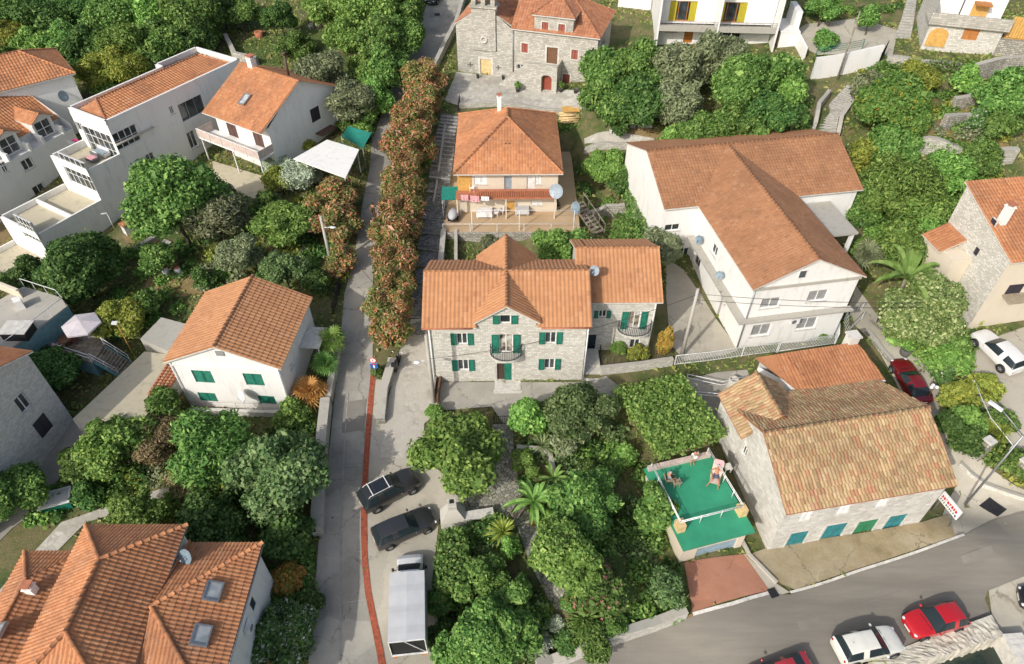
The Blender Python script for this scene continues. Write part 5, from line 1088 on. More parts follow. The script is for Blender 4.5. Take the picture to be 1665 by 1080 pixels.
p = h.L(54,962,7.2); chimney(h, p.x, p.y, 6.4, 7.75, .45); p = h.L(300,905,7.3); dish(h, h.root, (p.x+.1,p.y,p.z), .48, (-.35,-.75,.6), 'dish_dark', arm=(5.95,p.y-.1,p.z-.4))
acunit(h, wr, (400,1018)); pipe(h, [(5.98,-.2,6.95),(6.23,10.4,6.95)], .06, 'grey_metal', 'gutter'); pipe(h, [(10.66,.1,5.7),(10.66,9.95,5.7)], .06, 'grey_metal', 'gutter')
# ------------------------------------------------------------------ 15 blue-grey house with roof terrace, sheds
zt = 6.0; q = [P(110,497,zt), P(38,552,zt), P(-30,600,zt), P(-60,520,zt), P(38,466,zt), P(98,483,zt)]
a = q[0]; h = House('blue_house', 'blue-grey house with a railed grey roof terrace and beige stair balustrade at the left edge', 'house', (a.x, a.y), 2.4, 0)
l = [(p.x-a.x, p.y-a.y) for p in q]
for i in range(6): 
    A_, B_ = l[(i+1)%6], l[i]; h.put(h.wall(A_, B_), 1, zt-.15)
h.finish(MATS['blue_wall'])
mb = MB(); mb.prism(l[::-1], zt-.15-h.z, zt-h.z, 0); mb.build('roof_terrace', MATS['concrete'], h.root)
zz = zt-h.z; railing(h.root, [(l[2][0],l[2][1],zz),(l[1][0],l[1][1],zz),(l[0][0]-.1,l[0][1],zz),(l[5][0],l[5][1]-.1,zz),(l[4][0]+.1,l[4][1],zz)], .9, 1.3, 'white_metal', rails=(1.0,), rr=.035)
st = [h.w2l(P(x, y, zt)) for x, y in ((-20,462),(36,484))]; mb = MB(); A_, B_ = Vector((*st[0], zz)), Vector((*st[1], zz)); d_ = B_-A_
for k in range(22): p = A_+d_*(k/21); mb.box(p.x-.07,p.x+.07,p.y-.07,p.y+.07,zz,zz+.8)
mb.beam(A_+Vector((0,0,.86)), B_+Vector((0,0,.86)), .24, .12); mb.build('balustrade', MATS['plaster_cream'], h.root)
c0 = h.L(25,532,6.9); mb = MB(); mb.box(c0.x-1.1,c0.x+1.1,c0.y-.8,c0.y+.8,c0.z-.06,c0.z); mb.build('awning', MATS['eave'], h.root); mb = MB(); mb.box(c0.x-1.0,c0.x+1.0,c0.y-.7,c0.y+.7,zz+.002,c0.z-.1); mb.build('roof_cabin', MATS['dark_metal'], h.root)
c0 = h.L(30,500,6.4); mb = MB(); mb.obox((c0.x-.2,c0.y,zz), (.5,.3,0), (-.5,.6,0), (0,0,.9)); mb.build('chimney', MATS['plaster_white'], h.root)
# flat concrete roof and shed beside the green-shuttered house
q = [P(118,682,4.0), P(205,716,4.0), P(300,600,4.0), P(286,578,4.0), P(235,572,4.0)]; mb = MB(); pl = [(p.x, p.y) for p in q]
h = House('flat_roofed_shed', 'long shed with a stained pale concrete flat roof beside the green-shuttered house', 'shed', (q[0].x, q[0].y), 1.6, 0); l = [(x-q[0].x, y-q[0].y) for x, y in pl]
for i in range(5): h.put(h.wall(l[i], l[(i+1)%5]), .5, 3.85)
h.finish(MATS['plaster_dirty']); mb = MB(); mb.prism(l, 2.25, 2.42, 0); mb.build('roof', MATS['concrete_roof'], h.root)
q = [P(228,551,4.6), P(280,574,4.6), P(303,527,4.6), P(262,516,4.6)]; pl = [(p.x, p.y) for p in q]; h = House('concrete_shed', 'small windowless concrete shed behind the green-shuttered house', 'shed', (pl[0]), 2.4, 0); l = [(x-pl[0][0], y-pl[0][1]) for x, y in pl]
for i in range(4): h.put(h.wall(l[i], l[(i+1)%4]), 1, 4.45)
h.finish(MATS['concrete']); mb = MB(); mb.prism(l, 2.05, 2.2, 0); mb.build('roof', MATS['concrete'], h.root)
# ------------------------------------------------------------------ foliage
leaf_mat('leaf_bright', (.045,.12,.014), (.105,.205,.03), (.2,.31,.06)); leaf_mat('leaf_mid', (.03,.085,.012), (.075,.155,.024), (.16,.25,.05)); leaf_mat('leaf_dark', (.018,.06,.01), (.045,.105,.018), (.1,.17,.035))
leaf_mat('leaf_olive', (.075,.1,.045), (.14,.165,.08), (.21,.23,.12)); leaf_mat('leaf_silver', (.15,.19,.13), (.26,.3,.21), (.4,.43,.33)); leaf_mat('leaf_yellow', (.09,.13,.012), (.17,.2,.025), (.26,.26,.03))
leaf_mat('leaf_citrus', (.03,.085,.01), (.07,.14,.02), (.11,.18,.03), flower=[(.5,.32,.03), (.35,.3,.04)], fr=.05)
leaf_mat('leaf_speckled', (.05,.1,.02), (.12,.18,.04), (.35,.38,.18)); leaf_mat('leaf_glossy', (.04,.085,.02), (.08,.135,.04), (.15,.2,.075)); leaf_mat('leaf_oleander', (.055,.085,.018), (.11,.135,.03), (.18,.19,.05), flower=[(.62,.25,.14), (.55,.23,.08), (.68,.42,.3), (.45,.19,.06)], fr=.42)
leaf_mat('leaf_whiteflower', (.03,.075,.015), (.06,.12,.025), flower=[(.65,.62,.55), (.5,.5,.45)], fr=.14); leaf_mat('leaf_pinkflower', (.03,.085,.012), (.07,.14,.022), flower=[(.55,.2,.17), (.5,.25,.2)], fr=.1)
leaf_mat('leaf_brown', (.1,.09,.03), (.17,.14,.06), (.22,.17,.09)); leaf_mat('leaf_autumn', (.12,.14,.015), (.25,.16,.02), (.36,.15,.02)); leaf_mat('leaf_dead', (.35,.2,.02), (.45,.27,.04), (.5,.34,.08)); leaf_mat('leaf_banana', (.07,.15,.02), (.11,.2,.035), (.17,.26,.06), .3); leaf_mat('leaf_yucca', (.09,.13,.05), (.16,.2,.08))
leaf_mat('grass_blade', (.06,.11,.015), (.14,.17,.03), (.25,.22,.08), .2)
def leaf_cloud(name, C_, Nrm, ln, wd, rs):
    """diamond leaf sprays at centres C_ facing Nrm, as one mesh"""
    n = len(C_); t = rs.normal(0, 1, (n,3)); a = np.cross(Nrm, t); a /= np.linalg.norm(a, axis=1)[:,None]+1e-9; b = np.cross(Nrm, a); b /= np.linalg.norm(b, axis=1)[:,None]+1e-9
    q = rs.lognormal(-.06, .34, n); L = (ln*q)[:,None]; Wd = (wd*q*rs.uniform(.75, 1.25, n))[:,None]; bend = Nrm*L*.12
    v = np.stack([C_-a*L/2-bend, C_+b*Wd/2, C_+a*L/2-bend, C_-b*Wd/2], 1).reshape(-1, 3)
    me = bpy.data.meshes.new(name); me.vertices.add(4*n); me.vertices.foreach_set('co', v.ravel()); me.loops.add(4*n); me.loops.foreach_set('vertex_index', np.arange(4*n)); me.polygons.add(n); me.polygons.foreach_set('loop_start', np.arange(0, 4*n, 4)); me.polygons.foreach_set('loop_total', np.full(n, 4)); me.update(calc_edges=True)
    return me
def crown_mesh(name, seed, Rr, n, ln, wd, K=14, flatness=.85, rag=.36):
    rs = np.random.RandomState(seed); B = [(np.zeros(3), .52*Rr)]
    for k in range(K):
        th = rs.uniform(0, 2*math.pi); ph = math.asin(rs.uniform(-.45, 1)); d = np.array([math.cos(th)*math.cos(ph), math.sin(th)*math.cos(ph), math.sin(ph)])
        B.append((d*Rr*rs.uniform(.5, .86), Rr*rs.uniform(.18, .42)))
    bc = np.array([b[0] for b in B]); br = np.array([b[1] for b in B]); m = int(n*1.9)
    pr = br**2; pr = pr/pr.sum(); idx = rs.choice(len(B), m, p=pr); d = rs.normal(0, 1, (m,3)); d[:,2] += .25; d /= np.linalg.norm(d, axis=1)[:,None]
    rad = br[idx]*np.clip(rs.normal(.96, rag*.5, m), .3, 1.35); Cc = bc[idx]+d*rad[:,None]
    D = np.linalg.norm(Cc[:,None]-bc[None], axis=2)/br[None]; D[np.arange(m), idx] = 9; keep = (D.min(1) > .78)|(rs.rand(m) < .06); Cc = Cc[keep][:n]; d = d[keep][:n]
    Cc[:,2] *= flatness; N = d*.8+rs.normal(0, .6, d.shape)+np.array([0,0,.35]); N /= np.linalg.norm(N, axis=1)[:,None]
    return leaf_cloud(name, Cc, N, ln, wd, rs)
def trunk_mesh(name, seed, hgt=1.0, limbs=5):
    r_ = random.Random(seed); mb = MB(); pts = [(r_.uniform(-.03,.03)*k, r_.uniform(-.03,.03)*k, hgt*k/4-.15*(k == 0)) for k in range(5)]; mb.tube(pts, [.075,.058,.05,.042,.03], 7)
    for k in range(limbs):
        a = 2*math.pi*k/limbs+r_.uniform(-.4,.4); z = hgt*r_.uniform(.5,.85); o = r_.uniform(.3,.5); mb.tube([(0,0,z), (o*.5*math.cos(a), o*.5*math.sin(a), z+.14), (o*math.cos(a), o*math.sin(a), z+r_.uniform(.25,.5))], [.034,.022,.009], 5)
    return mb.mesh(name, MATS['bark'])
CR = {}
for s in (0, 1): CR['L', s] = (4.0, crown_mesh('crown_large', 11+s, 4.0, 22000, .33, .2, 30)); CR['M', s] = (2.5, crown_mesh('crown_medium', 21+s, 2.5, 11500, .27, .165, 22)); CR['S', s] = (1.3, crown_mesh('crown_small', 31+s, 1.3, 4200, .2, .13, 13))
for s in (0, 1): CR['FL', s] = (4.0, crown_mesh('feathery_large', 41+s, 4.0, 19000, .42, .13, 34, .85, .5)); CR['FM', s] = (2.5, crown_mesh('feathery_medium', 51+s, 2.5, 9500, .34, .11, 22, .85, .5)); CR['FS', s] = (1.3, crown_mesh('feathery_small', 61+s, 1.3, 3600, .27, .09, 12, .85, .5))
for s in (0, 1): CR['DM', s] = (2.5, crown_mesh('dense_medium', 71+s, 2.5, 12500, .24, .16, 13, .9, .2)); CR['DS', s] = (1.3, crown_mesh('dense_small', 81+s, 1.3, 3400, .2, .14, 7, .9, .14)); CR['DL', s] = (4.0, crown_mesh('dense_large', 91+s, 4.0, 23000, .3, .19, 24, .9, .22))
TR = [trunk_mesh('trunk_shape', 5), trunk_mesh('trunk_shape', 6), trunk_mesh('trunk_shape', 7)]
def setmat(o, m): o.material_slots[0].link = 'OBJECT'; o.material_slots[0].material = MATS[m]
for k, (r_, me) in CR.items(): me.materials.append(MATS['leaf_mid'])
TREES = 0
def plant_at(px, py, hfun):
    """ground point under something whose centre stands hfun(depth) above the ground and shows at this pixel"""
    z = 6.0; h = 1.5
    for _ in range(16):
        p = P(px, py, z); h = hfun(depth_of(p)); z += .7*(T(p.x, p.y)+h-z)
    p = P(px, py, z); return Vector((p.x, p.y, T(p.x, p.y))), h, depth_of(p)
def tree(px, py, rpx, mat, label, shape='', hk=1.25, rz=.9, cat='tree', name='broadleaf_tree', group=None, base=None):
    """crown centre and radius in photo pixels; hk = height of the crown centre in crown radii"""
    global TREES
    TREES += 1; s = TREES
    if base is None: g, h, dp = plant_at(px, py, lambda d: hk*rpx*d/FPX)
    else: p = P(px, py, base); g = Vector((p.x, p.y, base)); dp = depth_of(p); h = hk*rpx*dp/FPX
    r = rpx*dp/FPX; size = 'S' if r < 1.85 else ('M' if r < 3.2 else 'L'); R0, me = CR[shape+size, s % 2]
    root = empty(name, g, 0, label, cat, group)
    c = bpy.data.objects.new('crown', me); COL.objects.link(c); c.parent = root; c.location = (0, 0, h); k = r/R0*1.04; rr = random.Random(s); c.scale = (k*rr.uniform(.94,1.06), k*rr.uniform(.94,1.06), k*rz*1.05); c.rotation_euler = (0, 0, rr.uniform(0, 6.28)); setmat(c, mat)
    t = bpy.data.objects.new('trunk', TR[s % 3]); COL.objects.link(t); t.parent = root; q = min(1.0, .55+.2*r); t.scale = (r*.8, r*.8, max(.3, h-r*.15)); t.rotation_euler = (0, 0, rr.uniform(0, 6.28))
    return root
def bush(px, py, rpx, mat, label, shape='', rz=.85, group=None, name='shrub', hk=.55): return tree(px, py, rpx, mat, label, shape, hk, rz, 'shrub', name, group)
B = tree
# gardens left of the lane
B(280,328,74,'leaf_mid','largest leafy tree, in front of the long white house with terraces'); B(350,345,50,'leaf_olive','grey-green tree right of the largest leafy tree by the white houses','F'); B(127,437,62,'leaf_dark','round dark green citrus tree below the stepped white terraces','D',1.0)
B(40,448,34,'leaf_dark','dark bushy tree at the left edge above the blue-grey roof terrace'); B(262,418,30,'leaf_mid','small green tree between the round citrus tree and the dry yard'); B(456,368,46,'leaf_bright','flat-topped bright green tree left of the concrete lamp pole','F',1.1,.6)
B(390,418,36,'leaf_olive','olive-green tree behind the ridge of the green-shuttered house','F'); B(462,437,34,'leaf_glossy','rounded grey-green tree right behind the green-shuttered house',''); bush(335,457,26,'leaf_dark','dark clipped round bush at the back corner of the green-shuttered house','D')
B(430,330,24,'leaf_mid','small tree squeezed behind the flat-topped bright tree'); B(515,455,24,'leaf_dark','dark shrub-like tree under the base of the concrete lamp pole'); B(455,290,24,'leaf_yellow','yellow-green sapling in front of the house with the beige balcony','F'); bush(490,288,34,'leaf_silver','pale silvery bush below the white canopy','F'); bush(455,265,24,'leaf_silver','silvery shrub against the wall of the house with the beige balcony','F')
for i, (x, y, r) in enumerate(((548,318,34),(515,345,30),(545,360,36),(560,415,26),(545,440,20))): B(x,y,r,'leaf_oleander',('tallest orange-pink oleander facing the lane, nearest the white canopy','orange-pink oleander left of its group, behind the lamp pole head','broad orange-pink oleander beside the lamp head','orange-pink oleander halfway down the lamp pole','smallest orange-pink oleander at the foot of the lamp pole')[i],'',1.0,.9,'shrub','oleander','oleanders left of the lane')
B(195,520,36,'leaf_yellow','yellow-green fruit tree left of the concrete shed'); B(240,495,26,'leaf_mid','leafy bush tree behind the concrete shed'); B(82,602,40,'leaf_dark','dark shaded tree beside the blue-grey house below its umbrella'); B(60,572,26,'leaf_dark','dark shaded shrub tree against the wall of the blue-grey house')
B(190,722,52,'leaf_bright','light green tree over the end of the pale concrete roof'); B(140,745,36,'leaf_mid','green tree at the corner of the shady alley'); B(255,715,42,'leaf_brown','half-bare brownish tree in the garden below the green-shuttered house','F'); B(345,728,64,'leaf_mid','broad green tree right below the green-shuttered house facade','F'); B(455,772,74,'leaf_glossy','big glossy grey-green magnolia-like tree beside the lane wall','')
B(268,655,34,'leaf_mid','green tree touching the stack of clay roof tiles','F'); bush(480,678,32,'leaf_bright','bright green shrub in the corner of the lane wall'); bush(300,790,34,'leaf_brown','brownish bush above the stone alley','F'); bush(150,800,30,'leaf_dark','dark bush in the shade below the alley corner')
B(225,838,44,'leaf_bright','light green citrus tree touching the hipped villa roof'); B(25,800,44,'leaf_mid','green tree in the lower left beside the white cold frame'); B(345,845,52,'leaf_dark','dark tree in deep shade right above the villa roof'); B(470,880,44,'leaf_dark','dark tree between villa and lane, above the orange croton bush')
bush(470,945,32,'leaf_autumn','orange-tinged croton bush between villa and lane'); bush(460,1030,50,'leaf_whiteflower','white-flowered oleander bush beside the villa wall'); bush(495,985,28,'leaf_dark','dark bush by the lane right of the white-flowered oleander'); bush(440,975,24,'leaf_pinkflower','red-flowered bush against the villa wall'); bush(430,800,50,'leaf_dark','dark thicket under the glossy tree beside the lane')
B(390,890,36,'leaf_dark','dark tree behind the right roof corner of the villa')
# the wood in the upper left
WL = 'dense green tree in the wood filling the upper left, behind the white houses'
for x, y, r, m, f in ((20,20,40,'leaf_mid',''),(75,30,42,'leaf_dark',''),(130,15,40,'leaf_dark','F'),(190,30,45,'leaf_mid',''),(250,20,44,'leaf_bright',''),(310,25,46,'leaf_mid',''),(15,65,36,'leaf_yellow','F'),(60,75,32,'leaf_bright',''),(105,70,34,'leaf_mid',''),(150,75,36,'leaf_dark',''),(205,80,42,'leaf_bright','F'),(260,70,40,'leaf_mid',''),(315,65,30,'leaf_dark',''),(160,120,34,'leaf_yellow','F'),(205,112,34,'leaf_yellow','F'),(250,100,26,'leaf_mid',''),(135,100,22,'leaf_dark',''),(330,20,34,'leaf_dark',''),(360,15,30,'leaf_dark','F'),(170,145,22,'leaf_bright',''),(10,100,26,'leaf_mid',''),(290,-15,40,'leaf_mid',''),(220,-20,44,'leaf_dark',''),(150,-25,44,'leaf_mid',''),(60,-20,46,'leaf_dark',''),(-20,40,44,'leaf_mid','')):
    B(x,y,r,m,WL,f,1.1,.95,group='trees of the upper left wood')
B(455,28,30,'leaf_dark','round dark tree in the middle of the upper lawn garden','D'); B(395,20,26,'leaf_mid','tree at the pale rock outcrop above the lawn garden'); bush(480,75,28,'leaf_mid','green bush below the white garden chairs'); bush(345,62,20,'leaf_bright','leafy bush at the foot of the pale rock'); B(525,125,42,'leaf_olive','greyish olive tree right of the concrete shed roof behind the balcony house','F'); B(570,165,38,'leaf_olive','olive-green tree beside the gable of the balcony house','F')
HL = 'bright green tree of the tall hedge shading the upper lane'
for x, y, r, m in ((545,15,40,'leaf_bright'),(600,25,44,'leaf_bright'),(650,15,38,'leaf_mid'),(565,62,34,'leaf_bright'),(615,70,42,'leaf_mid'),(655,60,34,'leaf_mid'),(630,115,38,'leaf_mid'),(595,115,30,'leaf_bright'),(605,160,30,'leaf_bright'),(600,190,20,'leaf_mid'),(520,-5,34,'leaf_bright'),(625,-20,44,'leaf_bright')): B(x,y,r,m,HL,'',1.15,1.0,group='trees along the upper lane')
bush(590,215,22,'leaf_bright','leafy shrub beside the green net and lane'); bush(560,205,16,'leaf_mid','shrub between green net and gable of the balcony house'); bush(500,235,14,'leaf_yellow','climber along the edge of the white canopy')
# oleander row between lane and stairway
OL = ['topmost oleander of the row right of the lane, beside the church square', 'second oleander from the top of the row right of the lane', 'third oleander from the top of the row right of the lane', 'fourth oleander from the top of the row right of the lane', 'fifth oleander from the top of the row, level with the brown roof eave', 'oleander of the row opposite the person in the lane, just above them', 'oleander of the row beside the person in the lane', 'oleander of the row level with the terrace wall of the beige house', 'oleander of the row left of the entry to the walled yard', 'oleander of the row level with the salmon roof ridge', 'second oleander from the bottom of the row', 'lowest oleander of the row, above the blue road sign']
for (x, y, r), lb in zip(((690,132,40),(688,170,34),(670,200,36),(665,238,36),(655,272,36),(652,308,36),(650,345,36),(640,385,38),(638,425,38),(640,462,36),(635,502,36),(635,540,38)), OL): B(x,y,r*rnd.uniform(.88,1.1),'leaf_oleander',lb,'F',.95,1.0,'shrub','oleander','oleander row right of the lane')
# middle
B(980,278,36,'leaf_bright','round bright green tree between the beige house and the white L-shaped house','D',.9); bush(1020,376,26,'leaf_mid','rounded bush at the foot of the wooden steps'); B(1078,405,34,'leaf_olive','pale olive tree at the back corner of the salmon-roofed wing','F'); bush(905,402,36,'leaf_bright','leafy green bush in the gap behind the salmon roofs',hk=.9); bush(945,400,26,'leaf_mid','smaller bush right of the leafy one behind the salmon roofs',hk=.9); bush(795,392,16,'leaf_olive','small grey shrub at the left arch of the terrace wall')
B(1010,300,24,'leaf_dark','dark shrub tree against the hedge of the white L-shaped house'); bush(935,392,12,'leaf_mid','small plant at the right end of the stone terrace')
for (x, y, r, m, f), lb in zip(((985,118,42,'leaf_mid',''),(1040,110,44,'leaf_mid',''),(990,165,40,'leaf_mid',''),(1040,165,44,'leaf_dark',''),(1105,118,46,'leaf_olive','F'),(1165,100,46,'leaf_olive','F'),(1105,170,40,'leaf_olive','F'),(1200,140,50,'leaf_mid',''),(1255,125,42,'leaf_mid',''),(1290,150,28,'leaf_bright',''),(1250,185,40,'leaf_dark',''),(1190,205,38,'leaf_mid',''),(1130,215,34,'leaf_mid',''),(1290,195,28,'leaf_dark',''),(1095,235,26,'leaf_bright',''),(1010,205,18,'leaf_dark',''),(1230,228,26,'leaf_mid','')), ('leftmost tree of the thicket, against the rectory wall','tall tree of the thicket below the white holiday house balcony','left front tree of the thicket above the pale path','dark tree of the thicket right of the pale path','pale olive tree in the middle of the thicket, left one','pale olive tree tallest in the thicket, before the balcony house','low olive tree at the front of the thicket','full green tree in the middle of the thicket\'s right half','green tree below the stone steps of the white annexe','light green tree at the right tip of the thicket','dark tree at the right of the thicket, above the brown roof','green tree behind the brown ridge, middle of the thicket front','green tree behind the left end of the brown roof','dark shrub tree left of the curved hill steps','low bright tree in front of the thicket, nearest the white gable','small dark tree at the left foot of the thicket','low green tree close behind the brown ridge')): B(x,y,r,m,lb,f,1.1,1.0)
# right slope
for (x, y, r, m, f, hk), lb in zip(((1445,180,54,'leaf_citrus','',1.0),(1418,140,26,'leaf_olive','F',1.0),(1404,186,20,'leaf_olive','F',.9),(1450,240,42,'leaf_mid','',.9),(1410,265,40,'leaf_yellow','F',.8),(1450,312,60,'leaf_bright','F',.7),(1400,330,36,'leaf_mid','',.8),(1500,345,50,'leaf_bright','F',.7),(1535,385,50,'leaf_bright','F',.7),(1550,440,44,'leaf_bright','F',.7),(1470,400,44,'leaf_bright','F',.6),(1500,502,62,'leaf_speckled','D',.8),(1642,155,44,'leaf_mid','',1.0),(1575,130,26,'leaf_bright','',.8),(1590,255,34,'leaf_mid','',.7),(1540,285,38,'leaf_bright','F',.7),(1625,200,28,'leaf_mid','',.8),(1590,200,22,'leaf_whiteflower','',.7),(1490,130,30,'leaf_yellow','F',.7),(1440,120,26,'leaf_mid','F',.8),(1380,75,0,'','',0),(1545,175,0,'','',0)), ('big citrus tree with yellowing fruit right of the curved hill steps','grey-green shrub tree at the top of the curved hill steps','smaller grey shrub left of the big citrus tree','green tree below the big citrus tree','yellow-green tree at the right corner of the brown roof','broad yellow-green tree right of the concrete porch roof','green shrub tree right beside the concrete porch roof','yellow-green bush left of the orange lean-to roof','feathery bright tree below the orange lean-to roof','bright tree beside the stone wall of the right-edge house','feathery green shrub above the banana plant','big pale-leaved round tree below the banana plant','green tree at the right edge on the stone terraces','bright bush on the upper terrace below the ochre arched door','green shrub on the lower stone terrace','bright feathery bush behind the right-edge house','dark green tree lowest on the right stone terraces','white-flowered bush on the stone terrace','yellow-green scrub bush below the ochre arched door','scrub bush at the white retaining wall end','','')):
    if r: B(x,y,r,m,lb,f,hk,.95)
B(1340,10,26,'leaf_mid','tree at the top edge left of the steep upper path'); B(1415,32,20,'leaf_mid','round green tree beside the white forecourt at the top'); bush(1338,65,22,'leaf_mid','round bush above the green railing'); bush(1630,42,14,'leaf_bright','leafy plant hanging over the terrace corner of the ochre-door house')
bush(1540,578,34,'leaf_bright','dense green hedge bush between the maroon car and the white car',hk=.5); bush(1560,575,34,'leaf_mid','green hedge bush left of the white car'); bush(1460,545,30,'leaf_bright','low green bush beside the sloping side lane',hk=.4); bush(1555,640,32,'leaf_yellow','yellow-green bush right of the double-globe lamp'); bush(1600,625,28,'leaf_yellow','yellowish bush under the white car bumper'); bush(1575,685,34,'leaf_bright','light green bush above the stone gate pillars'); bush(1620,680,28,'leaf_mid','green bush at the parking edge'); bush(1580,725,30,'leaf_dark','dark green bush between the two stone gate pillars'); bush(1650,755,30,'leaf_mid','green bush in the lower garden right of the lamp post'); bush(1540,612,22,'leaf_whiteflower','pale flowering bush behind the maroon car',hk=.4); bush(1540,690,26,'leaf_dark','dark shaded shrub beside the end wall of the old stone house')
bush(1630,505,16,'leaf_autumn','orange flowering pot shrub at the door of the right-edge house'); bush(1590,520,14,'leaf_yellow','small yellow shrub before the right-edge house')
# garden in front of the stone house
B(745,738,72,'leaf_bright','square-headed mulberry tree in front of the stone house, beside the dark estate car','',.95,.75); bush(708,668,16,'leaf_bright','climbing shrub at the foot of the pole beside the patio',hk=1.2); B(858,670,36,'leaf_bright','rounded light green tree left at the patio edge','',1.1); B(940,672,54,'leaf_glossy','large dark tree at the patio edge before the stone house','',1.05); B(930,705,34,'leaf_olive','small olive tree in front of the large dark patio tree','F',1.1)
B(955,822,56,'leaf_mid','leafy tree right of the banana plant','',1.0); B(932,905,62,'leaf_bright','broad bright bay tree beside the pebble path','D',.95); B(968,955,46,'leaf_pinkflower','tree with pink blossom right below the bright bay tree','',.9); B(1059,828,42,'leaf_mid','compact leafy tree left of the green terrace','D',1.0); B(1085,955,36,'leaf_glossy','slender dark tree at the corner above the roadside wall','F',.9); bush(1020,745,24,'leaf_bright','round light green bush in the shaded garden'); bush(960,770,24,'leaf_mid','shrub behind the leafy tree in the garden')
for (x, y, r), lb in zip(((790,945,44),(830,985,46),(780,1020,56),(830,1045,50),(740,1060,40),(845,955,28)), ('top knob of the big clipped tree group by the truck','right knob of the big clipped tree group','wide centre crown of the big clipped tree group','lower right crown of the big clipped tree group at the bottom edge','lower left crown of the big clipped tree group, beside the truck rear','small crown at the path side of the big clipped tree group')): B(x,y,r,'leaf_mid',lb,'D',1.0,.95)
bush(715,985,30,'leaf_pinkflower','pink-flowered hibiscus bush beside the truck'); bush(720,1030,30,'leaf_dark','dark bush beside the rear of the truck'); bush(905,1018,18,'leaf_silver','silver-leaved round shrub, upper one by the path'); bush(875,1045,22,'leaf_silver','silver-leaved shrub, lower one near the roadside wall'); bush(960,1035,36,'leaf_mid','spreading green bush on the roadside wall','F'); bush(1000,1020,24,'leaf_mid','green bush at the middle of the roadside wall','F'); bush(925,1040,24,'leaf_dark','dark bush behind the left of the roadside wall'); bush(925,985,16,'leaf_mid','small clipped bush between path and pink blossom tree','D'); bush(860,1000,18,'leaf_yellow','small yellowish bush at the end of the pebble path')
bush(828,897,20,'leaf_bright','cone-shaped clipped conifer in the small lawn','D',1.5,hk=1.2,name='conifer'); bush(855,750,26,'leaf_bright','clipped low bush on the small lawn strip','D',.7); bush(893,845,16,'leaf_bright','small clipped bush right of the banana plant','D'); bush(870,845,10,'leaf_autumn','orange flowering plant beside the wooden bench')
bush(1084,560,16,'leaf_autumn','column-shaped shrub turning orange, at the corner of the stone house',hk=1.7,rz=2.3,shape='D',name='columnar_shrub'); bush(1002,567,15,'leaf_bright','light green rosette shrub under the right balcony'); bush(1036,572,18,'leaf_yellow','yellow-green shrub under the right balcony'); bush(1212,633,12,'leaf_yellow','small yellow-green bush at the white annexe corner'); bush(1335,548,10,'leaf_mid','small plant at the foot of the white house front')
bush(610,605,12,'leaf_mid','small green bush at the foot of the blue road sign',rz=1.3,hk=.8)
bush(1400,355,20,'leaf_dark','dark shrub under the porch roof of the white L-shaped house'); B(1395,405,24,'leaf_mid','green shrub tree at the front right corner of the white L-shaped house','',.7)
# ------------------------------------------------------------------ hedges, vines
def leaf_box(name, corners, z0, z1, dens, mat, label, cat='hedge', ln=.24, wd=.16, seed=1, jit=.12, ob=None):
    """leaf sprays over the top and sides of a prism whose corners are world xy (z0, z1 relative to the ground)"""
    rs = np.random.RandomState(seed); cs = [Vector((c[0], c[1], 0)) for c in corners]; ctr = sum(cs, Vector())/len(cs); g0 = T(ctr.x, ctr.y); pts = []; nr = []
    x0, x1 = min(c.x for c in cs), max(c.x for c in cs); y0, y1 = min(c.y for c in cs), max(c.y for c in cs); poly = [(c.x, c.y) for c in cs]
    for _ in range(int((x1-x0)*(y1-y0)*dens*1.5)):
        x, y = rs.uniform(x0, x1), rs.uniform(y0, y1)
        if inside(poly, x, y): pts.append((x-ctr.x, y-ctr.y, z1+rs.normal(-.05, jit)+.12*math.sin(x*2.1)*math.cos(y*1.7))); nr.append((rs.normal(0,.5), rs.normal(0,.5), 1))
    for i in range(len(cs)):
        a, b = cs[i], cs[(i+1)%len(cs)]; d = b-a; n = Vector((d.y, -d.x, 0)).normalized()
        if (a+d/2-ctr).dot(n) < 0: n = -n
        for _ in range(int(d.length*(z1-z0)*dens)):
            p = a+d*rs.rand()+n*rs.normal(-.04, jit); pts.append((p.x-ctr.x, p.y-ctr.y, rs.uniform(z0, z1))); nr.append((n.x+rs.normal(0,.5), n.y+rs.normal(0,.5), .4+rs.normal(0,.4)))
    N = np.array(nr); N /= np.linalg.norm(N, axis=1)[:,None]; me = leaf_cloud(name, np.array(pts), N, ln, wd, rs); me.materials.append(MATS[mat])
    root = empty(name, (ctr.x, ctr.y, g0), 0, label, cat); o = bpy.data.objects.new('crown', me); COL.objects.link(o); o.parent = root
    st = MB()
    for k in range(8): p = cs[k%len(cs)].lerp(ctr, .35+.06*k)-ctr; st.tube([(p.x,p.y,-.1),(p.x*1.05,p.y*1.05,z1*.85)], [.04,.02], 5)
    st.build('stem', MATS['bark'], root); root.children[-1]; return root
def hp(*px, z=None): return [(G(a, b).x, G(a, b).y) for a, b in px]
def top_poly(px, dz):
    out = []
    for a, b in px: g, h, d = plant_at(a, b, lambda d: dz); out.append((g.x, g.y))
    return out
leaf_box('hedge', top_poly([(714,858),(758,852),(765,960),(708,955)], 2.2), 0, 2.2, 60, 'leaf_mid', 'tall box-shaped green hedge between the truck and the small lawn', seed=2)
leaf_box('hedge', top_poly([(760,850),(830,852),(830,866),(760,868)], 1.0), 0, 1.0, 60, 'leaf_dark', 'low dark hedge behind the stone barbecue', seed=12)
leaf_box('vine_pergola', top_poly([(1000,628),(1110,605),(1175,715),(1070,748),(1040,690)], 2.6), 2.2, 2.7, 130, 'leaf_bright', 'leafy vine covering a pergola between patio and green terrace', 'pergola', seed=3, jit=.22, ln=.22, wd=.15)
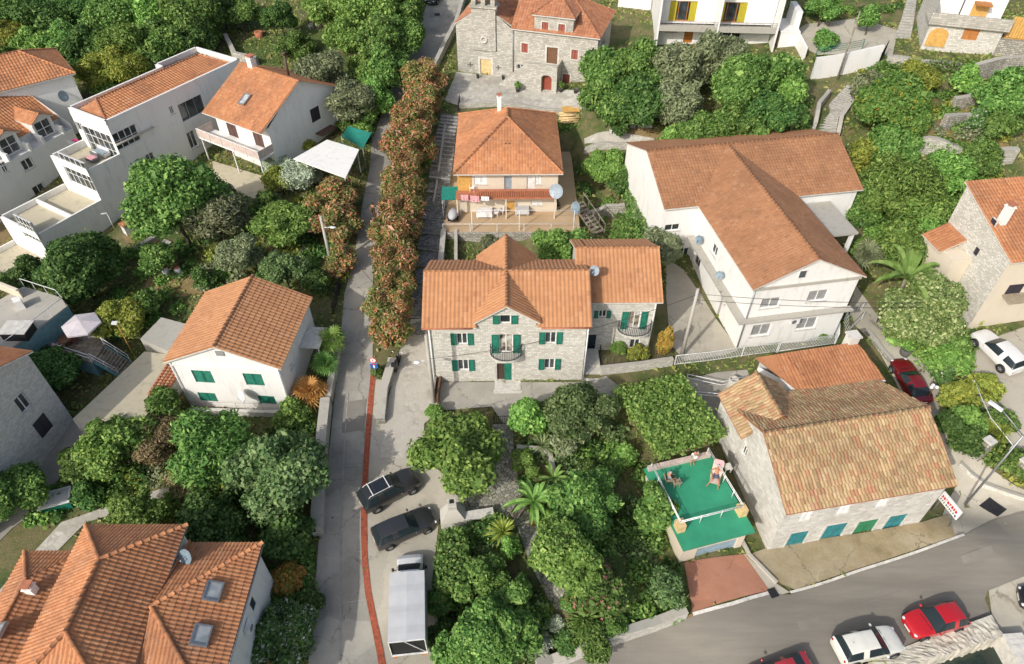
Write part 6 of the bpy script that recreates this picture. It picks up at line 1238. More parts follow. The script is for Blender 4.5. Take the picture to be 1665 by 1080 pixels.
leaf_box('hedge', top_poly([(1018,290),(1040,270),(1058,380),(1040,385)], 2.4), 0, 2.4, 55, 'leaf_mid', 'tall green hedge along the left gable of the white L-shaped house', seed=4)
leaf_box('hedge', top_poly([(845,180),(955,176),(958,184),(848,188)], .9), 0, .9, 60, 'leaf_mid', 'low hedge below the church square wall', seed=5)
leaf_box('hedge', top_poly([(1455,118),(1520,98),(1590,92),(1600,100),(1530,112),(1465,135)], 1.0), 0, 1.0, 45, 'leaf_mid', 'long bank of greenery below the ochre-door house', seed=6, jit=.3)
leaf_box('hedge', top_poly([(1490,545),(1480,556),(1530,604),(1566,604),(1568,552)], 1.2), 0, 1.2, 40, 'leaf_bright', 'broad rampant hedge below the big pale-leaved tree', seed=7, jit=.3)
# ------------------------------------------------------------------ palms, banana, rosettes
def frond(mb, o, d, up, L, wdt, droop, fan=0, mi=0, n=8):
    """one arching leaf; fan: spokes of a fan-palm leaf, else a ribbed ribbon"""
    o = Vector(o); d = Vector(d).normalized(); side = d.cross(Vector((0,0,1))); side = side.normalized() if side.length > 1e-3 else Vector((1,0,0))
    if fan:
        stem = o+d*L*.45; nn = side.cross(d); mb.tube([o, stem], .012, 4, mi)
        for k in range(fan):
            a = math.pi*1.5*(k/(fan-1)-.5); q = d*math.cos(a)+side*math.sin(a); t = stem+q*L*.55-Vector((0,0,droop*L*.3)); w_ = nn.cross(q).normalized()*L*.035; m = stem+q*L*.3; mb.face([stem, m-w_, t, m+w_], mi)
    else:
        P0 = []; 
        for k in range(n+1):
            s = k/n; c = o+d*L*s*(1-.25*s*droop)+Vector((0,0,1))*(up*L*s-droop*L*s*s*.9); wv = side*wdt*math.sin(math.pi*min(1, .08+s*.94))**.7*.5; P0.append((c-wv+Vector((0,0,wdt*.18)), c, c+wv+Vector((0,0,wdt*.18))))
        for (a, b, c), (a2, b2, c2) in zip(P0, P0[1:]): mb.face([a, b, b2, a2], mi); mb.face([b, c, c2, b2], mi)
def rosette(px, py, label, kind, cat, name, scale=1.0, mat='leaf_yucca', hgt=0.0, n=24, seed=1):
    g, h, dp = plant_at(px, py, lambda d: hgt+.3); r_ = random.Random(seed); root = empty(name, g, 0, label, cat)
    if hgt > .3:
        mb = MB(); mb.tube([(0,0,-.2),(.03,0,hgt*.5),(0,0,hgt)], [.16*min(1.3,scale),.13*min(1.3,scale),.11*min(1.3,scale)], 8); mb.build('trunk', MATS['pale_bark'], root)
    mb = MB()
    for k in range(n):
        az = k*2.39996; el = {'fan': r_.uniform(-.5, 1.2), 'banana': r_.uniform(.6, 1.2), 'sword': r_.uniform(-.1, 1.3)}[kind]; d = (math.cos(az)*math.cos(el), math.sin(az)*math.cos(el), math.sin(el)); q = r_.uniform(.8, 1.15)*scale
        if kind == 'fan': frond(mb, (0,0,hgt), d, 0, 1.25*q, 0, .35, 13)
        elif kind == 'banana': frond(mb, (0,0,hgt), (d[0], d[1], r_.uniform(.1,.9)), .3, 2.2*q, .36*q, .6)
        else: frond(mb, (0,0,hgt), d, .1, .95*q, .09*q, .25, 0, 0, 5)
    mb.build('fronds', MATS[mat], root); return root
rosette(538,548,'upper green fan palm beside the lane railing','fan','palm','fan_palm',1.15,'leaf_bright',2.4,30,1); rosette(528,588,'lower green fan palm beside the lane, over the stone corner','fan','palm','fan_palm',1.0,'leaf_mid',1.9,28,2); rosette(502,632,'fan palm with dead golden fronds at the corner of the lane wall','fan','palm','fan_palm',1.25,'leaf_dead',1.2,34,3)
rosette(1412,410,'fan palm beside the right wall of the white L-shaped house','fan','palm','fan_palm',1.3,'leaf_olive',1.8,30,4); rosette(1618,700,'spiky palm at the edge of the right-hand parking area','fan','palm','fan_palm',1.1,'leaf_yellow',.9,26,5); rosette(1355,10,'palm with yellowing fronds at the top edge','fan','palm','fan_palm',1.2,'leaf_yellow',2.0,26,6)
rosette(1475,450,'large banana plant with broad arching leaves on the right slope','banana','banana plant','banana_plant',1.9,'leaf_banana',3.6,15,7); rosette(868,812,'banana plant with split leaves beside the wooden bench','banana','banana plant','banana_plant',1.1,'leaf_banana',1.0,17,8); rosette(900,775,'smaller banana plant above the other, in the shaded garden','banana','banana plant','banana_plant',.8,'leaf_banana',.8,9,9)
rosette(882,722,'yucca with spiky yellowish leaves left of the olive tree','sword','yucca','yucca',1.2,'leaf_yucca',1.0,44,10); rosette(818,862,'spiky cabbage palm beside the barbecue hedge','sword','yucca','yucca',1.35,'leaf_yellow',1.3,60,11); rosette(952,1005,'green agave rosette behind the roadside wall','sword','agave','agave',1.5,'leaf_mid',.3,50,12); rosette(1003,560,'light rosette palm under the right balcony','sword','yucca','yucca',.8,'leaf_bright',.8,36,13)
# ------------------------------------------------------------------ weeds and undergrowth (nobody could count them)
def weeds():
    rs = np.random.RandomState(9); pts = []; nr = []; N = 150000
    X = rs.uniform(-78, 80, N); Y = rs.uniform(13, 105, N)
    ok = np.abs(X) < 8+Y*.93; X, Y = X[ok], Y[ok]
    keep = np.ones(len(X), bool)
    for poly in PAVED:
        px, py = np.array([p[0] for p in poly]), np.array([p[1] for p in poly]); bb = (X > px.min()-.1)&(X < px.max()+.1)&(Y > py.min()-.1)&(Y < py.max()+.1)
        for i in np.where(bb&keep)[0]:
            if inside(poly, X[i], Y[i]): keep[i] = False
    for i in np.where((Y < 27)&(X > 5)&keep)[0]:
        if inside(SEA, X[i], Y[i]+1): keep[i] = False
    pn = np.sin(X*.35+1.3*np.sin(Y*.21))+np.sin(Y*.41+1.1*np.sin(X*.27))+rs.normal(0, .5, len(X)); keep &= pn > -.5
    X, Y = X[keep], Y[keep]; Z = Tn(np.stack([X, Y], 1)); n = len(X); h = rs.uniform(.05, .4, n)*(.6+.4*np.sin(X*.8)*np.cos(Y*.7))
    C_ = np.stack([X, Y, Z+h*.45], 1); Nn = np.stack([rs.normal(0,1,n), rs.normal(0,1,n)-.3, rs.normal(.55,.3,n)], 1); Nn /= np.linalg.norm(Nn, axis=1)[:,None]
    me = leaf_cloud('undergrowth', C_, Nn, .42, .2, rs); me.materials.append(MATS['grass_blade']); o = bpy.data.objects.new('undergrowth', me); COL.objects.link(o); tag(o, 'weeds, grass and low undergrowth covering the garden ground', 'undergrowth', None, 'stuff')
weeds()
def thicket(px, n, r0, r1, mats, label, seed, hk=.5, name='thicket'):
    """rank low growth that no one could count: leafy mounds of several greens scattered over a patch of ground"""
    rs = np.random.RandomState(seed); poly = [(g.x, g.y) for g in (G(*p) for p in px)]; x0, x1 = min(p[0] for p in poly), max(p[0] for p in poly); y0, y1 = min(p[1] for p in poly), max(p[1] for p in poly); Cs = []; Ns = []; mi = []; k = 0; tries = 0
    while k < n and tries < n*40:
        tries += 1; x, y = rs.uniform(x0, x1), rs.uniform(y0, y1); r = rs.uniform(r0, r1)
        if not inside(poly, x, y) or any(inside(q, x+dx, y+dy) for q in PAVED for dx, dy in ((0,0),(r*.7,0),(-r*.7,0),(0,r*.7),(0,-r*.7))): continue
        m = int(300*r*r+60); d = rs.normal(0, 1, (m,3)); d[:,2] = np.abs(d[:,2])*.9; d /= np.linalg.norm(d, axis=1)[:,None]; q = d*r*np.clip(rs.normal(.9, .22, m), .25, 1.4)[:,None]; q[:,2] *= rs.uniform(.5, 1.15); q += np.array([x, y, T(x, y)+r*.1]); Cs.append(q); Nn = d*.7+rs.normal(0, .6, d.shape)+np.array([0,0,.4]); Ns.append(Nn/np.linalg.norm(Nn, axis=1)[:,None]); mi.append(np.full(m, rs.randint(len(mats)))); k += 1
    me = leaf_cloud(name, np.concatenate(Cs), np.concatenate(Ns), .26, .15, rs)
    for m in mats: me.materials.append(MATS[m])
    me.polygons.foreach_set('material_index', np.concatenate(mi)); o = bpy.data.objects.new(name, me); COL.objects.link(o); tag(o, label, 'undergrowth', None, 'stuff')
GM = ['leaf_mid','leaf_dark','leaf_bright','leaf_yellow','leaf_olive']
thicket([(195,400),(330,330),(430,280),(520,290),(575,430),(540,470),(420,450),(330,480),(240,470)], 75, .4, 1.1, GM, 'rank shrubs and herbs between the trees of the left gardens', 1)
thicket([(820,705),(985,680),(1060,770),(1095,900),(1110,990),(1000,1026),(870,1070),(705,1080),(715,860),(820,850)], 95, .45, 1.1, GM[:3]+['leaf_glossy'], 'dense shrubs under the trees of the middle garden', 2)
thicket([(130,755),(300,690),(500,690),(515,860),(430,870),(300,835),(170,835)], 75, .45, 1.1, GM, 'rank shrubs between the trees below the green-shuttered house', 3)
thicket([(430,880),(508,870),(500,1080),(425,1080)], 32, .4, .9, GM[:2]+['leaf_pinkflower'], 'dark shrubs in the strip between villa and lane', 4)
thicket([(1395,250),(1640,275),(1610,420),(1565,480),(1425,430),(1395,330)], 110, .5, 1.2, ['leaf_bright','leaf_yellow','leaf_mid','leaf_bright'], 'rampant green growth down the right slope', 5)
thicket([(1400,110),(1655,135),(1655,255),(1455,250),(1400,200)], 80, .35, .9, ['leaf_yellow','leaf_bright','leaf_mid','leaf_olive'], 'weeds and low shrubs on the dry stone terraces', 6)
thicket([(945,105),(1310,120),(1310,220),(1080,245),(985,205)], 70, .5, 1.2, GM[:3], 'undergrowth beneath the thicket behind the L-shaped house', 7)
thicket([(1460,540),(1565,540),(1640,640),(1664,790),(1570,745),(1540,680)], 55, .4, 1.0, ['leaf_bright','leaf_yellow','leaf_mid'], 'mixed shrubs between side lane and parking area', 8)
thicket([(-40,30),(340,90),(330,150),(130,130),(-40,130)], 60, .6, 1.3, GM[:4], 'scrub along the edge of the upper left wood', 9)
thicket([(505,120),(640,90),(640,200),(590,225),(520,190)], 30, .4, .9, GM[:3], 'scrub at the foot of the tall lane hedge', 10)
thicket([(940,255),(1020,250),(1040,385),(945,345)], 26, .35, .8, GM[:4], 'low growth between beige house terrace and white gable', 11)
thicket([(200,470),(320,490),(270,520),(180,560),(150,520)], 26, .4, .9, GM, 'low growth around the concrete shed', 12)
thicket([(-20,760),(110,800),(100,850),(-20,850)], 22, .4, .9, GM[:3], 'low growth in the lower left yard', 13)
thicket([(640,180),(700,120),(730,180),(690,330),(672,420),(655,545),(615,545),(620,420),(640,280)], 60, .4, .8, ['leaf_oleander','leaf_oleander','leaf_mid'], 'low oleander growth along the foot of the lane row', 14)
thicket([(1300,20),(1460,10),(1440,95),(1320,110)], 18, .3, .8, GM[:4], 'low plants around the upper forecourt', 15)
# ------------------------------------------------------------------ vehicles
def paint(name, c, rough=.28, metal=0.0):
    t = NT(name); w = t.wpos(); n = t.noise(w, 2.5, 4); t.out(t.ramp(n, [(.3, tuple(x*.9 for x in c)), (.7, c)]), rough, metal); t.bs.inputs['Coat Weight'].default_value = .6; t.bs.inputs['Coat Roughness'].default_value = .08
paint('paint_white', (.78,.78,.77)); paint('paint_cream', (.74,.73,.66)); paint('paint_red', (.48,.012,.02)); paint('paint_maroon', (.17,.008,.014)); paint('paint_graphite', (.05,.053,.057), .35, .4); paint('paint_black', (.015,.015,.018)); paint('paint_faded_red', (.36,.03,.04)); paint('paint_silverblack', (.06,.058,.058), .3, .5); paint('paint_blue', (.05,.07,.12), .3, .3)
flat('tyre', (.02,.02,.02), .9); flat('rim', (.45,.46,.47), .35, .7); flat('head_light', (.7,.72,.72), .1); flat('tail_light', (.4,.02,.02), .2); flat('amber_light', (.6,.2,.03), .25); flat('trim_black', (.02,.02,.022), .6); flat('number_plate', (.75,.75,.72), .5)
CARS = {   # station: x (rear 0 -> front 1), sill, belt height, belt half width (x W/2), roof height, roof half width
 'hatch': [(0,.34,.66,.80,.70,.70),(.015,.26,.86,.93,.89,.76),(.05,.24,.93,.95,.97,.78),(.135,.22,.96,.97,1.40,.66),(.29,.2,.96,.98,1.47,.66),(.32,.2,.96,.98,1.475,.66),(.52,.2,.94,.98,1.43,.65),(.685,.2,.92,.97,.95,.80),(.82,.21,.86,.96,.90,.80),(.93,.24,.74,.90,.79,.72),(.985,.28,.64,.78,.67,.6),(1,.34,.55,.66,.57,.5)],
 'wagon': [(0,.34,.66,.82,.70,.72),(.012,.26,.90,.93,.93,.78),(.03,.24,.95,.95,1.0,.8),(.085,.22,.97,.97,1.42,.68),(.3,.2,.97,.98,1.49,.67),(.33,.2,.97,.98,1.49,.67),(.55,.2,.95,.98,1.44,.65),(.70,.2,.92,.97,.96,.80),(.83,.21,.86,.96,.9,.80),(.935,.24,.74,.9,.79,.72),(.985,.28,.64,.78,.67,.6),(1,.34,.55,.66,.57,.5)],
 'suv': [(0,.42,.78,.84,.82,.74),(.012,.34,1.02,.94,1.05,.8),(.03,.32,1.08,.96,1.12,.82),(.085,.3,1.1,.98,1.58,.72),(.3,.3,1.1,.99,1.68,.72),(.33,.3,1.1,.99,1.68,.72),(.55,.3,1.08,.99,1.62,.7),(.69,.3,1.04,.98,1.08,.82),(.83,.32,.98,.97,1.02,.82),(.935,.34,.88,.92,.93,.76),(.985,.38,.76,.82,.79,.66),(1,.42,.64,.72,.66,.56)],
 'coupe': [(0,.36,.7,.8,.73,.7),(.02,.28,.84,.9,.87,.76),(.1,.24,.93,.95,.96,.78),(.245,.22,.93,.97,1.30,.6),(.36,.2,.92,.97,1.36,.6),(.38,.2,.92,.97,1.365,.6),(.51,.2,.9,.97,1.31,.6),(.66,.2,.87,.96,.9,.8),(.82,.21,.82,.95,.85,.8),(.93,.24,.7,.9,.75,.7),(.985,.28,.6,.78,.63,.6),(1,.34,.52,.66,.54,.5)]}
def car_body(style, L, Wd, Hs):
    st = CARS[style]; hw = Wd/2; bm = bmesh.new(); cr = bm.edges.layers.float.new('crease_edge'); rows = []
    for x, zb, zs, wb, zr, wr in st:
        zb, zs, zr = zb*Hs, zs*Hs, zr*Hs; k = hw*wb
        half = [(k*.9, zb), (k*1.0, zb+.12*Hs), (k*1.02, zb+(zs-zb)*.6), (k, zs), (hw*wr, zr), (hw*wr*.62, zr+.03), (0, zr+.045)]
        rows.append([bm.verts.new(((x-.5)*L, y, z)) for y, z in half]+[bm.verts.new(((x-.5)*L, -y, z)) for y, z in reversed(half[:-1])])
    n = len(rows[0]); fs = []
    for i in range(len(rows)-1):
        for j in range(n-1):
            f = bm.faces.new((rows[i][j], rows[i+1][j], rows[i+1][j+1], rows[i][j+1])); f.smooth = True; g = 0; jj = min(j, n-2-j)
            if jj == 3 and 3 <= i <= 6 and i != 4: g = 1
            if jj == 3 and i == 2: g = 1
            if jj >= 4 and i == 6: g = 2
            if jj >= 4 and i == 2: g = 3
            f.material_index = g; fs.append(f)
    for rw in (rows[0], rows[-1]): bm.faces.new(rw).material_index = 0
    bmesh.ops.recalc_face_normals(bm, faces=bm.faces[:])
    for i in range(len(rows)-1):
        for j in (3, n-4):
            e = bm.edges.get((rows[i][j], rows[i+1][j]))
            if e: e[cr] = .55
        for j in (4, n-5):
            e = bm.edges.get((rows[i][j], rows[i+1][j]))
            if e: e[cr] = .45 if 2 <= i <= 6 else .2
    for i in (2, 3, 6, 7):
        for j in range(3, n-4):
            e = bm.edges.get((rows[i][j], rows[i][j+1]))
            if e: e[cr] = .5
    me = bpy.data.meshes.new('car_shape'); bm.to_mesh(me); bm.free()
    o = bpy.data.objects.new('tmp', me); COL.objects.link(o); m = o.modifiers.new('s', 'SUBSURF'); m.levels = 2
    ev = o.evaluated_get(bpy.context.evaluated_depsgraph_get()); em = ev.to_mesh(); out = {}
    for g in range(4):
        mb = MB(); mp = {}
        for p in em.polygons:
            if p.material_index != g: continue
            ids = []
            for v in p.vertices:
                if v not in mp: mp[v] = len(mb.v); mb.v.append(tuple(em.vertices[v].co))
                ids.append(mp[v])
            mb.idx(ids, 0, None, True)
        out[g] = mb
    ev.to_mesh_clear(); bpy.data.objects.remove(o); return out
def wheel(parent, x, y, r, side):
    mb = MB(); mb.lathe((0,0,0), [(r*.62,-.1),(r*.96,-.1),(r,-.06),(r,.06),(r*.96,.1),(r*.62,.1)], 20)
    root = empty('wheel', (x, y, r), 0); root.parent = parent; root.rotation_euler = (R(-90)*side, 0, 0)
    mb.build('tyre', MATS['tyre'], root); mb = MB(); mb.lathe((0,0,.0), [(r*.64,.07),(r*.6,.085),(r*.5,.05),(.05,.07),(.001,.075)], 20)
    for k in range(5):
        a = k*2*math.pi/5; d = Vector((math.cos(a), math.sin(a), 0)); t = Vector((-d.y, d.x, 0)); mb.obox(d*.05-t*.03+Vector((0,0,.05)), d*(r*.5), t*.06, (0,0,.045))
    mb.build('rim', MATS['rim'], root)
def ell(mb, c, rx, ry, rz, mi=0, n=10):
    b = len(mb.v); m = 6
    for i in range(m+1):
        ph = math.pi*(i/m-.5)
        for k in range(n): a = 2*math.pi*k/n; mb.v.append((c[0]+rx*math.cos(ph)*math.cos(a), c[1]+ry*math.cos(ph)*math.sin(a), c[2]+rz*math.sin(ph)))
    for i in range(m):
        for k in range(n): k2 = (k+1) % n; mb.idx((b+i*n+k, b+i*n+k2, b+(i+1)*n+k2, b+(i+1)*n+k), mi)
def split_glass(S, root):
    par = list(range(len(S.v)))
    def fd(i):
        while par[i] != i: par[i] = par[par[i]]; i = par[i]
        return i
    for f in S.f:
        for k in f[1:]: par[fd(k)] = fd(f[0])
    grp = {}
    for f in S.f: grp.setdefault(fd(f[0]), []).append(f)
    for fs in grp.values():
        m = MB(); mp = {}
        for f in fs:
            for k in f:
                if k not in mp: mp[k] = len(m.v); m.v.append(S.v[k])
            m.idx([mp[k] for k in f])
        m.build('side_window', MATS['car_glass'], root)
def car(style, mat, rear, front, label, L=4.2, Wd=1.76, Hs=1.0, roof=None, plate=True, group=None):
    """rear, front: photo pixels of the two ends of the car, at bonnet height"""
    g = G((rear[0]+front[0])/2, (rear[1]+front[1])/2, .7); a, b = P(*rear, g.z), P(*front, g.z); ang = math.atan2(b.y-a.y, b.x-a.x); g.z = T(g.x, g.y)+.06
    root = empty('parked_car', g, ang, label, 'car', group)
    d = Vector((math.cos(ang), math.sin(ang))); z1, z0 = T(g.x+d.x*L*.3, g.y+d.y*L*.3), T(g.x-d.x*L*.3, g.y-d.y*L*.3); root.rotation_euler = (0, -math.atan2(z1-z0, L*.6), ang)
    S = car_body(style, L, Wd, Hs); S[0].build('body', MATS[mat], root); split_glass(S[1], root); S[2].build('windscreen', MATS['car_glass'], root); S[3].build('rear_window', MATS['car_glass'], root)
    hw = Wd/2; wr = .31*(1.12 if style == 'suv' else 1)
    for x in (-.5*L+.19*L, .5*L-.185*L):
        for s in (1, -1):
            m = MB(); m.lathe((0,0,0), [(wr*1.2,-.03),(wr*1.2,.03),(.001,.03)], 20); m.xform(Matrix.Translation((x, s*(hw*.985), wr+.03))@Matrix.Rotation(R(-90)*s, 4, 'X')); m.build('wheel_arch', MATS['trim_black'], root); wheel(root, x, s*(hw*.95), wr, s)
    zf, zr_ = .66*Hs, .82*Hs
    for s in (1, -1):
        m = MB(); ell(m, (.5*L*.935, s*hw*.68, zf-.01), .13, .13, .06); m.build('head_light', MATS['head_light'], root); m = MB(); ell(m, (-.5*L*.975, s*hw*.8, zr_-.04), .05, .1, .12); m.build('tail_light', MATS['tail_light'], root)
        m = MB(); ell(m, (.5*L*.27, s*(hw+.1), .98*Hs), .08, .12, .08); m.build('wing_mirror', MATS[mat], root)
    m = MB(); m.box(.5*L-.04,.5*L+.015,-.26,.26,.42*Hs,.53*Hs); m.build('number_plate', MATS['number_plate'], root); m = MB(); m.box(-.5*L-.015,-.5*L+.04,-.26,.26,.62*Hs,.73*Hs); m.build('number_plate', MATS['number_plate'], root)
    m = MB(); m.box(.5*L*.93,.5*L*.995,-hw*.5,hw*.5,.36*Hs,.41*Hs); m.box(.5*L*.93,.5*L*.99,-hw*.45,hw*.45,.56*Hs,.63*Hs); m.build('grille', MATS['trim_black'], root)
    m = MB(); m.beam((.5*L*.46,-.5,.955*Hs), (.5*L*.44,.1,.99*Hs), .03, .03); m.beam((.5*L*.46,.1,.955*Hs), (.5*L*.43,.6,.985*Hs), .03, .03); m.build('wiper', MATS['trim_black'], root)
    zt = max(s[4] for s in CARS[style])*Hs+.04
    if roof == 'rails':
        for s in (1, -1): m = MB(); m.tube([(-L*.38,s*hw*.6,zt-.07),(-L*.34,s*hw*.6,zt+.05),(L*.02,s*hw*.6,zt+.05),(L*.05,s*hw*.6,zt-.07)], .025, 6); m.build('roof_rail', MATS['white_metal'], root)
        for x in (-.3, -.02): m = MB(); m.box(L*x-.03,L*x+.03,-hw*.66,hw*.66,zt+.04,zt+.09); m.build('roof_bar', MATS['white_metal'], root)
        m = MB(); m.box(-L*.24,-L*.05,-hw*.45,hw*.45,zt-.02,zt+.004); m.build('sunroof', MATS['sunroof'], root)
    if roof == 'antenna': m = MB(); m.tube([(-L*.3,0,zt-.05),(-L*.36,0,zt+.3)], .01, 4); m.build('antenna', MATS['trim_black'], root)
    return root
car('suv', 'paint_silverblack', (600,813), (668,779), 'dark grey off-road car with roof bars and sunroof, half under the mulberry tree', 4.5, 1.8, 1.0, 'rails')
car('wagon', 'paint_graphite', (613,876), (702,838), 'dark grey estate car parked between the roof-bar car and the white truck', 4.45, 1.78, 1.0)
car('wagon', 'paint_cream', (1359,1060), (1465,1036), 'cream-white estate car parked on the quay road', 4.3, 1.74, 1.0, 'antenna')
car('hatch', 'paint_red', (1569,995), (1471,1022), 'bright red hatchback parked on the quay beside the water', 4.1, 1.72, 1.0)
car('coupe', 'paint_faded_red', (1322,1082), (1212,1112), 'faded red car cut off by the bottom edge of the picture', 4.4, 1.74, 1.0)
car('coupe', 'paint_maroon', (1497,640), (1463,594), 'dark maroon car in the side lane behind the old stone house', 4.4, 1.76, 1.0)
car('suv', 'paint_white', (1648,592), (1594,548), 'white car with a dark rear window in the right-hand parking area', 4.6, 1.84, .98)
car('hatch', 'paint_black', (1755,996), (1678,974), 'black car on the pier at the right edge, only its nose showing', 4.2, 1.76, 1.0)
car('hatch', 'paint_graphite', (728,-22), (690,4), 'dark car at the top of the lane, cut by the picture edge', 4.2, 1.76, 1.0)
def truck():
    a, b = G(665,1058,.3), G(663,905,.3); d = b-a; ang = math.atan2(d.y, d.x); m_ = (a+b)/2; root = empty('box_truck', (m_.x, m_.y, T(m_.x, m_.y)+.05), ang, 'white pickup truck with a large grey tarpaulin box, facing up the parking area', 'truck')
    r0, r1 = P(664,1047,3.3), P(663,936,3.3); c, s = math.cos(-ang), math.sin(-ang)
    x0 = c*(r0.x-m_.x)-s*(r0.y-m_.y); x1 = c*(r1.x-m_.x)-s*(r1.y-m_.y); hw = (P(693,990,3.3)-P(635,990,3.3)).length/2; y0 = s*(r1.x-m_.x)+c*(r1.y-m_.y)
    zt = 2.75; mb = MB(); n = 10
    for k in range(n):
        xa, xb = x0+(x1-x0)*k/n, x0+(x1-x0)*(k+1)/n; za, zb = zt+.012*math.sin(k*2.1), zt+.012*math.sin((k+1)*2.1)
        for ya, yb, c0, c1 in ((-hw,0,0,.07),(0,hw,.07,0)): mb.face([(xa,y0+ya,za+c0),(xb,y0+ya,zb+c0),(xb,y0+yb,zb+c1),(xa,y0+yb,za+c1)], 0, None, True)
        for sy in (-1, 1): mb.face([(xa,y0+sy*hw,.75),(xb,y0+sy*hw,.75),(xb,y0+sy*hw,zb),(xa,y0+sy*hw,za)], 0)
    mb.face([(x1,y0-hw,.75),(x1,y0+hw,.75),(x1,y0+hw,zt),(x1,y0-hw,zt)], 0); mb.build('tarpaulin_box', MATS['grey_tarp'], root)
    mb = MB()
    for y in (-hw, hw-.06): mb.box(x0-.05,x0+.01,y0+y,y0+y+.06,.75,zt+.02)
    mb.box(x0-.05,x0+.01,y0-hw,y0+hw,zt-.04,zt+.03); mb.beam((x0-.02,y0-hw+.1,.9),(x0-.02,y0+hw*.1,zt-.1),.06,.05); mb.box(x0-.06,x0,y0-hw,y0+hw,.72,.86); mb.build('rear_frame', MATS['white_metal'], root)
    mb = MB(); mb.box(x0,x1+.3,y0-hw+.05,y0+hw-.05,.62,.748); mb.box(x0+.05,x0+.1,y0-hw+.05,y0+hw-.05,.8,zt-.1); mb.build('bed_and_rear_shade', MATS['trim_black'], root)  # bed floor, plus an upright black panel painting the shade inside the open rear
    for sy in (-1, 1): mb = MB(); mb.box(x0-.1,x0-.061,y0+sy*hw*.8-.1,y0+sy*hw*.8+.1,.6,.72); mb.build('tail_light', MATS['amber_light'], root)
    # cab: short lofted van nose in front of the box
    hc = .86; prof = [(x1+.05,.35,1.05,1.8,.80),(x1+.6,.35,1.05,1.8,.8),(x1+1.4,.34,1.0,1.12,.86),(x1+1.85,.34,.95,1.02,.84),(x1+2.2,.36,.74,.8,.76),(x1+2.3,.42,.6,.62,.66)]
    rows = []; body = MB(); gl = MB()
    for x, zb, zs, zr, wr in prof: half = [(hc*.93,zb),(hc,.7*zs),(hc,zs),(wr*hc,zr),(wr*hc*.5,zr+.04),(0,zr+.05)]; rows.append([(x,y0+y,z) for y, z in half]+[(x,y0-y,z) for y, z in reversed(half[:-1])])
    for i in range(len(rows)-1):
        for j in range(len(rows[0])-1):
            jj = min(j, len(rows[0])-2-j); g = (jj >= 3 and i == 1) or (jj == 2 and i == 0); (gl if g else body).face([rows[i][j], rows[i+1][j], rows[i+1][j+1], rows[i][j+1]], 0, None, True)
    body.face(rows[-1]); body.build('cab', MATS['paint_white'], root); gl.build('windscreen', MATS['car_glass'], root)
    for sy in (-1, 1):
        m = MB(); ell(m, (x1+2.12,y0+sy*hc*.68,.72), .14, .14, .08); m.build('head_light', MATS['head_light'], root); m = MB(); m.beam((x1+1.0,y0+sy*hc,1.15),(x1+1.0,y0+sy*(hc+.28),1.2),.04,.04); m.box(x1+.95,x1+1.05,y0+sy*(hc+.22)-.08,y0+sy*(hc+.22)+.08,1.1,1.4); m.build('wing_mirror', MATS['trim_black'], root)
        wheel(root, x1+1.4, y0+sy*(hc-.06), .33, sy); wheel(root, x0+1.1, y0+sy*(hw-.2), .33, sy)
truck()
def scooter(px, py, heading_px, mat, label, name='motor_scooter'):
    g = G(px, py, .45); a = P(px, py, g.z); b = P(*heading_px, g.z); ang = math.atan2(b.y-a.y, b.x-a.x); root = empty(name, (g.x, g.y, T(g.x, g.y)+.09), ang, label, 'scooter')
    mb = MB(); 
    for (x, y, z, rx, ry, rz) in ((-.45,0,.62,.42,.17,.2),(-.55,0,.5,.32,.19,.18),(.42,0,.62,.14,.2,.34),(.5,0,.38,.24,.11,.14)): ell(mb, (x,y,z), rx, ry, rz)
    mb.box(-.25,.45,-.16,.16,.24,.32); mb.build('body', MATS[mat], root)
    mb = MB(); ell(mb, (-.35,0,.82), .4, .16, .08); mb.build('seat', MATS['trim_black'], root)
    mb = MB(); mb.tube([(.62,0,.3),(.4,0,1.0)], .03, 6); mb.tube([(.36,-.34,1.04),(.42,0,1.02),(.36,.34,1.04)], .02, 6); mb.build('handlebar', MATS['dark_metal'], root)
    mb = MB(); mb.box(-1.0,-.7,-.2,.2,.86,1.14); mb.build('top_box', MATS['trim_black'], root)
    for x in (-.62, .66): wheel(root, x, 0, .27, 1)
    mb = MB(); ell(mb, (.5,0,.86), .08, .1, .09); mb.build('head_light', MATS['head_light'], root)
    for s in (-1, 1): mb = MB(); mb.tube([(.38,s*.3,1.04),(.36,s*.36,1.24)], .01, 4); ell(mb, (.36,s*.38,1.27), .03, .07, .05); mb.build('mirror', MATS['white_metal'], root)
    return root
scooter(646,590,(654,566),'paint_black','black motor scooter parked behind the low stone wall beside the lane'); scooter(1563,490,(1570,484),'paint_red','red and white scooter beside the stone wall of the right-edge house')
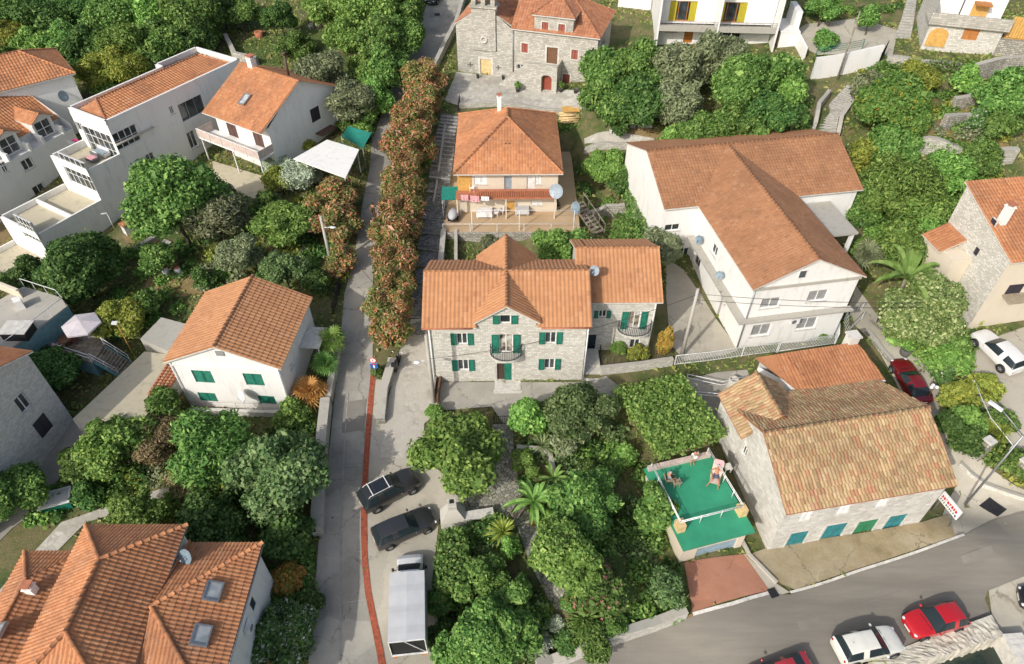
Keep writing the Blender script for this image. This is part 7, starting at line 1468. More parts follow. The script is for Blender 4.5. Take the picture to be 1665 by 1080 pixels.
# ------------------------------------------------------------------ people
def skin_mesh(name, joints, edges, radii, mat, sub=2):
    me = bpy.data.meshes.new(name); me.from_pydata([tuple(j) for j in joints], edges, []); o = bpy.data.objects.new(name, me); COL.objects.link(o)
    m = o.modifiers.new('skin', 'SKIN'); m.use_smooth_shade = True; m.branch_smoothing = .4
    for v, r in zip(me.skin_vertices[0].data, radii): v.radius = r if isinstance(r, tuple) else (r, r)
    me.skin_vertices[0].data[0].use_root = True; s = o.modifiers.new('sub', 'SUBSURF'); s.levels = sub
    ev = o.evaluated_get(bpy.context.evaluated_depsgraph_get()); em = bpy.data.meshes.new_from_object(ev); bpy.data.objects.remove(o); em.name = name; em.materials.clear(); em.materials.append(MATS[mat]); em.polygons.foreach_set('use_smooth', [True]*len(em.polygons)); return em
def person(loc, rz, J, label, skin='skin', shirt=None, trousers=None, hair='dark_hair', lean=0, hat=None, sleeves=True):
    """J: joint positions by name, metres; x right, y forward, z up from the ground; one continuous skinned body"""
    names = ['pelvis','waist','chest','neck','head','crown']; pts = [Vector(J[k]) for k in names]; E = [(i, i+1) for i in range(5)]; rad = [(.15,.11),(.135,.1),(.16,.11),.055,(.085,.1),.06]
    idx = {k: i for i, k in enumerate(names)}
    def add(k, p, par, r): idx[k] = len(pts); pts.append(Vector(p)); E.append((idx[par], idx[k])); rad.append(r)
    for s in 'lr':
        add(s+'sho', J[s+'sho'], 'chest', .062); add(s+'elb', J[s+'elb'], s+'sho', .042); add(s+'wri', J[s+'wri'], s+'elb', .028); d = (Vector(J[s+'wri'])-Vector(J[s+'elb'])).normalized(); w = Vector(J[s+'wri']); palm = w+d*.07; add(s+'palm', palm, s+'wri', (.036,.02))
        sd_ = d.cross(Vector((0,1,.2))).normalized()
        for f, (o_, ln_) in enumerate(((-.027,.075),(-.009,.088),(.009,.083),(.026,.065))):
            k1 = palm+d*.035+sd_*o_*1.1; k2 = k1+d*ln_*.55+Vector((0,.008,-.008)); k3 = k2+d*ln_*.35+Vector((0,.014,-.012)); add(s+'f%da' % f, k1, s+'palm', .0095); add(s+'f%db' % f, k2, s+'f%da' % f, .0085); add(s+'f%dc' % f, k3, s+'f%db' % f, .0075)
        add(s+'t1', w+d*.04-sd_*.04, s+'palm', .011); add(s+'t2', w+d*.085-sd_*.06, s+'t1', .009)
        add(s+'hip', J[s+'hip'], 'pelvis', .088); add(s+'kne', J[s+'kne'], s+'hip', .058); add(s+'ank', J[s+'ank'], s+'kne', .038); add(s+'toe', J[s+'toe'], s+'ank', (.04,.025))
    root = empty('person', loc, rz, label, 'person'); o = bpy.data.objects.new('body', skin_mesh('body', pts, E, rad, skin)); COL.objects.link(o); o.parent = root
    hd = Vector(J['head']); fw = Vector(J.get('face', (0,1,0))).normalized(); sdv = fw.cross(Vector((0,0,1))); sdv = sdv.normalized() if sdv.length > .1 else Vector((1,0,0)); uv_ = sdv.cross(fw)
    mb = MB(); ell(mb, hd+fw*.1-uv_*.02, .016, .016, .024)
    for s in (-1, 1): ell(mb, hd+sdv*s*.092-uv_*.005, .014, .02, .032)
    f_ = mb.build('face', MATS[skin], root); mb = MB()
    for s in (-1, 1): ell(mb, hd+fw*.088+sdv*s*.033+uv_*.018, .012, .012, .009)
    mb.build('eyes', MATS['dark_hair'], root); mb = MB(); ell(mb, hd+fw*.085-uv_*.055, .024, .016, .008); mb.build('mouth', MATS['terracotta'], root)
    mb = MB(); ell(mb, hd-fw*.022+uv_*.05, .1, .105, .085, 0, 14); mb.build('hair', MATS[hair], root)
    def garment(nm, ks, es, rs_, m):
        me = skin_mesh(nm, [J[k] if isinstance(k, str) else k for k in ks], es, rs_, m); g = bpy.data.objects.new(nm, me); COL.objects.link(g); g.parent = root
    if shirt:
        le = Vector(J['lsho']).lerp(Vector(J['lelb']), .75); re = Vector(J['rsho']).lerp(Vector(J['relb']), .75)
        garment('shirt', ['waist','pelvis','chest','lsho','rsho',tuple(le),tuple(re)], [(0,1),(0,2),(2,3),(2,4),(3,5),(4,6)], [(.155,.12),(.172,.135),(.18,.13),.085,.085,.065,.065], shirt)
    if trousers:
        lk = Vector(J['lhip']).lerp(Vector(J['lkne']), 1.0 if trousers[1] == 'long' else .75); rk = Vector(J['rhip']).lerp(Vector(J['rkne']), 1.0 if trousers[1] == 'long' else .75)
        ks = ['pelvis','lhip','rhip',tuple(lk),tuple(rk)]; es = [(0,1),(0,2),(1,3),(2,4)]; rs_ = [(.165,.125),.105,.105,.075,.075]
        if trousers[1] == 'long': ks += ['lank','rank']; es += [(3,5),(4,6)]; rs_ += [.055,.055]
        garment('trousers', ks, es, rs_, trousers[0])
    return root
STAND = dict(pelvis=(0,0,.95), waist=(0,.01,1.1), chest=(0,.02,1.32), neck=(0,.02,1.5), head=(0,.05,1.63), crown=(0,.04,1.72), lsho=(-.19,.01,1.42), lelb=(-.27,-.02,1.14), lwri=(-.26,.1,.9), rsho=(.19,.01,1.42), relb=(.27,-.02,1.14), rwri=(.26,.1,.9), lhip=(-.1,0,.9), lkne=(-.11,.03,.5), lank=(-.11,-.02,.09), ltoe=(-.13,.14,.03), rhip=(.1,0,.9), rkne=(.11,.03,.5), rank=(.11,-.02,.09), rtoe=(.13,.14,.03))
tz = GAR.z+2.705
p = P(1125,755,tz); person((p.x,p.y,tz), R(200), dict(STAND, lwri=(-.2,.22,1.12), lelb=(-.3,.0,1.15)), 'person in a loose white shirt standing at the top end of the green terrace', shirt='white_shirt', trousers=('white_cloth','short'))
# lounging person: back reclined toward -y, legs toward +y
REC = dict(pelvis=(0,0,.42), waist=(0,-.14,.5), chest=(0,-.33,.66), neck=(0,-.45,.79), head=(0,-.5,.92), crown=(0,-.54,1.0), face=(0,.9,.35), lsho=(-.19,-.36,.72), lelb=(-.42,-.3,.55), lwri=(-.5,-.05,.5), rsho=(.19,-.36,.72), relb=(.4,-.22,.56), rwri=(.3,.05,.5), lhip=(-.1,.03,.42), lkne=(-.22,.45,.58), lank=(-.28,.8,.24), ltoe=(-.32,.95,.22), rhip=(.1,.03,.42), rkne=(.2,.46,.55), rank=(.42,.78,.2), rtoe=(.5,.9,.16))
p = P(1164,774,tz+.4); LP = (p.x, p.y, tz); person(LP, R(160), REC, 'tanned person without a shirt reclining on the deckchair on the green terrace', 'tan_skin', None, ('blue_cloth','short'), 'grey_hair')
SIT = dict(pelvis=(0,0,.5), waist=(0,-.04,.65), chest=(0,-.02,.88), neck=(0,.02,1.05), head=(0,.06,1.18), crown=(0,.05,1.27), lsho=(-.19,-.02,.97), lelb=(-.27,.1,.75), lwri=(-.2,.33,.68), rsho=(.19,-.02,.97), relb=(.27,.1,.75), rwri=(.2,.33,.68), lhip=(-.1,.02,.5), lkne=(-.12,.42,.52), lank=(-.12,.45,.1), ltoe=(-.13,.6,.03), rhip=(.1,.02,.5), rkne=(.12,.42,.52), rank=(.12,.45,.1), rtoe=(.13,.6,.03))
p = P(1087,778,tz+.5); SP = (p.x, p.y, tz); person(SP, R(-80), SIT, 'person in grey sitting in a wicker chair on the left of the green terrace', shirt='dish_grey', trousers=('khaki_cloth','long'), hair='grey_hair')
g = G(607,342,.9); g.z = T(g.x, g.y)+.05; person(g, R(175), dict(STAND, lkne=(-.11,.14,.52), lank=(-.11,.2,.1), ltoe=(-.12,.36,.05), rank=(.11,-.2,.12), rtoe=(.12,-.06,.03), lelb=(-.3,-.14,1.18)), 'person in khaki and shorts walking down the lane beside the oleanders', shirt='khaki_cloth', trousers=('khaki_cloth','short'))
g = G(616,348,.7); g.z = T(g.x, g.y)+.05; person(g, R(175), {k: (v[0]*.78, v[1]*.78, v[2]*.72) for k, v in STAND.items()}, 'child in pale purple walking beside the adult in the lane', shirt='purple_cloth', trousers=('white_cloth','short'))
# ------------------------------------------------------------------ walls and fences
def stone_wall(px, hgt, th, mat, label, name='stone_wall', cap=True, dz=0, seed=1, cat='wall', z0=None):
    """free-standing wall along a ground path given in photo pixels"""
    pts = [G(a, b) for a, b in px]; o0 = pts[0].copy(); r_ = random.Random(seed); mb = MB(); acc = 0
    fine = []
    for a, b in zip(pts, pts[1:]):
        n = max(1, int((b-a).length/.8)); fine += [a.lerp(b, k/n) for k in range(n)]
    fine.append(pts[-1]); L = []; 
    for i, p in enumerate(fine):
        d = fine[min(i+1, len(fine)-1)]-fine[max(i-1, 0)]; d.z = 0; d.normalize(); n = Vector((-d.y, d.x, 0)); t = T(p.x, p.y); L.append((p.x-o0.x+n.x*th/2, p.y-o0.y+n.y*th/2, p.x-o0.x-n.x*th/2, p.y-o0.y-n.y*th/2, t-.6-o0.z, t+hgt+r_.uniform(-.04,.04)*cap-o0.z))
    for A, B in zip(L, L[1:]):
        s = math.hypot(B[0]-A[0], B[1]-A[1])
        mb.face([(A[0],A[1],A[4]),(A[0],A[1],A[5]),(B[0],B[1],B[5]),(B[0],B[1],B[4])], 0, [(acc,0),(acc,A[5]-A[4]),(acc+s,B[5]-B[4]),(acc+s,0)])
        mb.face([(A[2],A[3],A[4]),(B[2],B[3],B[4]),(B[2],B[3],B[5]),(A[2],A[3],A[5])], 0, [(acc,0),(acc+s,0),(acc+s,B[5]-B[4]),(acc,A[5]-A[4])])
        mb.face([(A[0],A[1],A[5]),(A[2],A[3],A[5]),(B[2],B[3],B[5]),(B[0],B[1],B[5])], 1, [(acc,0),(acc,th),(acc+s,th),(acc+s,0)]); acc += s
    for A in (L[0], L[-1]): mb.face([(A[0],A[1],A[4]),(A[2],A[3],A[4]),(A[2],A[3],A[5]),(A[0],A[1],A[5])], 0, [(0,0),(th,0),(th,A[5]-A[4]),(0,A[5]-A[4])])
    o = mb.build(name, [MATS[mat], MATS['concrete' if cap else mat]]); o.location = o0; return tag(o, label, cat)
stone_wall([(519,872),(521,800),(527,720),(533,662)],1.2,.75,'stone_grey','pale stone wall along the left side of the lane',seed=2)
stone_wall([(536,655),(546,600),(552,560)],.9,.5,'stone_grey','stone wall with palms at the bend of the lane',seed=3)
stone_wall([(620,690),(625,640),(640,592)],.75,.7,'stone_rough','low thick stone wall between lane and scooter yard',seed=4)
stone_wall([(872,1088),(950,1059),(1030,1031),(1112,1001)],1.05,.55,'stone_white','pale stone garden wall along the main road',seed=5)
stone_wall([(706,118),(725,78),(742,45),(755,0)],1.0,.5,'stone_grey','stone wall climbing along the upper lane beside the church',seed=6)
stone_wall([(745,176),(850,176),(972,168)],.55,.4,'stone_grey','long low wall edging the church square',seed=7)
stone_wall([(1318,128),(1365,121),(1425,108)],2.4,.4,'plaster_grey','tall white retaining wall under the green railing',name='retaining_wall',cap=False,seed=8)
stone_wall([(1284,60),(1296,78),(1306,98)],1.5,.25,'plaster_white','stepped white garden wall with slits beside the white annexe',name='garden_wall',cap=False,seed=9)
stone_wall([(1545,178),(1580,172),(1615,168)],1.3,.6,'stone_rough','upper dry stone terrace wall on the right slope',seed=10)
stone_wall([(1530,208),(1560,206),(1592,204)],1.4,.6,'stone_rough','middle dry stone terrace wall on the right slope',seed=11)
stone_wall([(1465,258),(1540,258),(1645,262)],1.5,.6,'stone_grey','longest and lowest dry stone terrace wall on the right slope',seed=12)
stone_wall([(1570,135),(1620,122),(1664,120)],2.0,.6,'stone_rough','rough stone bank wall below the board screen at the right edge',seed=13)
stone_wall([(950,250),(1000,248),(1040,240)],.5,.5,'stone_grey','low stone wall in front of the pale path below the thicket',seed=14)
stone_wall([(1000,208),(1060,205)],.8,.5,'stone_grey','short stone wall behind the pale path, under the thicket',seed=15)
stone_wall([(950,358),(985,350),(1020,348)],1.3,.5,'stone_rough','rough stone wall behind the wooden steps',seed=16)
stone_wall([(1322,212),(1328,180),(1345,158)],.9,.4,'stone_grey','stone wall on the left of the curved hill steps',seed=17)
stone_wall([(1360,225),(1366,196),(1383,172)],.6,.4,'stone_grey','stone kerb wall on the right of the curved hill steps',seed=18)
stone_wall([(312,672),(390,674),(468,676)],.5,.3,'plaster_dirty','low rendered wall under the front of the green-shuttered house',cap=False,seed=19)
stone_wall([(975,608),(1030,602),(1092,593)],.8,.35,'stone_white','curving pale stone wall under the right balcony garden',seed=20)
stone_wall([(1440,100),(1500,108),(1560,112)],.7,.6,'stone_grey','stone retaining edge below the path of the ochre-door house',seed=21)
stone_wall([(370,70),(385,100),(420,108)],1.2,.5,'stone_grey','pale rock and wall outcrop on the upper lawn garden',seed=22)
stone_wall([(840,735),(893,740),(905,800),(912,812)],.7,.35,'stone_grey','narrow wall through the shaded garden, right of the lawn strip',seed=23)
stone_wall([(716,1075),(708,1000),(706,960)],.3,.25,'concrete','low kerb wall between truck and hedge',cap=False,seed=24)
stone_wall([(1205,880),(1218,905),(1262,950)],.3,.2,'concrete','concrete gutter kerb beside the red driveway',cap=False,seed=25)
stone_wall([(195,425),(225,405),(255,388)],.4,.5,'concrete','concrete path edge below the long white house',cap=False,seed=26)
stone_wall([(240,425),(275,395)],.3,1.0,'concrete','broad concrete slab walk through the left garden',cap=False,seed=27)
stone_wall([(724,205),(716,260),(705,330)],.25,.2,'concrete','thin concrete kerb along the stairway',cap=False,seed=28)
stone_wall([(722,385),(718,430),(716,445)],.9,.5,'stone_dark','dark wall between stairway and walled yard',seed=29)
stone_wall([(742,385),(742,440)],.9,.3,'stone_dark','dark side wall of the small walled yard behind the salmon roof',seed=30)
stone_wall([(1288,815),(1262,850)],.001,.1,'concrete','thin drain line',cap=False) if False else None
def fence(px, hgt, mat, label, step=.14, dz=0, posts=8, name='metal_fence', rails=(1.0,.1), bar=.014, rr=.028, base=None, cat='fence'):
    pts = []
    q = [G(a, b) for a, b in px]
    for a, b in zip(q, q[1:]): n = max(1, int((b-a).length/1.5)); pts += [a.lerp(b, k/n) for k in range(n)]
    pts.append(q[-1]); o0 = q[0].copy(); P_ = [Vector((p.x-o0.x, p.y-o0.y, T(p.x, p.y)+dz-o0.z)) for p in pts]
    root = empty(name, o0, 0, label, cat); mb = MB(); up = Vector((0,0,hgt))
    for f in rails: mb.tube([p+up*f for p in P_], rr, 5)
    mb.build('rail', MATS[mat], root); mb = MB()
    for a, b in zip(P_, P_[1:]):
        n = max(1, int((b-a).length/step))
        for k in range(n): p = a.lerp(b, (k+.5)/n); mb.box(p.x-bar,p.x+bar,p.y-bar,p.y+bar,p.z+hgt*rails[-1],p.z+hgt*rails[0])
    if mb.f and step < 5: mb.build('bars', MATS[mat], root)
    for i, p in enumerate(P_):
        if i % 2 == 0 or i == len(P_)-1: mb = MB(); mb.box(p.x-rr,p.x+rr,p.y-rr,p.y+rr,p.z-.2,p.z+hgt*1.02); mb.build('post', MATS[mat], root)
    return root
fence([(1096,594),(1150,588),(1205,580),(1262,573)],1.15,'white_metal','white railing fence in front of the white L-shaped house courtyard')
fence([(1264,573),(1310,566),(1356,560)],1.15,'white_metal','white railing along the front of the white L-shaped house')
fence([(1352,520),(1358,545),(1357,560)],1.3,'white_metal','white railing turning the right corner of the white L-shaped house')
fence([(1316,124),(1365,117),(1390,112)],.9,'green_shutter','dark green railing on top of the tall white retaining wall',dz=2.4,step=9,rails=(1,.75,.5,.25))
fence([(312,672),(390,674),(468,676)],1.0,'rust','thin rusty wire fence in front of the green-shuttered house',step=9,rails=(1,.5),rr=.012,dz=.4)
fence([(542,512),(551,480),(557,450)],1.1,'dark_metal','dark iron railing at the lane corner above the palms')
fence([(738,382),(800,383),(870,383),(938,380)],.01+.9,'white_metal','thin white terrace railing on the stone terrace edge',step=9,rails=(1,),rr=.014,dz=0) if False else None
fence([(980,604),(1035,598),(1092,590)],.9,'dark_metal','dark thin railing on the curving stone wall',dz=.75,step=.5,rr=.016)
fence([(803,690),(832,690)],1.0,'dark_metal','small dark iron gate at the patio edge above the garden steps',name='iron_gate',cat='gate')
fence([(745,188),(748,170)],1.2,'dark_metal','small iron gate at the head of the stairway',name='iron_gate',cat='gate')
fence([(1425,112),(1436,92)],1.8,'dark_metal','dark scrolled iron gate between white wall and ochre-door house',name='iron_gate',cat='gate')
fence([(975,575),(978,600)],1.0,'dark_metal','dark handrail beside the steps of the navy door',step=9)
fence([(1125,650),(1200,655)],1.0,'white_metal','white double pipe rail beside the vine pergola',step=9,rails=(1,.7),rr=.04); fence([(1115,622),(1170,634),(1210,625)],1.0,'white_metal','white pipe frame in front of the annexe yard',step=9,rails=(1,.6),rr=.04)
fence([(1400,520),(1375,545),(1372,520),(1400,505)],1.0,'white_metal','white curved rail terrace at the right front of the L-shaped house',step=.4,rr=.03)
fence([(1440,480),(1425,525)],1.0,'dark_metal','dark railing on the bank beside the sloping side lane',step=9)
# terrace railing stands on the terrace
mb = MB(); root = empty('terrace_railing', (-6.7,54.95,TZ), 0, 'white rail on slender posts along the edge of the tan tiled terrace', 'railing'); mb.tube([(0,0,.95),(13.2,.05,.95)], .025, 5); mb.build('rail', MATS['white_metal'], root)
for k in range(6): m2 = MB(); m2.box(k*2.62-.025,k*2.62+.025,-.025,.025,0,.95); m2.build('post', MATS['white_metal'], root)
root = empty('clothes_frame', (-3.9,55.3,TZ), 0, 'tall white post frame with lines above the tan tiled terrace', 'frame'); 
for x in (0, 4.6, 9.9): m2 = MB(); m2.box(x-.04,x+.04,-.04,.04,0,2.3); m2.build('post', MATS['white_metal'], root)
m2 = MB(); m2.tube([(0,0,2.28),(4.6,0,2.3),(9.9,0,2.28)], .025, 5); m2.build('rail', MATS['white_metal'], root)
# ------------------------------------------------------------------ poles, lamps, wires, signs
def pole(top, base, label, r=(.17,.12), mat='concrete', name='utility_pole', arm=None, extra=None):
    g = G(*base); lo, hi = 0.0, 30.0
    for _ in range(50):
        m = (lo+hi)/2; q = (g.x, g.y, g.z+m); py = 540-FPX*(q[1]*sp+(q[2]-CAMH)*cp)/depth_of(q)
        if py > top[1]: lo = m
        else: hi = m
    H = lo; root = empty(name, g, 0, label, 'pole' if name == 'utility_pole' else 'lamp post'); mb = MB(); mb.tube([(0,0,-.3),(0,0,H)], list(r), 10); mb.build('pole', MATS[mat], root); return root, g, H
r1, g1, H1 = pole((522,352), (541,438), 'concrete pole with a small lamp head among the orange oleanders left of the lane')
mb = MB(); mb.tube([(0,0,H1-1.2),(.8,-.2,H1-1.0)], .03, 6); ell(mb, (.95,-.24,H1-1.0), .3, .14, .09); mb.build('lamp_head', MATS['plastic_white'], r1); mb = MB(); mb.box(.1,.5,-.3,.1,.2,1.0); mb.build('meter_box', MATS['plastic_white'], r1)
r2, g2, H2 = pole((1133,470), (1108,580), 'concrete pole with wires in the courtyard of the white L-shaped house')
mb = MB(); mb.box(-.35,.35,-.04,.04,H2-.6,H2-.5); mb.box(-.3,.3,-.04,.04,H2-1.2,H2-1.1); mb.build('cross_arm', MATS['grey_metal'], r2); mb = MB(); mb.tube([(0,0,H2-1.4),(.35,-.2,H2-1.35)], .03, 5); ell(mb, (.42,-.24,H2-1.35), .14, .1, .08); mb.build('lamp_head', MATS['grey_metal'], r2)
r3, g3, H3 = pole((693,545), (706,655), 'pale pole with a lamp at the left corner of the stone house patio')
mb = MB(); mb.tube([(0,0,H3-2.6),(-.7,-.3,H3-2.5)], .03, 6); ell(mb, (-.85,-.36,H3-2.5), .28, .17, .12); mb.build('lamp_head', MATS['plastic_white'], r3)
r4, g4, H4 = pole((1393,18), (1361,130), 'tall slim pole in front of the white retaining wall', (.12,.08), 'old_wood')
r5, g5, H5 = pole((1663,708), (1568,822), 'tall grey street lamp with a bent arm at the mouth of the side lane', (.09,.055), 'grey_metal', 'street_lamp')
hp_ = P(1630,668,g5.z+H5+.9); hp_ = Vector((hp_.x-g5.x, hp_.y-g5.y, H5+.9)); mb = MB(); mb.tube([(0,0,H5-.05), hp_*.5+Vector((0,0,H5*.5-.0)), hp_], .045, 6); mb.build('lamp_arm', MATS['grey_metal'], r5); mb = MB(); d_ = Vector((hp_.x, hp_.y, .25)).normalized(); mb.beam(hp_, hp_+d_*.95, .26, .14); mb.build('lamp_head', MATS['white_metal'], r5)
r6, g6, H6 = pole((1517,632), (1503,655), 'slim rust-brown lamp with white globes behind the old tiled roof', (.05,.04), 'rust', 'street_lamp')
for dx, dy in ((-.22,0),(.22,0),(0,.22)): mb = MB(); ell(mb, (dx,dy,H6+.15), .15,.15,.15); mb.build('globe', MATS['plastic_white'], r6)
r7, g7, H7 = pole((219,525), (220,582), 'thin yellow pole with an antenna beside the concrete shed', (.04,.03), 'leaf_dead')
mb = MB(); mb.box(-.35,.1,-.15,.15,H7-.1,H7+.05); mb.build('antenna', MATS['plastic_white'], r7)
def wire(a, b, label, sag=.5, r=.022):
    a, b = Vector(a), Vector(b); m = (a+b)/2; mb = MB(); mb.tube([a.lerp(b, k/16)-m-Vector((0,0,sag*4*(k/16)*(1-k/16))) for k in range(17)], r, 4); o = mb.build('cable', MATS['cable_black']); o.location = m; return tag(o, label, 'cable')
t1, t2, t3, t5 = [Vector((g.x, g.y, g.z+h_)) for g, h_ in ((g1,H1),(g2,H2),(g3,H3),(g5,H5))]
wire(t2-Vector((0,0,.5)), P(1500,492,9.5), 'upper overhead cable crossing the front of the white L-shaped house', .3); wire(t2-Vector((0,0,1.1)), P(1500,500,9.0), 'lower overhead cable crossing the front of the white L-shaped house', .3)
wire(t3-Vector((0,0,2.5)), t2-Vector((0,0,.6)), 'overhead cable sagging across the front of the stone house', 1.0); wire(t3-Vector((0,0,.5)), t1-Vector((0,0,.3)), 'overhead cable crossing the lane and the oleander row', .5)
wire(P(1318,637,8.5), P(1664,815,7.5), 'long overhead cable over the parking area at the right edge', .6) if False else wire(t5-Vector((0,0,.2)), P(1575,600,6.5), 'overhead cable running from the street lamp to the parking area', .3)
# road sign: round plate over a blue no-through-road plate
g = G(613,618); root = empty('road_sign', g, 0, 'blue and round white road signs on a post beside the lane', 'sign'); mb = MB(); mb.tube([(0,0,-.2),(0,0,2.6)], .035, 8); mb.build('post', MATS['grey_metal'], root)
flat('sign_blue', (.01,.12,.45), .4, var=.02); flat('sign_white', (.8,.8,.8), .4, var=.02); flat('sign_red', (.55,.02,.03), .4, var=.02)
def plate(mb, x0, x1, z0, z1, y, mi=0): mb.box(x0, x1, y-.012, y, z0, z1, mi)
mb = MB(); plate(mb,-.3,.3,1.45,2.05,-.04,0); plate(mb,-.06,.06,1.5,1.86,-.054,1); plate(mb,-.2,.2,1.86,1.98,-.0545,2); plate(mb,-.3,.3,2.051,2.07,-.04,1); mb.build('blue_plate', [MATS['sign_blue'], MATS['sign_white'], MATS['sign_red']], root)
mb = MB(); r_ = MB(); r_.lathe((0,0,0), [(.3,0),(.3,.02),(.22,.021),(.22,.021)], 24, 2); r_.lathe((0,0,.0), [(.219,.021),(.001,.022)], 24, 1); r_.xform(Matrix.Translation((0,-.04,2.38))@Matrix.Rotation(R(90), 4, 'X')); r_.box(-.03,.03,-.07,-.064,2.27,2.49,2); r_.build('round_plate', [MATS['sign_blue'], MATS['sign_white'], MATS['sign_red']], root)
# sign board on a pole by the road
a, b = P(1538,797,3.2), P(1567,832,3.2); d_ = b-a; ang = math.atan2(d_.y, d_.x); L_ = d_.length; g = G(1541,845); root = empty('sign_board', (a.x, a.y, T(a.x, a.y)), ang, 'white sign board with red and black lettering at the corner of the old stone house', 'sign')
mb = MB(); mb.box(0,L_,-.1,0,1.55,2.5); mb.build('board', MATS['sign_white'], root)
for i, (txt, z, sz, m) in enumerate((('ROOMS', 2.12, .3, 'sign_red'),('APARTMENTS', 1.72, .3, 'sign_red'))):
    pass
mb = MB(); rr = random.Random(4)
for row, (z0, h_, m) in enumerate(((1.98,.26,0),(1.66,.2,1))):
    x = .12
    while x < L_-.25: wl_ = rr.uniform(.09,.17); mb.box(x,x+wl_*.35,-.112,-.101,z0,z0+h_,m); mb.box(x+wl_*.36,x+wl_,-.112,-.101,z0+h_*rr.choice((0,.4,.75)),z0+h_*rr.choice((.85,1.0)),m); x += wl_+.06
mb.build('lettering', [MATS['sign_red'], MATS['trim_black']], root)
mb = MB(); mb.tube([(.1,.05,-.3),(.1,.05,2.4)], .05, 8); mb.build('post', MATS['grey_metal'], root); mb = MB(); mb.tube([(L_-.1,.05,-.3),(L_-.1,.05,2.4)], .05, 8); mb.build('post', MATS['grey_metal'], root)
def lid(px, w, l, ang, label, name='manhole_cover'):
    g = G(*px); c, q = math.cos(R(ang)), math.sin(R(ang)); o = drape(name, [(g.x+c*a*w/2-q*b*l/2, g.y+q*a*w/2+c*b*l/2) for a, b in ((-1,-1),(1,-1),(1,1),(-1,1))], 'dark_metal', .17 if px[1] > 900 else .13, .3); del o['kind']
    for v in o.data.vertices: v.co -= g
    o.location = g; tag(o, label, 'manhole cover')
lid((1613,827),1.0,1.3,30,'large dark grating in the mouth of the side lane'); lid((711,25),.7,.7,10,'small dark manhole cover at the top of the lane'); lid((1256,966),.6,.6,20,'rusty square drain cover beside the red driveway')
# ------------------------------------------------------------------ canopies, garden buildings
za = 9.0; q = [P(477,258,za), P(562,289,za), P(584,243,za), P(532,227,za)]; o0 = q[0]; root = empty('canopy', (o0.x, o0.y, T(o0.x, o0.y)), 0, 'flat white canopy roof on posts beside the lane', 'canopy'); zz = za-T(o0.x, o0.y); l = [(p.x-o0.x, p.y-o0.y) for p in q]
mb = MB(); mb.prism(l, zz-.12, zz, 0, None, True); mb.build('roof', MATS['plaster_white'], root)
c_ = (sum(p[0] for p in l)/4, sum(p[1] for p in l)/4)
for x, y in l: x, y = c_[0]+(x-c_[0])*.92, c_[1]+(y-c_[1])*.92; mb = MB(); mb.box(x-.05,x+.05,y-.05,y+.05,-1.5,zz-.121); mb.build('post', MATS['white_metal'], root)
za = 9.2; q = [P(555,222,za), P(590,242,za), P(604,216,za), P(566,205,za)]; o0 = q[0]; mb = MB(); n = 8
for i in range(n):
    for j in range(n):
        def pt(u, v): p = (q[0]*(1-u)+q[1]*u)*(1-v)+(q[3]*(1-u)+q[2]*u)*v; return p-o0-Vector((0,0,.5*math.sin(math.pi*u)*math.sin(math.pi*v)))
        mb.face([pt(i/n,j/n),pt((i+1)/n,j/n),pt((i+1)/n,(j+1)/n),pt(i/n,(j+1)/n)], 0, None, True)
root = empty('shade_net', o0, 0, 'sagging green shade net behind the white canopy', 'shade net'); mb.build('net', MATS['green_net'], root)
for p in q: m2 = MB(); v = p-o0; m2.tube([(v.x,v.y,-3),(v.x,v.y,.05)], .03, 6); m2.build('post', MATS['grey_metal'], root)
def block(label, cat, name, px, w, l, h, mat, ang=0, z=None, parts=None):
    g = G(*px) if z is None else P(px[0], px[1], z); root = empty(name, g, R(ang), label, cat); return root
# stone barbecue and bench
g = G(738,850); root = empty('stone_barbecue', g, R(8), 'white stone barbecue with a chimney hood beside the dark estate car', 'barbecue'); mb = MB(); mb.box(-.9,.9,-.6,.6,-.2,.9); mb.face([(-.9,-.6,.9),(.9,-.6,.9),(.3,-.2,2.0),(-.3,-.2,2.0)]); mb.face([(.9,-.6,.9),(.9,.6,.9),(.3,.4,2.0),(.3,-.2,2.0)]); mb.face([(.9,.6,.9),(-.9,.6,.9),(-.3,.4,2.0),(.3,.4,2.0)]); mb.face([(-.9,.6,.9),(-.9,-.6,.9),(-.3,-.2,2.0),(-.3,.4,2.0)]); mb.box(-.3,.3,-.2,.4,2.0,2.6); mb.build('hearth', MATS['stone_white'], root); mb = MB(); mb.box(-.16,.16,-.06,.26,2.601,2.615); mb.build('flue_opening', MATS['trim_black'], root)
g = G(778,846); root = empty('stone_bench', g, R(10), 'pale stone worktop bench between barbecue and small lawn', 'bench'); mb = MB(); mb.box(-1.1,1.1,-.35,.35,.7,.85); mb.build('top', MATS['stone_trim'], root); mb = MB(); mb.box(-1.0,-.7,-.3,.3,-.2,.699); mb.build('leg', MATS['stone_white'], root); mb = MB(); mb.box(.7,1.0,-.3,.3,-.2,.699); mb.build('leg', MATS['stone_white'], root)
g = G(846,832); root = empty('wooden_bench', g, R(58), 'grey wooden bench beside the banana plant', 'bench'); mb = MB()
for k in range(4): mb.box(-.8,.8,-.25+k*.13,-.15+k*.13,.42,.46)
mb.build('seat', MATS['old_wood'], root); mb = MB(); mb.box(-.8,.8,.28,.33,.55,.65); mb.box(-.8,.8,.29,.34,.72,.82); mb.build('backrest', MATS['old_wood'], root)
for x in (-.7, .7): m2 = MB(); m2.box(x-.04,x+.04,-.22,.3,-.1,.419); m2.build('leg', MATS['old_wood'], root)
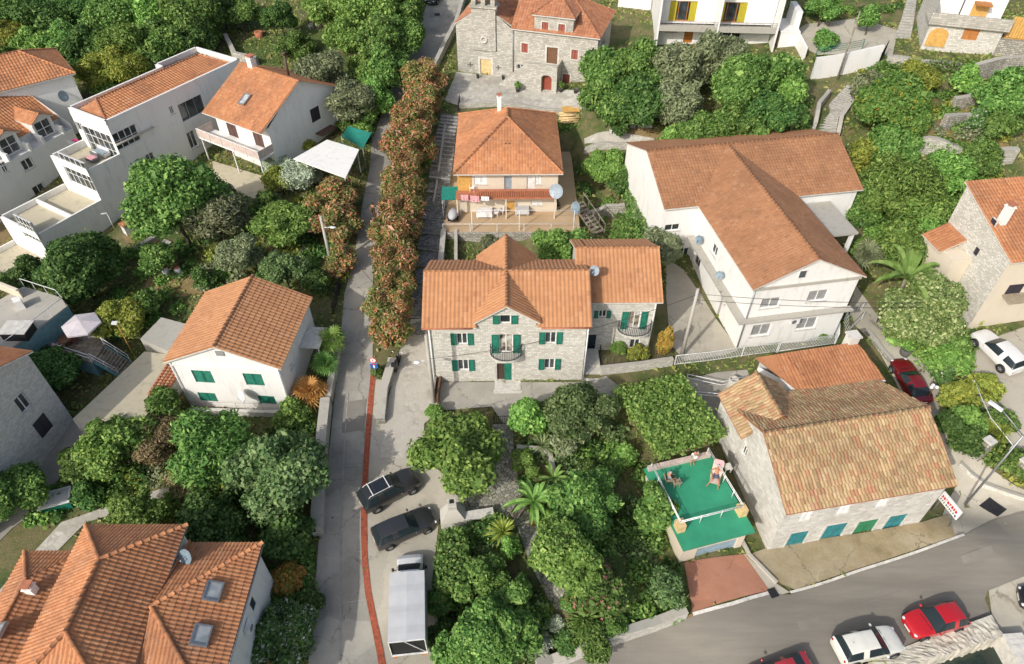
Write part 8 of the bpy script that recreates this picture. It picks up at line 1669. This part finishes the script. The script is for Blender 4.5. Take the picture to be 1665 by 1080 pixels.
def chair(loc, rz, label, mat='plastic_white', group=None, name='garden_chair'):
    root = empty(name, loc, rz, label, 'chair', group); mb = MB(); mb.box(-.24,.24,-.24,.22,.42,.46); mb.build('seat', MATS[mat], root); mb = MB(); mb.obox((-.24,-.26,.46), (.48,0,0), (0,-.1,.46), (0,.03,.01)); mb.build('backrest', MATS[mat], root)
    for x in (-.2, .2):
        for y in (-.2, .18): m2 = MB(); m2.box(x-.022,x+.022,y-.022,y+.022,0,.419); m2.build('leg', MATS[mat], root)
        m2 = MB(); m2.box(x*1.2-.03,x*1.2+.03,-.22,.2,.62,.66); m2.box(x*1.2-.02,x*1.2+.02,.14,.18,.461,.619); m2.build('armrest', MATS[mat], root)
    return root
def table(loc, rz, label, w=1.2, l=.8, h=.74, mat='plastic_white', cloth=None, name='garden_table'):
    root = empty(name, loc, rz, label, 'table'); mb = MB(); mb.box(-w/2,w/2,-l/2,l/2,h-.04,h); mb.build('table_top', MATS[mat], root)
    for x in (-w/2+.07, w/2-.07):
        for y in (-l/2+.07, l/2-.07): m2 = MB(); m2.box(x-.03,x+.03,y-.03,y+.03,0,h-.041); m2.build('leg', MATS[mat], root)
    if cloth:
        m2 = MB(); m2.box(-w/2-.03,w/2+.03,-l/2-.03,l/2+.03,h+.001,h+.02); m2.face([(-w/2-.03,-l/2-.031,h),(w/2+.03,-l/2-.031,h),(w/2+.05,-l/2-.08,h-.45),(-w/2-.05,-l/2-.08,h-.45)]); m2.build('tablecloth', MATS[cloth], root)
    return root
def tp(px, py, z=TZ): p = P(px, py, z); return (p.x, p.y, z+.002)
table(tp(788,352), 0, 'white covered table left of the brown door on the tan terrace', 1.5,1.0,.74,'plastic_white','white_cloth'); table(tp(849,348), 0, 'grey covered table right of the brown door on the tan terrace', 1.3,.9,.74,'plastic_white','grey_tarp'); chair(tp(806,352), R(80), 'white plastic chair beside the left covered table on the tan terrace'); chair(tp(814,349), R(100), 'second white plastic chair, nearer the brown door on the tan terrace'); chair(tp(906,340), R(200), 'dark chair at the right corner of the beige house', 'dark_metal')
bz_ = TZ+2.525; chair(tp(768,311,bz_), R(170), 'white chair behind the laundry on the beige house balcony'); chair(tp(755,308,bz_), R(170), 'orange chair before the ochre wall of the beige house balcony', 'terracotta')
def cloth(px0, px1, y0, z, label, mat, drop=.7):
    a, b = P(px0, y0, z), P(px1, y0+1, z); m = (a+b)/2; mb = MB(); n = 8
    for k in range(n):
        for j in range(3):
            def q(i, jj): p = a.lerp(b, i/n)-m; return (p.x, p.y+.05*math.sin(i*1.9)*jj/3, -drop*jj/3)
            mb.face([q(k,j),q(k+1,j),q(k+1,j+1),q(k,j+1)], 0, None, True)
    o = mb.build('laundry_cloth', MATS[mat]); o.location = m; tag(o, label, 'laundry')
cloth(749,761,316,8.55,'pale pink towel hanging at the left end of the laundry line','pink_cloth'); cloth(764,779,318,8.5,'wider pink cloth in the middle of the laundry line','pink_cloth'); cloth(782,795,319,8.45,'white cloth at the right end of the laundry line','white_cloth',.5)
wire(P(746,316,8.56), P(800,320,8.46), 'laundry line on the balcony of the beige house', .02, .012)
root = empty('lean_to', tp(736,345), 0, 'small lean-to with a green tarpaulin roof at the left of the tan terrace', 'shed'); mb = MB(); mb.obox((-.95,-.9,2.0), (1.9,0,0), (0,1.6,.5), (0,-.02,.05)); mb.build('roof', MATS['green_net'], root)
for x in (-.9, .85):
    for y in (-.8, .6): m2 = MB(); m2.box(x,x+.06,y,y+.06,0,1.98+.3*(y > 0)); m2.build('post', MATS['white_metal'], root)
root = empty('covered_cart', tp(737,357), R(85), 'covered grey cart under the green lean-to roof', 'cart'); mb = MB(); ell(mb, (0,0,.65), .95,.5,.4); mb.build('cover', MATS['grey_tarp'], root); mb = MB(); mb.box(-.8,.8,-.4,.4,.3,.5); mb.build('tray', MATS['dark_metal'], root)
for s_ in (-1, 1): wheel(root, 0, s_*.45, .22, s_)
# wooden steps right of the terrace
a, b = G(938,352), G(975,382); root = empty('wooden_steps', a, math.atan2(b.y-a.y, b.x-a.x), 'grey wooden steps with a handrail right of the tan terrace', 'steps'); L_ = (b.xy-a.xy).length; mb = MB(); n = 9; rise = 1.7
for k in range(n): mb.box(L_*k/n,L_*(k+.8)/n,-.6,.6,rise*(1-k/n)-.06,rise*(1-k/n))
mb.build('treads', MATS['old_wood'], root)
for s_ in (-.62, .62):
    m2 = MB(); m2.beam((0,s_,rise+.9),(L_,s_,.95),.06,.08); m2.beam((0,s_,rise-.1),(L_,s_,0),.06,.2)
    for k in range(5): m2.box(L_*k/4-.03,L_*k/4+.03,s_-.03,s_+.03,rise*(1-k/4)-.1,rise*(1-k/4)+.9)
    m2.build('handrail', MATS['old_wood'], root)
# umbrella, deck and blue stair beside the blue-grey house
dz_ = 4.0; q = [P(95,572,dz_), P(150,590,dz_), P(170,560,dz_), P(145,540,dz_), P(108,545,dz_)]; o0 = q[0]; root = empty('wooden_deck', (o0.x,o0.y,T(o0.x,o0.y)), 0, 'raised wooden deck with white and blue railings below the pink-white umbrella', 'deck'); zz = dz_-root.location.z; l = [(p.x-o0.x, p.y-o0.y) for p in q]
mb = MB(); mb.prism(l, zz-.2, zz, 0); mb.build('boards', MATS['old_wood'], root); mb = MB(); c_ = (sum(p[0] for p in l)/5, sum(p[1] for p in l)/5); mb.prism([(c_[0]+(x-c_[0])*.9, c_[1]+(y-c_[1])*.9) for x, y in l], -1, zz-.201, 0); mb.build('base', MATS['blue_wall'], root)
railing(root, [(*l[0],zz),(*l[1],zz)], .95, 9, 'white_metal', rails=(1,.55)); railing(root, [(*l[2],zz),(*l[3],zz)], .95, 9, 'white_metal', rails=(1,.55))
e0 = [P(152,588,dz_), P(170,562,dz_)]; e1 = [P(196,612,2.3), P(214,590,2.3)]; mb = MB(); n = 9
for k in range(n):
    A, B = e0[0].lerp(e1[0], k/n)-o0, e0[1].lerp(e1[1], k/n)-o0; C_, D_ = e0[0].lerp(e1[0], (k+.92)/n)-o0, e0[1].lerp(e1[1], (k+.92)/n)-o0; z_ = zz-(zz-.2)*(k+1)/(n+1); mb.prism([(A.x,A.y),(C_.x,C_.y),(D_.x,D_.y),(B.x,B.y)], z_-.25, z_, 0)
mb.build('stair', MATS['old_wood'], root)
for (a, b) in ((e0[0], e1[0]), (e0[1], e1[1])): a, b = a-o0, b-o0; railing(root, [(a.x,a.y,zz),(b.x,b.y,.3)], .95, .9, 'white_metal', rails=(1,.5)); m2 = MB(); m2.beam((a.x,a.y,zz-.1),(b.x,b.y,.1),.06,.25); m2.build('stringer', MATS['blue_paint'], root)
def parasol(px, py, z, base, r, mat, label, n=6):
    c = P(px, py, z); root = empty('parasol', (c.x, c.y, base), R(12), label, 'parasol'); mb = MB(); h = z-base
    for k in range(n):
        a, b = 2*math.pi*k/n, 2*math.pi*(k+1)/n; p, q = (r*math.cos(a), r*math.sin(a), h-.45), (r*math.cos(b), r*math.sin(b), h-.45); mb.face([p, q, (0,0,h)]); mb.face([q, p, (p[0]*1.0,p[1]*1.0,h-.6), (q[0],q[1],h-.6)])
    mb.build('canopy', MATS[mat], root); mb = MB(); mb.tube([(0,0,0),(0,0,h-.03)], .03, 6); mb.build('pole', MATS['white_metal'], root); mb = MB()
    for k in range(n): a = 2*math.pi*k/n; mb.tube([(0,0,h-.06),(r*.97*math.cos(a),r*.97*math.sin(a),h-.5)], .012, 4)
    mb.build('ribs', MATS['dark_metal'], root)
parasol(128,521,6.6,4.0,1.55,'umbrella_cloth','pinkish white parasol over the wooden deck beside the blue-grey house')
p = P(112,560,4.0); root = empty('round_table', (p.x,p.y,4.0), 0, 'round brown table with red chairs under the pinkish parasol', 'table'); mb = MB(); mb.lathe((0,0,0), [(.001,.74),(.62,.74),(.62,.7),(.05,.68),(.05,.05),(.3,.0)], 18); mb.build('table_top', MATS['brown_wood'], root); p = P(122,555,4.0); chair((p.x,p.y,4.0), R(60), 'red chair right of the round table under the parasol', 'plastic_red'); p = P(100,570,4.0); chair((p.x,p.y,4.0), R(-60), 'pink chair left of the round table under the parasol', 'pink_cloth')
# furniture on the roof terrace of the long white house
def wp(px, py, z=9.2): p = P(px, py, z); return (p.x, p.y, z+.002)
def sofa(loc, rz, label, mat, cush, w=1.6):
    root = empty('lounge_seat', loc, rz, label, 'sofa'); mb = MB(); mb.box(-w/2,w/2,-.4,.4,.1,.38); mb.build('seat', MATS[mat], root); mb = MB(); mb.box(-w/2,w/2,-.42,-.3,.381,.75); mb.build('backrest', MATS[mat], root); mb = MB(); mb.box(-w/2+.1,w/2-.1,-.28,.36,.381,.48); mb.build('cushion', MATS[cush], root)
sofa(wp(126,237), R(-30), 'dark lounge seat with pink cushion on the upper white terrace', 'sofa_grey', 'fuchsia'); sofa(wp(167,252), R(150), 'white sofa at the window of the upper white terrace', 'white_cloth', 'dish_grey', 1.8); sofa(wp(152,262), R(150), 'grey seat with pink throw at the edge of the upper white terrace', 'sofa_grey', 'pink_cloth', 1.2)
# deckchair, chairs and table on the green terrace
root = empty('deckchair', LP, R(160), 'low wooden deckchair with pale canvas on the green terrace', 'deckchair'); mb = MB(); mb.obox((-.33,-.85,1.0), (.66,0,0), (0,.75,-.66), (0,.02,.03)); mb.obox((-.33,-.1,.34), (.66,0,0), (0,.75,.0), (0,0,.03)); mb.build('canvas', MATS['chair_canvas'], root)
for x in (-.36, .33): m2 = MB(); m2.beam((x+.015,-.9,1.05),(x+.015,.1,.22),.03,.05); m2.beam((x+.015,-.5,.0),(x+.015,.7,.36),.03,.05); m2.build('rail', MATS['pale_wood'], root)
m2 = MB(); m2.obox((-.3,-.95,1.08), (.6,0,0), (0,.3,-.24), (0,.04,.06)); m2.build('towel', MATS['pink_cloth'], root)
chair(SP, R(-80), 'wicker chair holding the sitting person on the green terrace', 'rattan'); p = P(1098,790,tz); chair((p.x,p.y,tz), R(10), 'wicker chair at the tree edge of the green terrace', 'rattan'); p = P(1181,765,tz); table((p.x,p.y,tz), R(10), 'small stone-topped table beside the deckchair on the green terrace', .55,.55,.5,'stone_trim')
# flower pots of the church square
def pot(px, py, label, plant=True, z=None, r=.3):
    g = G(px, py) if z is None else P(px, py, z); root = empty('flower_pot', g, 0, label, 'flower pot'); mb = MB(); mb.lathe((0,0,.05), [(.001,0),(r*.7,0),(r,.45),(r*1.08,.45),(r*1.08,.52),(r*.9,.52),(r*.85,.42),(.001,.42)], 14); mb.build('pot', MATS['stone_dark'], root)
    if plant: o = bpy.data.objects.new('plant', CR['DS', 0][1]); COL.objects.link(o); o.parent = root; o.scale = (.35,.35,.4); o.location = (0,0,.8); setmat(o, 'leaf_mid')
pot(842,150,'planter with a green bush at the foot of the rectory steps'); pot(912,150,'planter with a small plant right of the arched porch'); pot(936,152,'low dark planter at the right end of the church square',False); pot(777,128,'small dark pot at the church door, left',False,r=.2); pot(818,130,'small dark pot right of the church door',False,r=.2)
# upper lawn garden furniture, yard oddments
for (x, y), lb in zip(((506,48),(519,46)), ('left white chair on the upper lawn garden','right white chair on the upper lawn garden')): g = G(x, y); chair(g, R(40), lb)
g = G(422,60); root = empty('planter_tub', g, 0, 'white and terracotta tub beside the round dark tree on the upper lawn', 'flower pot'); mb = MB(); mb.lathe((0,0,0), [(.5,0),(.6,.7),(.5,.7),(.001,.6)], 14); mb.build('tub', MATS['terracotta'], root)
g = G(1000,214); root = empty('garden_table', g, R(10), 'small white table with a propped sheet on the pale path below the thicket', 'table'); mb = MB(); mb.box(-.6,.6,-.4,.4,.7,.75); mb.build('table_top', MATS['plastic_white'], root)
for x in (-.5, .5): m2 = MB(); m2.box(x-.04,x+.04,-.3,.3,0,.699); m2.build('leg', MATS['plastic_white'], root)
g = G(925,195); root = empty('log_pile', g, R(5), 'pile of logs and boards beside the brown pyramid roof', 'log pile'); mb = MB(); r_ = random.Random(8)
for k in range(16): y = r_.uniform(-.9,.9); z = .12+.22*(k//6); mb.tube([(-1.1+r_.uniform(-.2,.2),y,z),(1.1+r_.uniform(-.2,.2),y+r_.uniform(-.1,.1),z)], .12, 7)
mb.build('logs', MATS['pale_wood'], root)
g = G(928,187); root = empty('sheet_cover', g, R(5), 'yellow sheet over boards behind the log pile', 'tarpaulin'); mb = MB(); mb.obox((-1,-.3,.5), (2,0,0), (0,.9,.25), (0,0,.04)); mb.build('sheet', MATS['ochre_wood'], root)
for i, (x, y) in enumerate(((272,447),(292,447))): g = G(x, y); mb = MB(); mb.lathe((0,0,0), [(.28,0),(.32,.45),(.28,.9),(.001,.9)], 14); root = empty('barrel', g, 0, ('left pale barrel in the dry yard','right pale barrel in the dry yard')[i], 'barrel'); mb.build('drum', MATS['plastic_white'], root); mb = MB(); mb.lathe((0,0,.9), [(.3,0),(.3,.05),(.001,.06)], 14); mb.build('lid', MATS['terracotta'], root)
g = G(212,378); root = empty('garden_cabinet', g, R(50), 'small white cabinet with a terracotta top beside the wall of the long white house', 'cabinet'); mb = MB(); mb.box(-.5,.5,-.4,.4,0,1.1); mb.build('body', MATS['plastic_white'], root); mb = MB(); mb.box(-.6,.6,-.5,.5,1.101,1.2); mb.build('top', MATS['terracotta'], root)
g = G(186,372); root = empty('street_lamp', g, 0, 'short white lamp against the wall of the long white house', 'lamp post'); mb = MB(); mb.tube([(0,0,0),(0,0,1.9)], .04, 6); mb.build('pole', MATS['white_metal'], root); mb = MB(); mb.beam((0,0,1.9),(-.5,-.2,1.95),.14,.08); mb.build('lamp_head', MATS['white_metal'], root)
g = G(97,820); root = empty('cold_frame', g, R(20), 'white framed cold frame with a grey sheet in the lower left yard', 'cold frame'); mb = MB(); mb.box(-1,1,-.7,.7,0,.8); mb.build('box', MATS['green_shutter'], root); mb = MB(); mb.box(-1.05,1.05,-.75,.75,.801,.86); mb.build('frame', MATS['white_metal'], root); mb = MB(); mb.box(-.9,.9,-.6,.6,.861,.875); mb.build('pane', MATS['grey_tarp'], root)
g = G(80,822); root = empty('brick_stack', g, R(20), 'stack of orange bricks beside the white cold frame', 'brick stack'); mb = MB()
for a in range(3):
    for b in range(4): mb.box(-.5+a*.34,-.2+a*.34,-.6+b*.3,-.34+b*.3,0,.5+.1*((a+b)%2))
mb.build('bricks', MATS['terracotta'], root)
# stack of clay roof tiles on the concrete roof
q0, q1 = P(276,596,4.05), P(243,648,4.05); d_ = q1-q0; root = empty('tile_stack', q0, math.atan2(d_.y, d_.x), 'rows of curved clay tiles stacked along the pale concrete roof', 'roof tiles'); L_ = d_.length
mb = MB()
for row in range(5):
    n = int(L_/.32)
    for k in range(n): mb.tube([(k*.32,-.1+row*.3,.12),(k*.32+.34,-.1+row*.3,.2)], [.15,.12], 7, row % 2)
mb.build('tiles', [MATS['terracotta'], MATS['tiles_old']], root)
g = G(1190,628); root = empty('stone_cistern', g, 0, 'round pale stone block in the yard beside the white annexe', 'stone block'); mb = MB(); mb.lathe((0,0,-.1), [(.45,0),(.42,1.0),(.3,1.02),(.3,.8),(.001,.8)], 10); mb.build('ring', MATS['stone_white'], root)
for i, (x, y, h_) in enumerate(((1560,695,1.6),(1590,742,1.9),(1648,775,1.9))): g = G(x, y); root = empty('gate_pillar', g, R(25), ('upper pale stone gate pillar beside the side lane','middle pale stone gate pillar beside the side lane','lowest pale stone gate pillar, nearest the street lamp')[i], 'pillar', 'stone gate pillars'); mb = MB(); mb.box(-.3,.3,-.3,.3,-.3,h_); mb.build('shaft', MATS['stone_rough'], root); mb = MB(); mb.box(-.36,.36,-.36,.36,h_+.001,h_+.14); mb.build('cap', MATS['stone_trim'], root)
stone_wall([(1560,755),(1600,790),(1664,812)],.35,.3,'stone_white','low pale kerb wall curving along the side lane garden',seed=31); stone_wall([(1408,540),(1432,572),(1456,600)],.4,.4,'stone_rough','rough stone edge of the bank above the maroon car',seed=32)
fence([(1570,640),(1595,700),(1630,745)],1.6,'white_metal','thin white pergola rail between parking area and side lane',step=9,rails=(1,),rr=.03)
g = G(475,622); 
mb = MB(); o = mb
for i, (x, y) in enumerate(((1470,576),(1380,553))): g = G(x, y); mb = MB(); mb.lathe((0,0,0), [(.4,0),(.5,.6),(.42,.62),(.001,.5)], 12); root = empty('flower_pot', g, 0, ('dark round tub beside the nose of the maroon car','dark tub beside the white curved rail')[i], 'flower pot'); mb.build('pot', MATS['stone_dark'], root)
mb = MB(); g = G(712,640); root = empty('timber_planks', g, R(88), 'brown timber planks leaning by the pole at the patio corner', 'planks'); mb.box(-1.1,1.1,-.2,-.06,0,.9); mb.build('plank', MATS['brown_wood'], root); mb = MB(); mb.box(-1.0,1.1,.15,.29,0,.9); mb.build('plank', MATS['old_wood'], root)
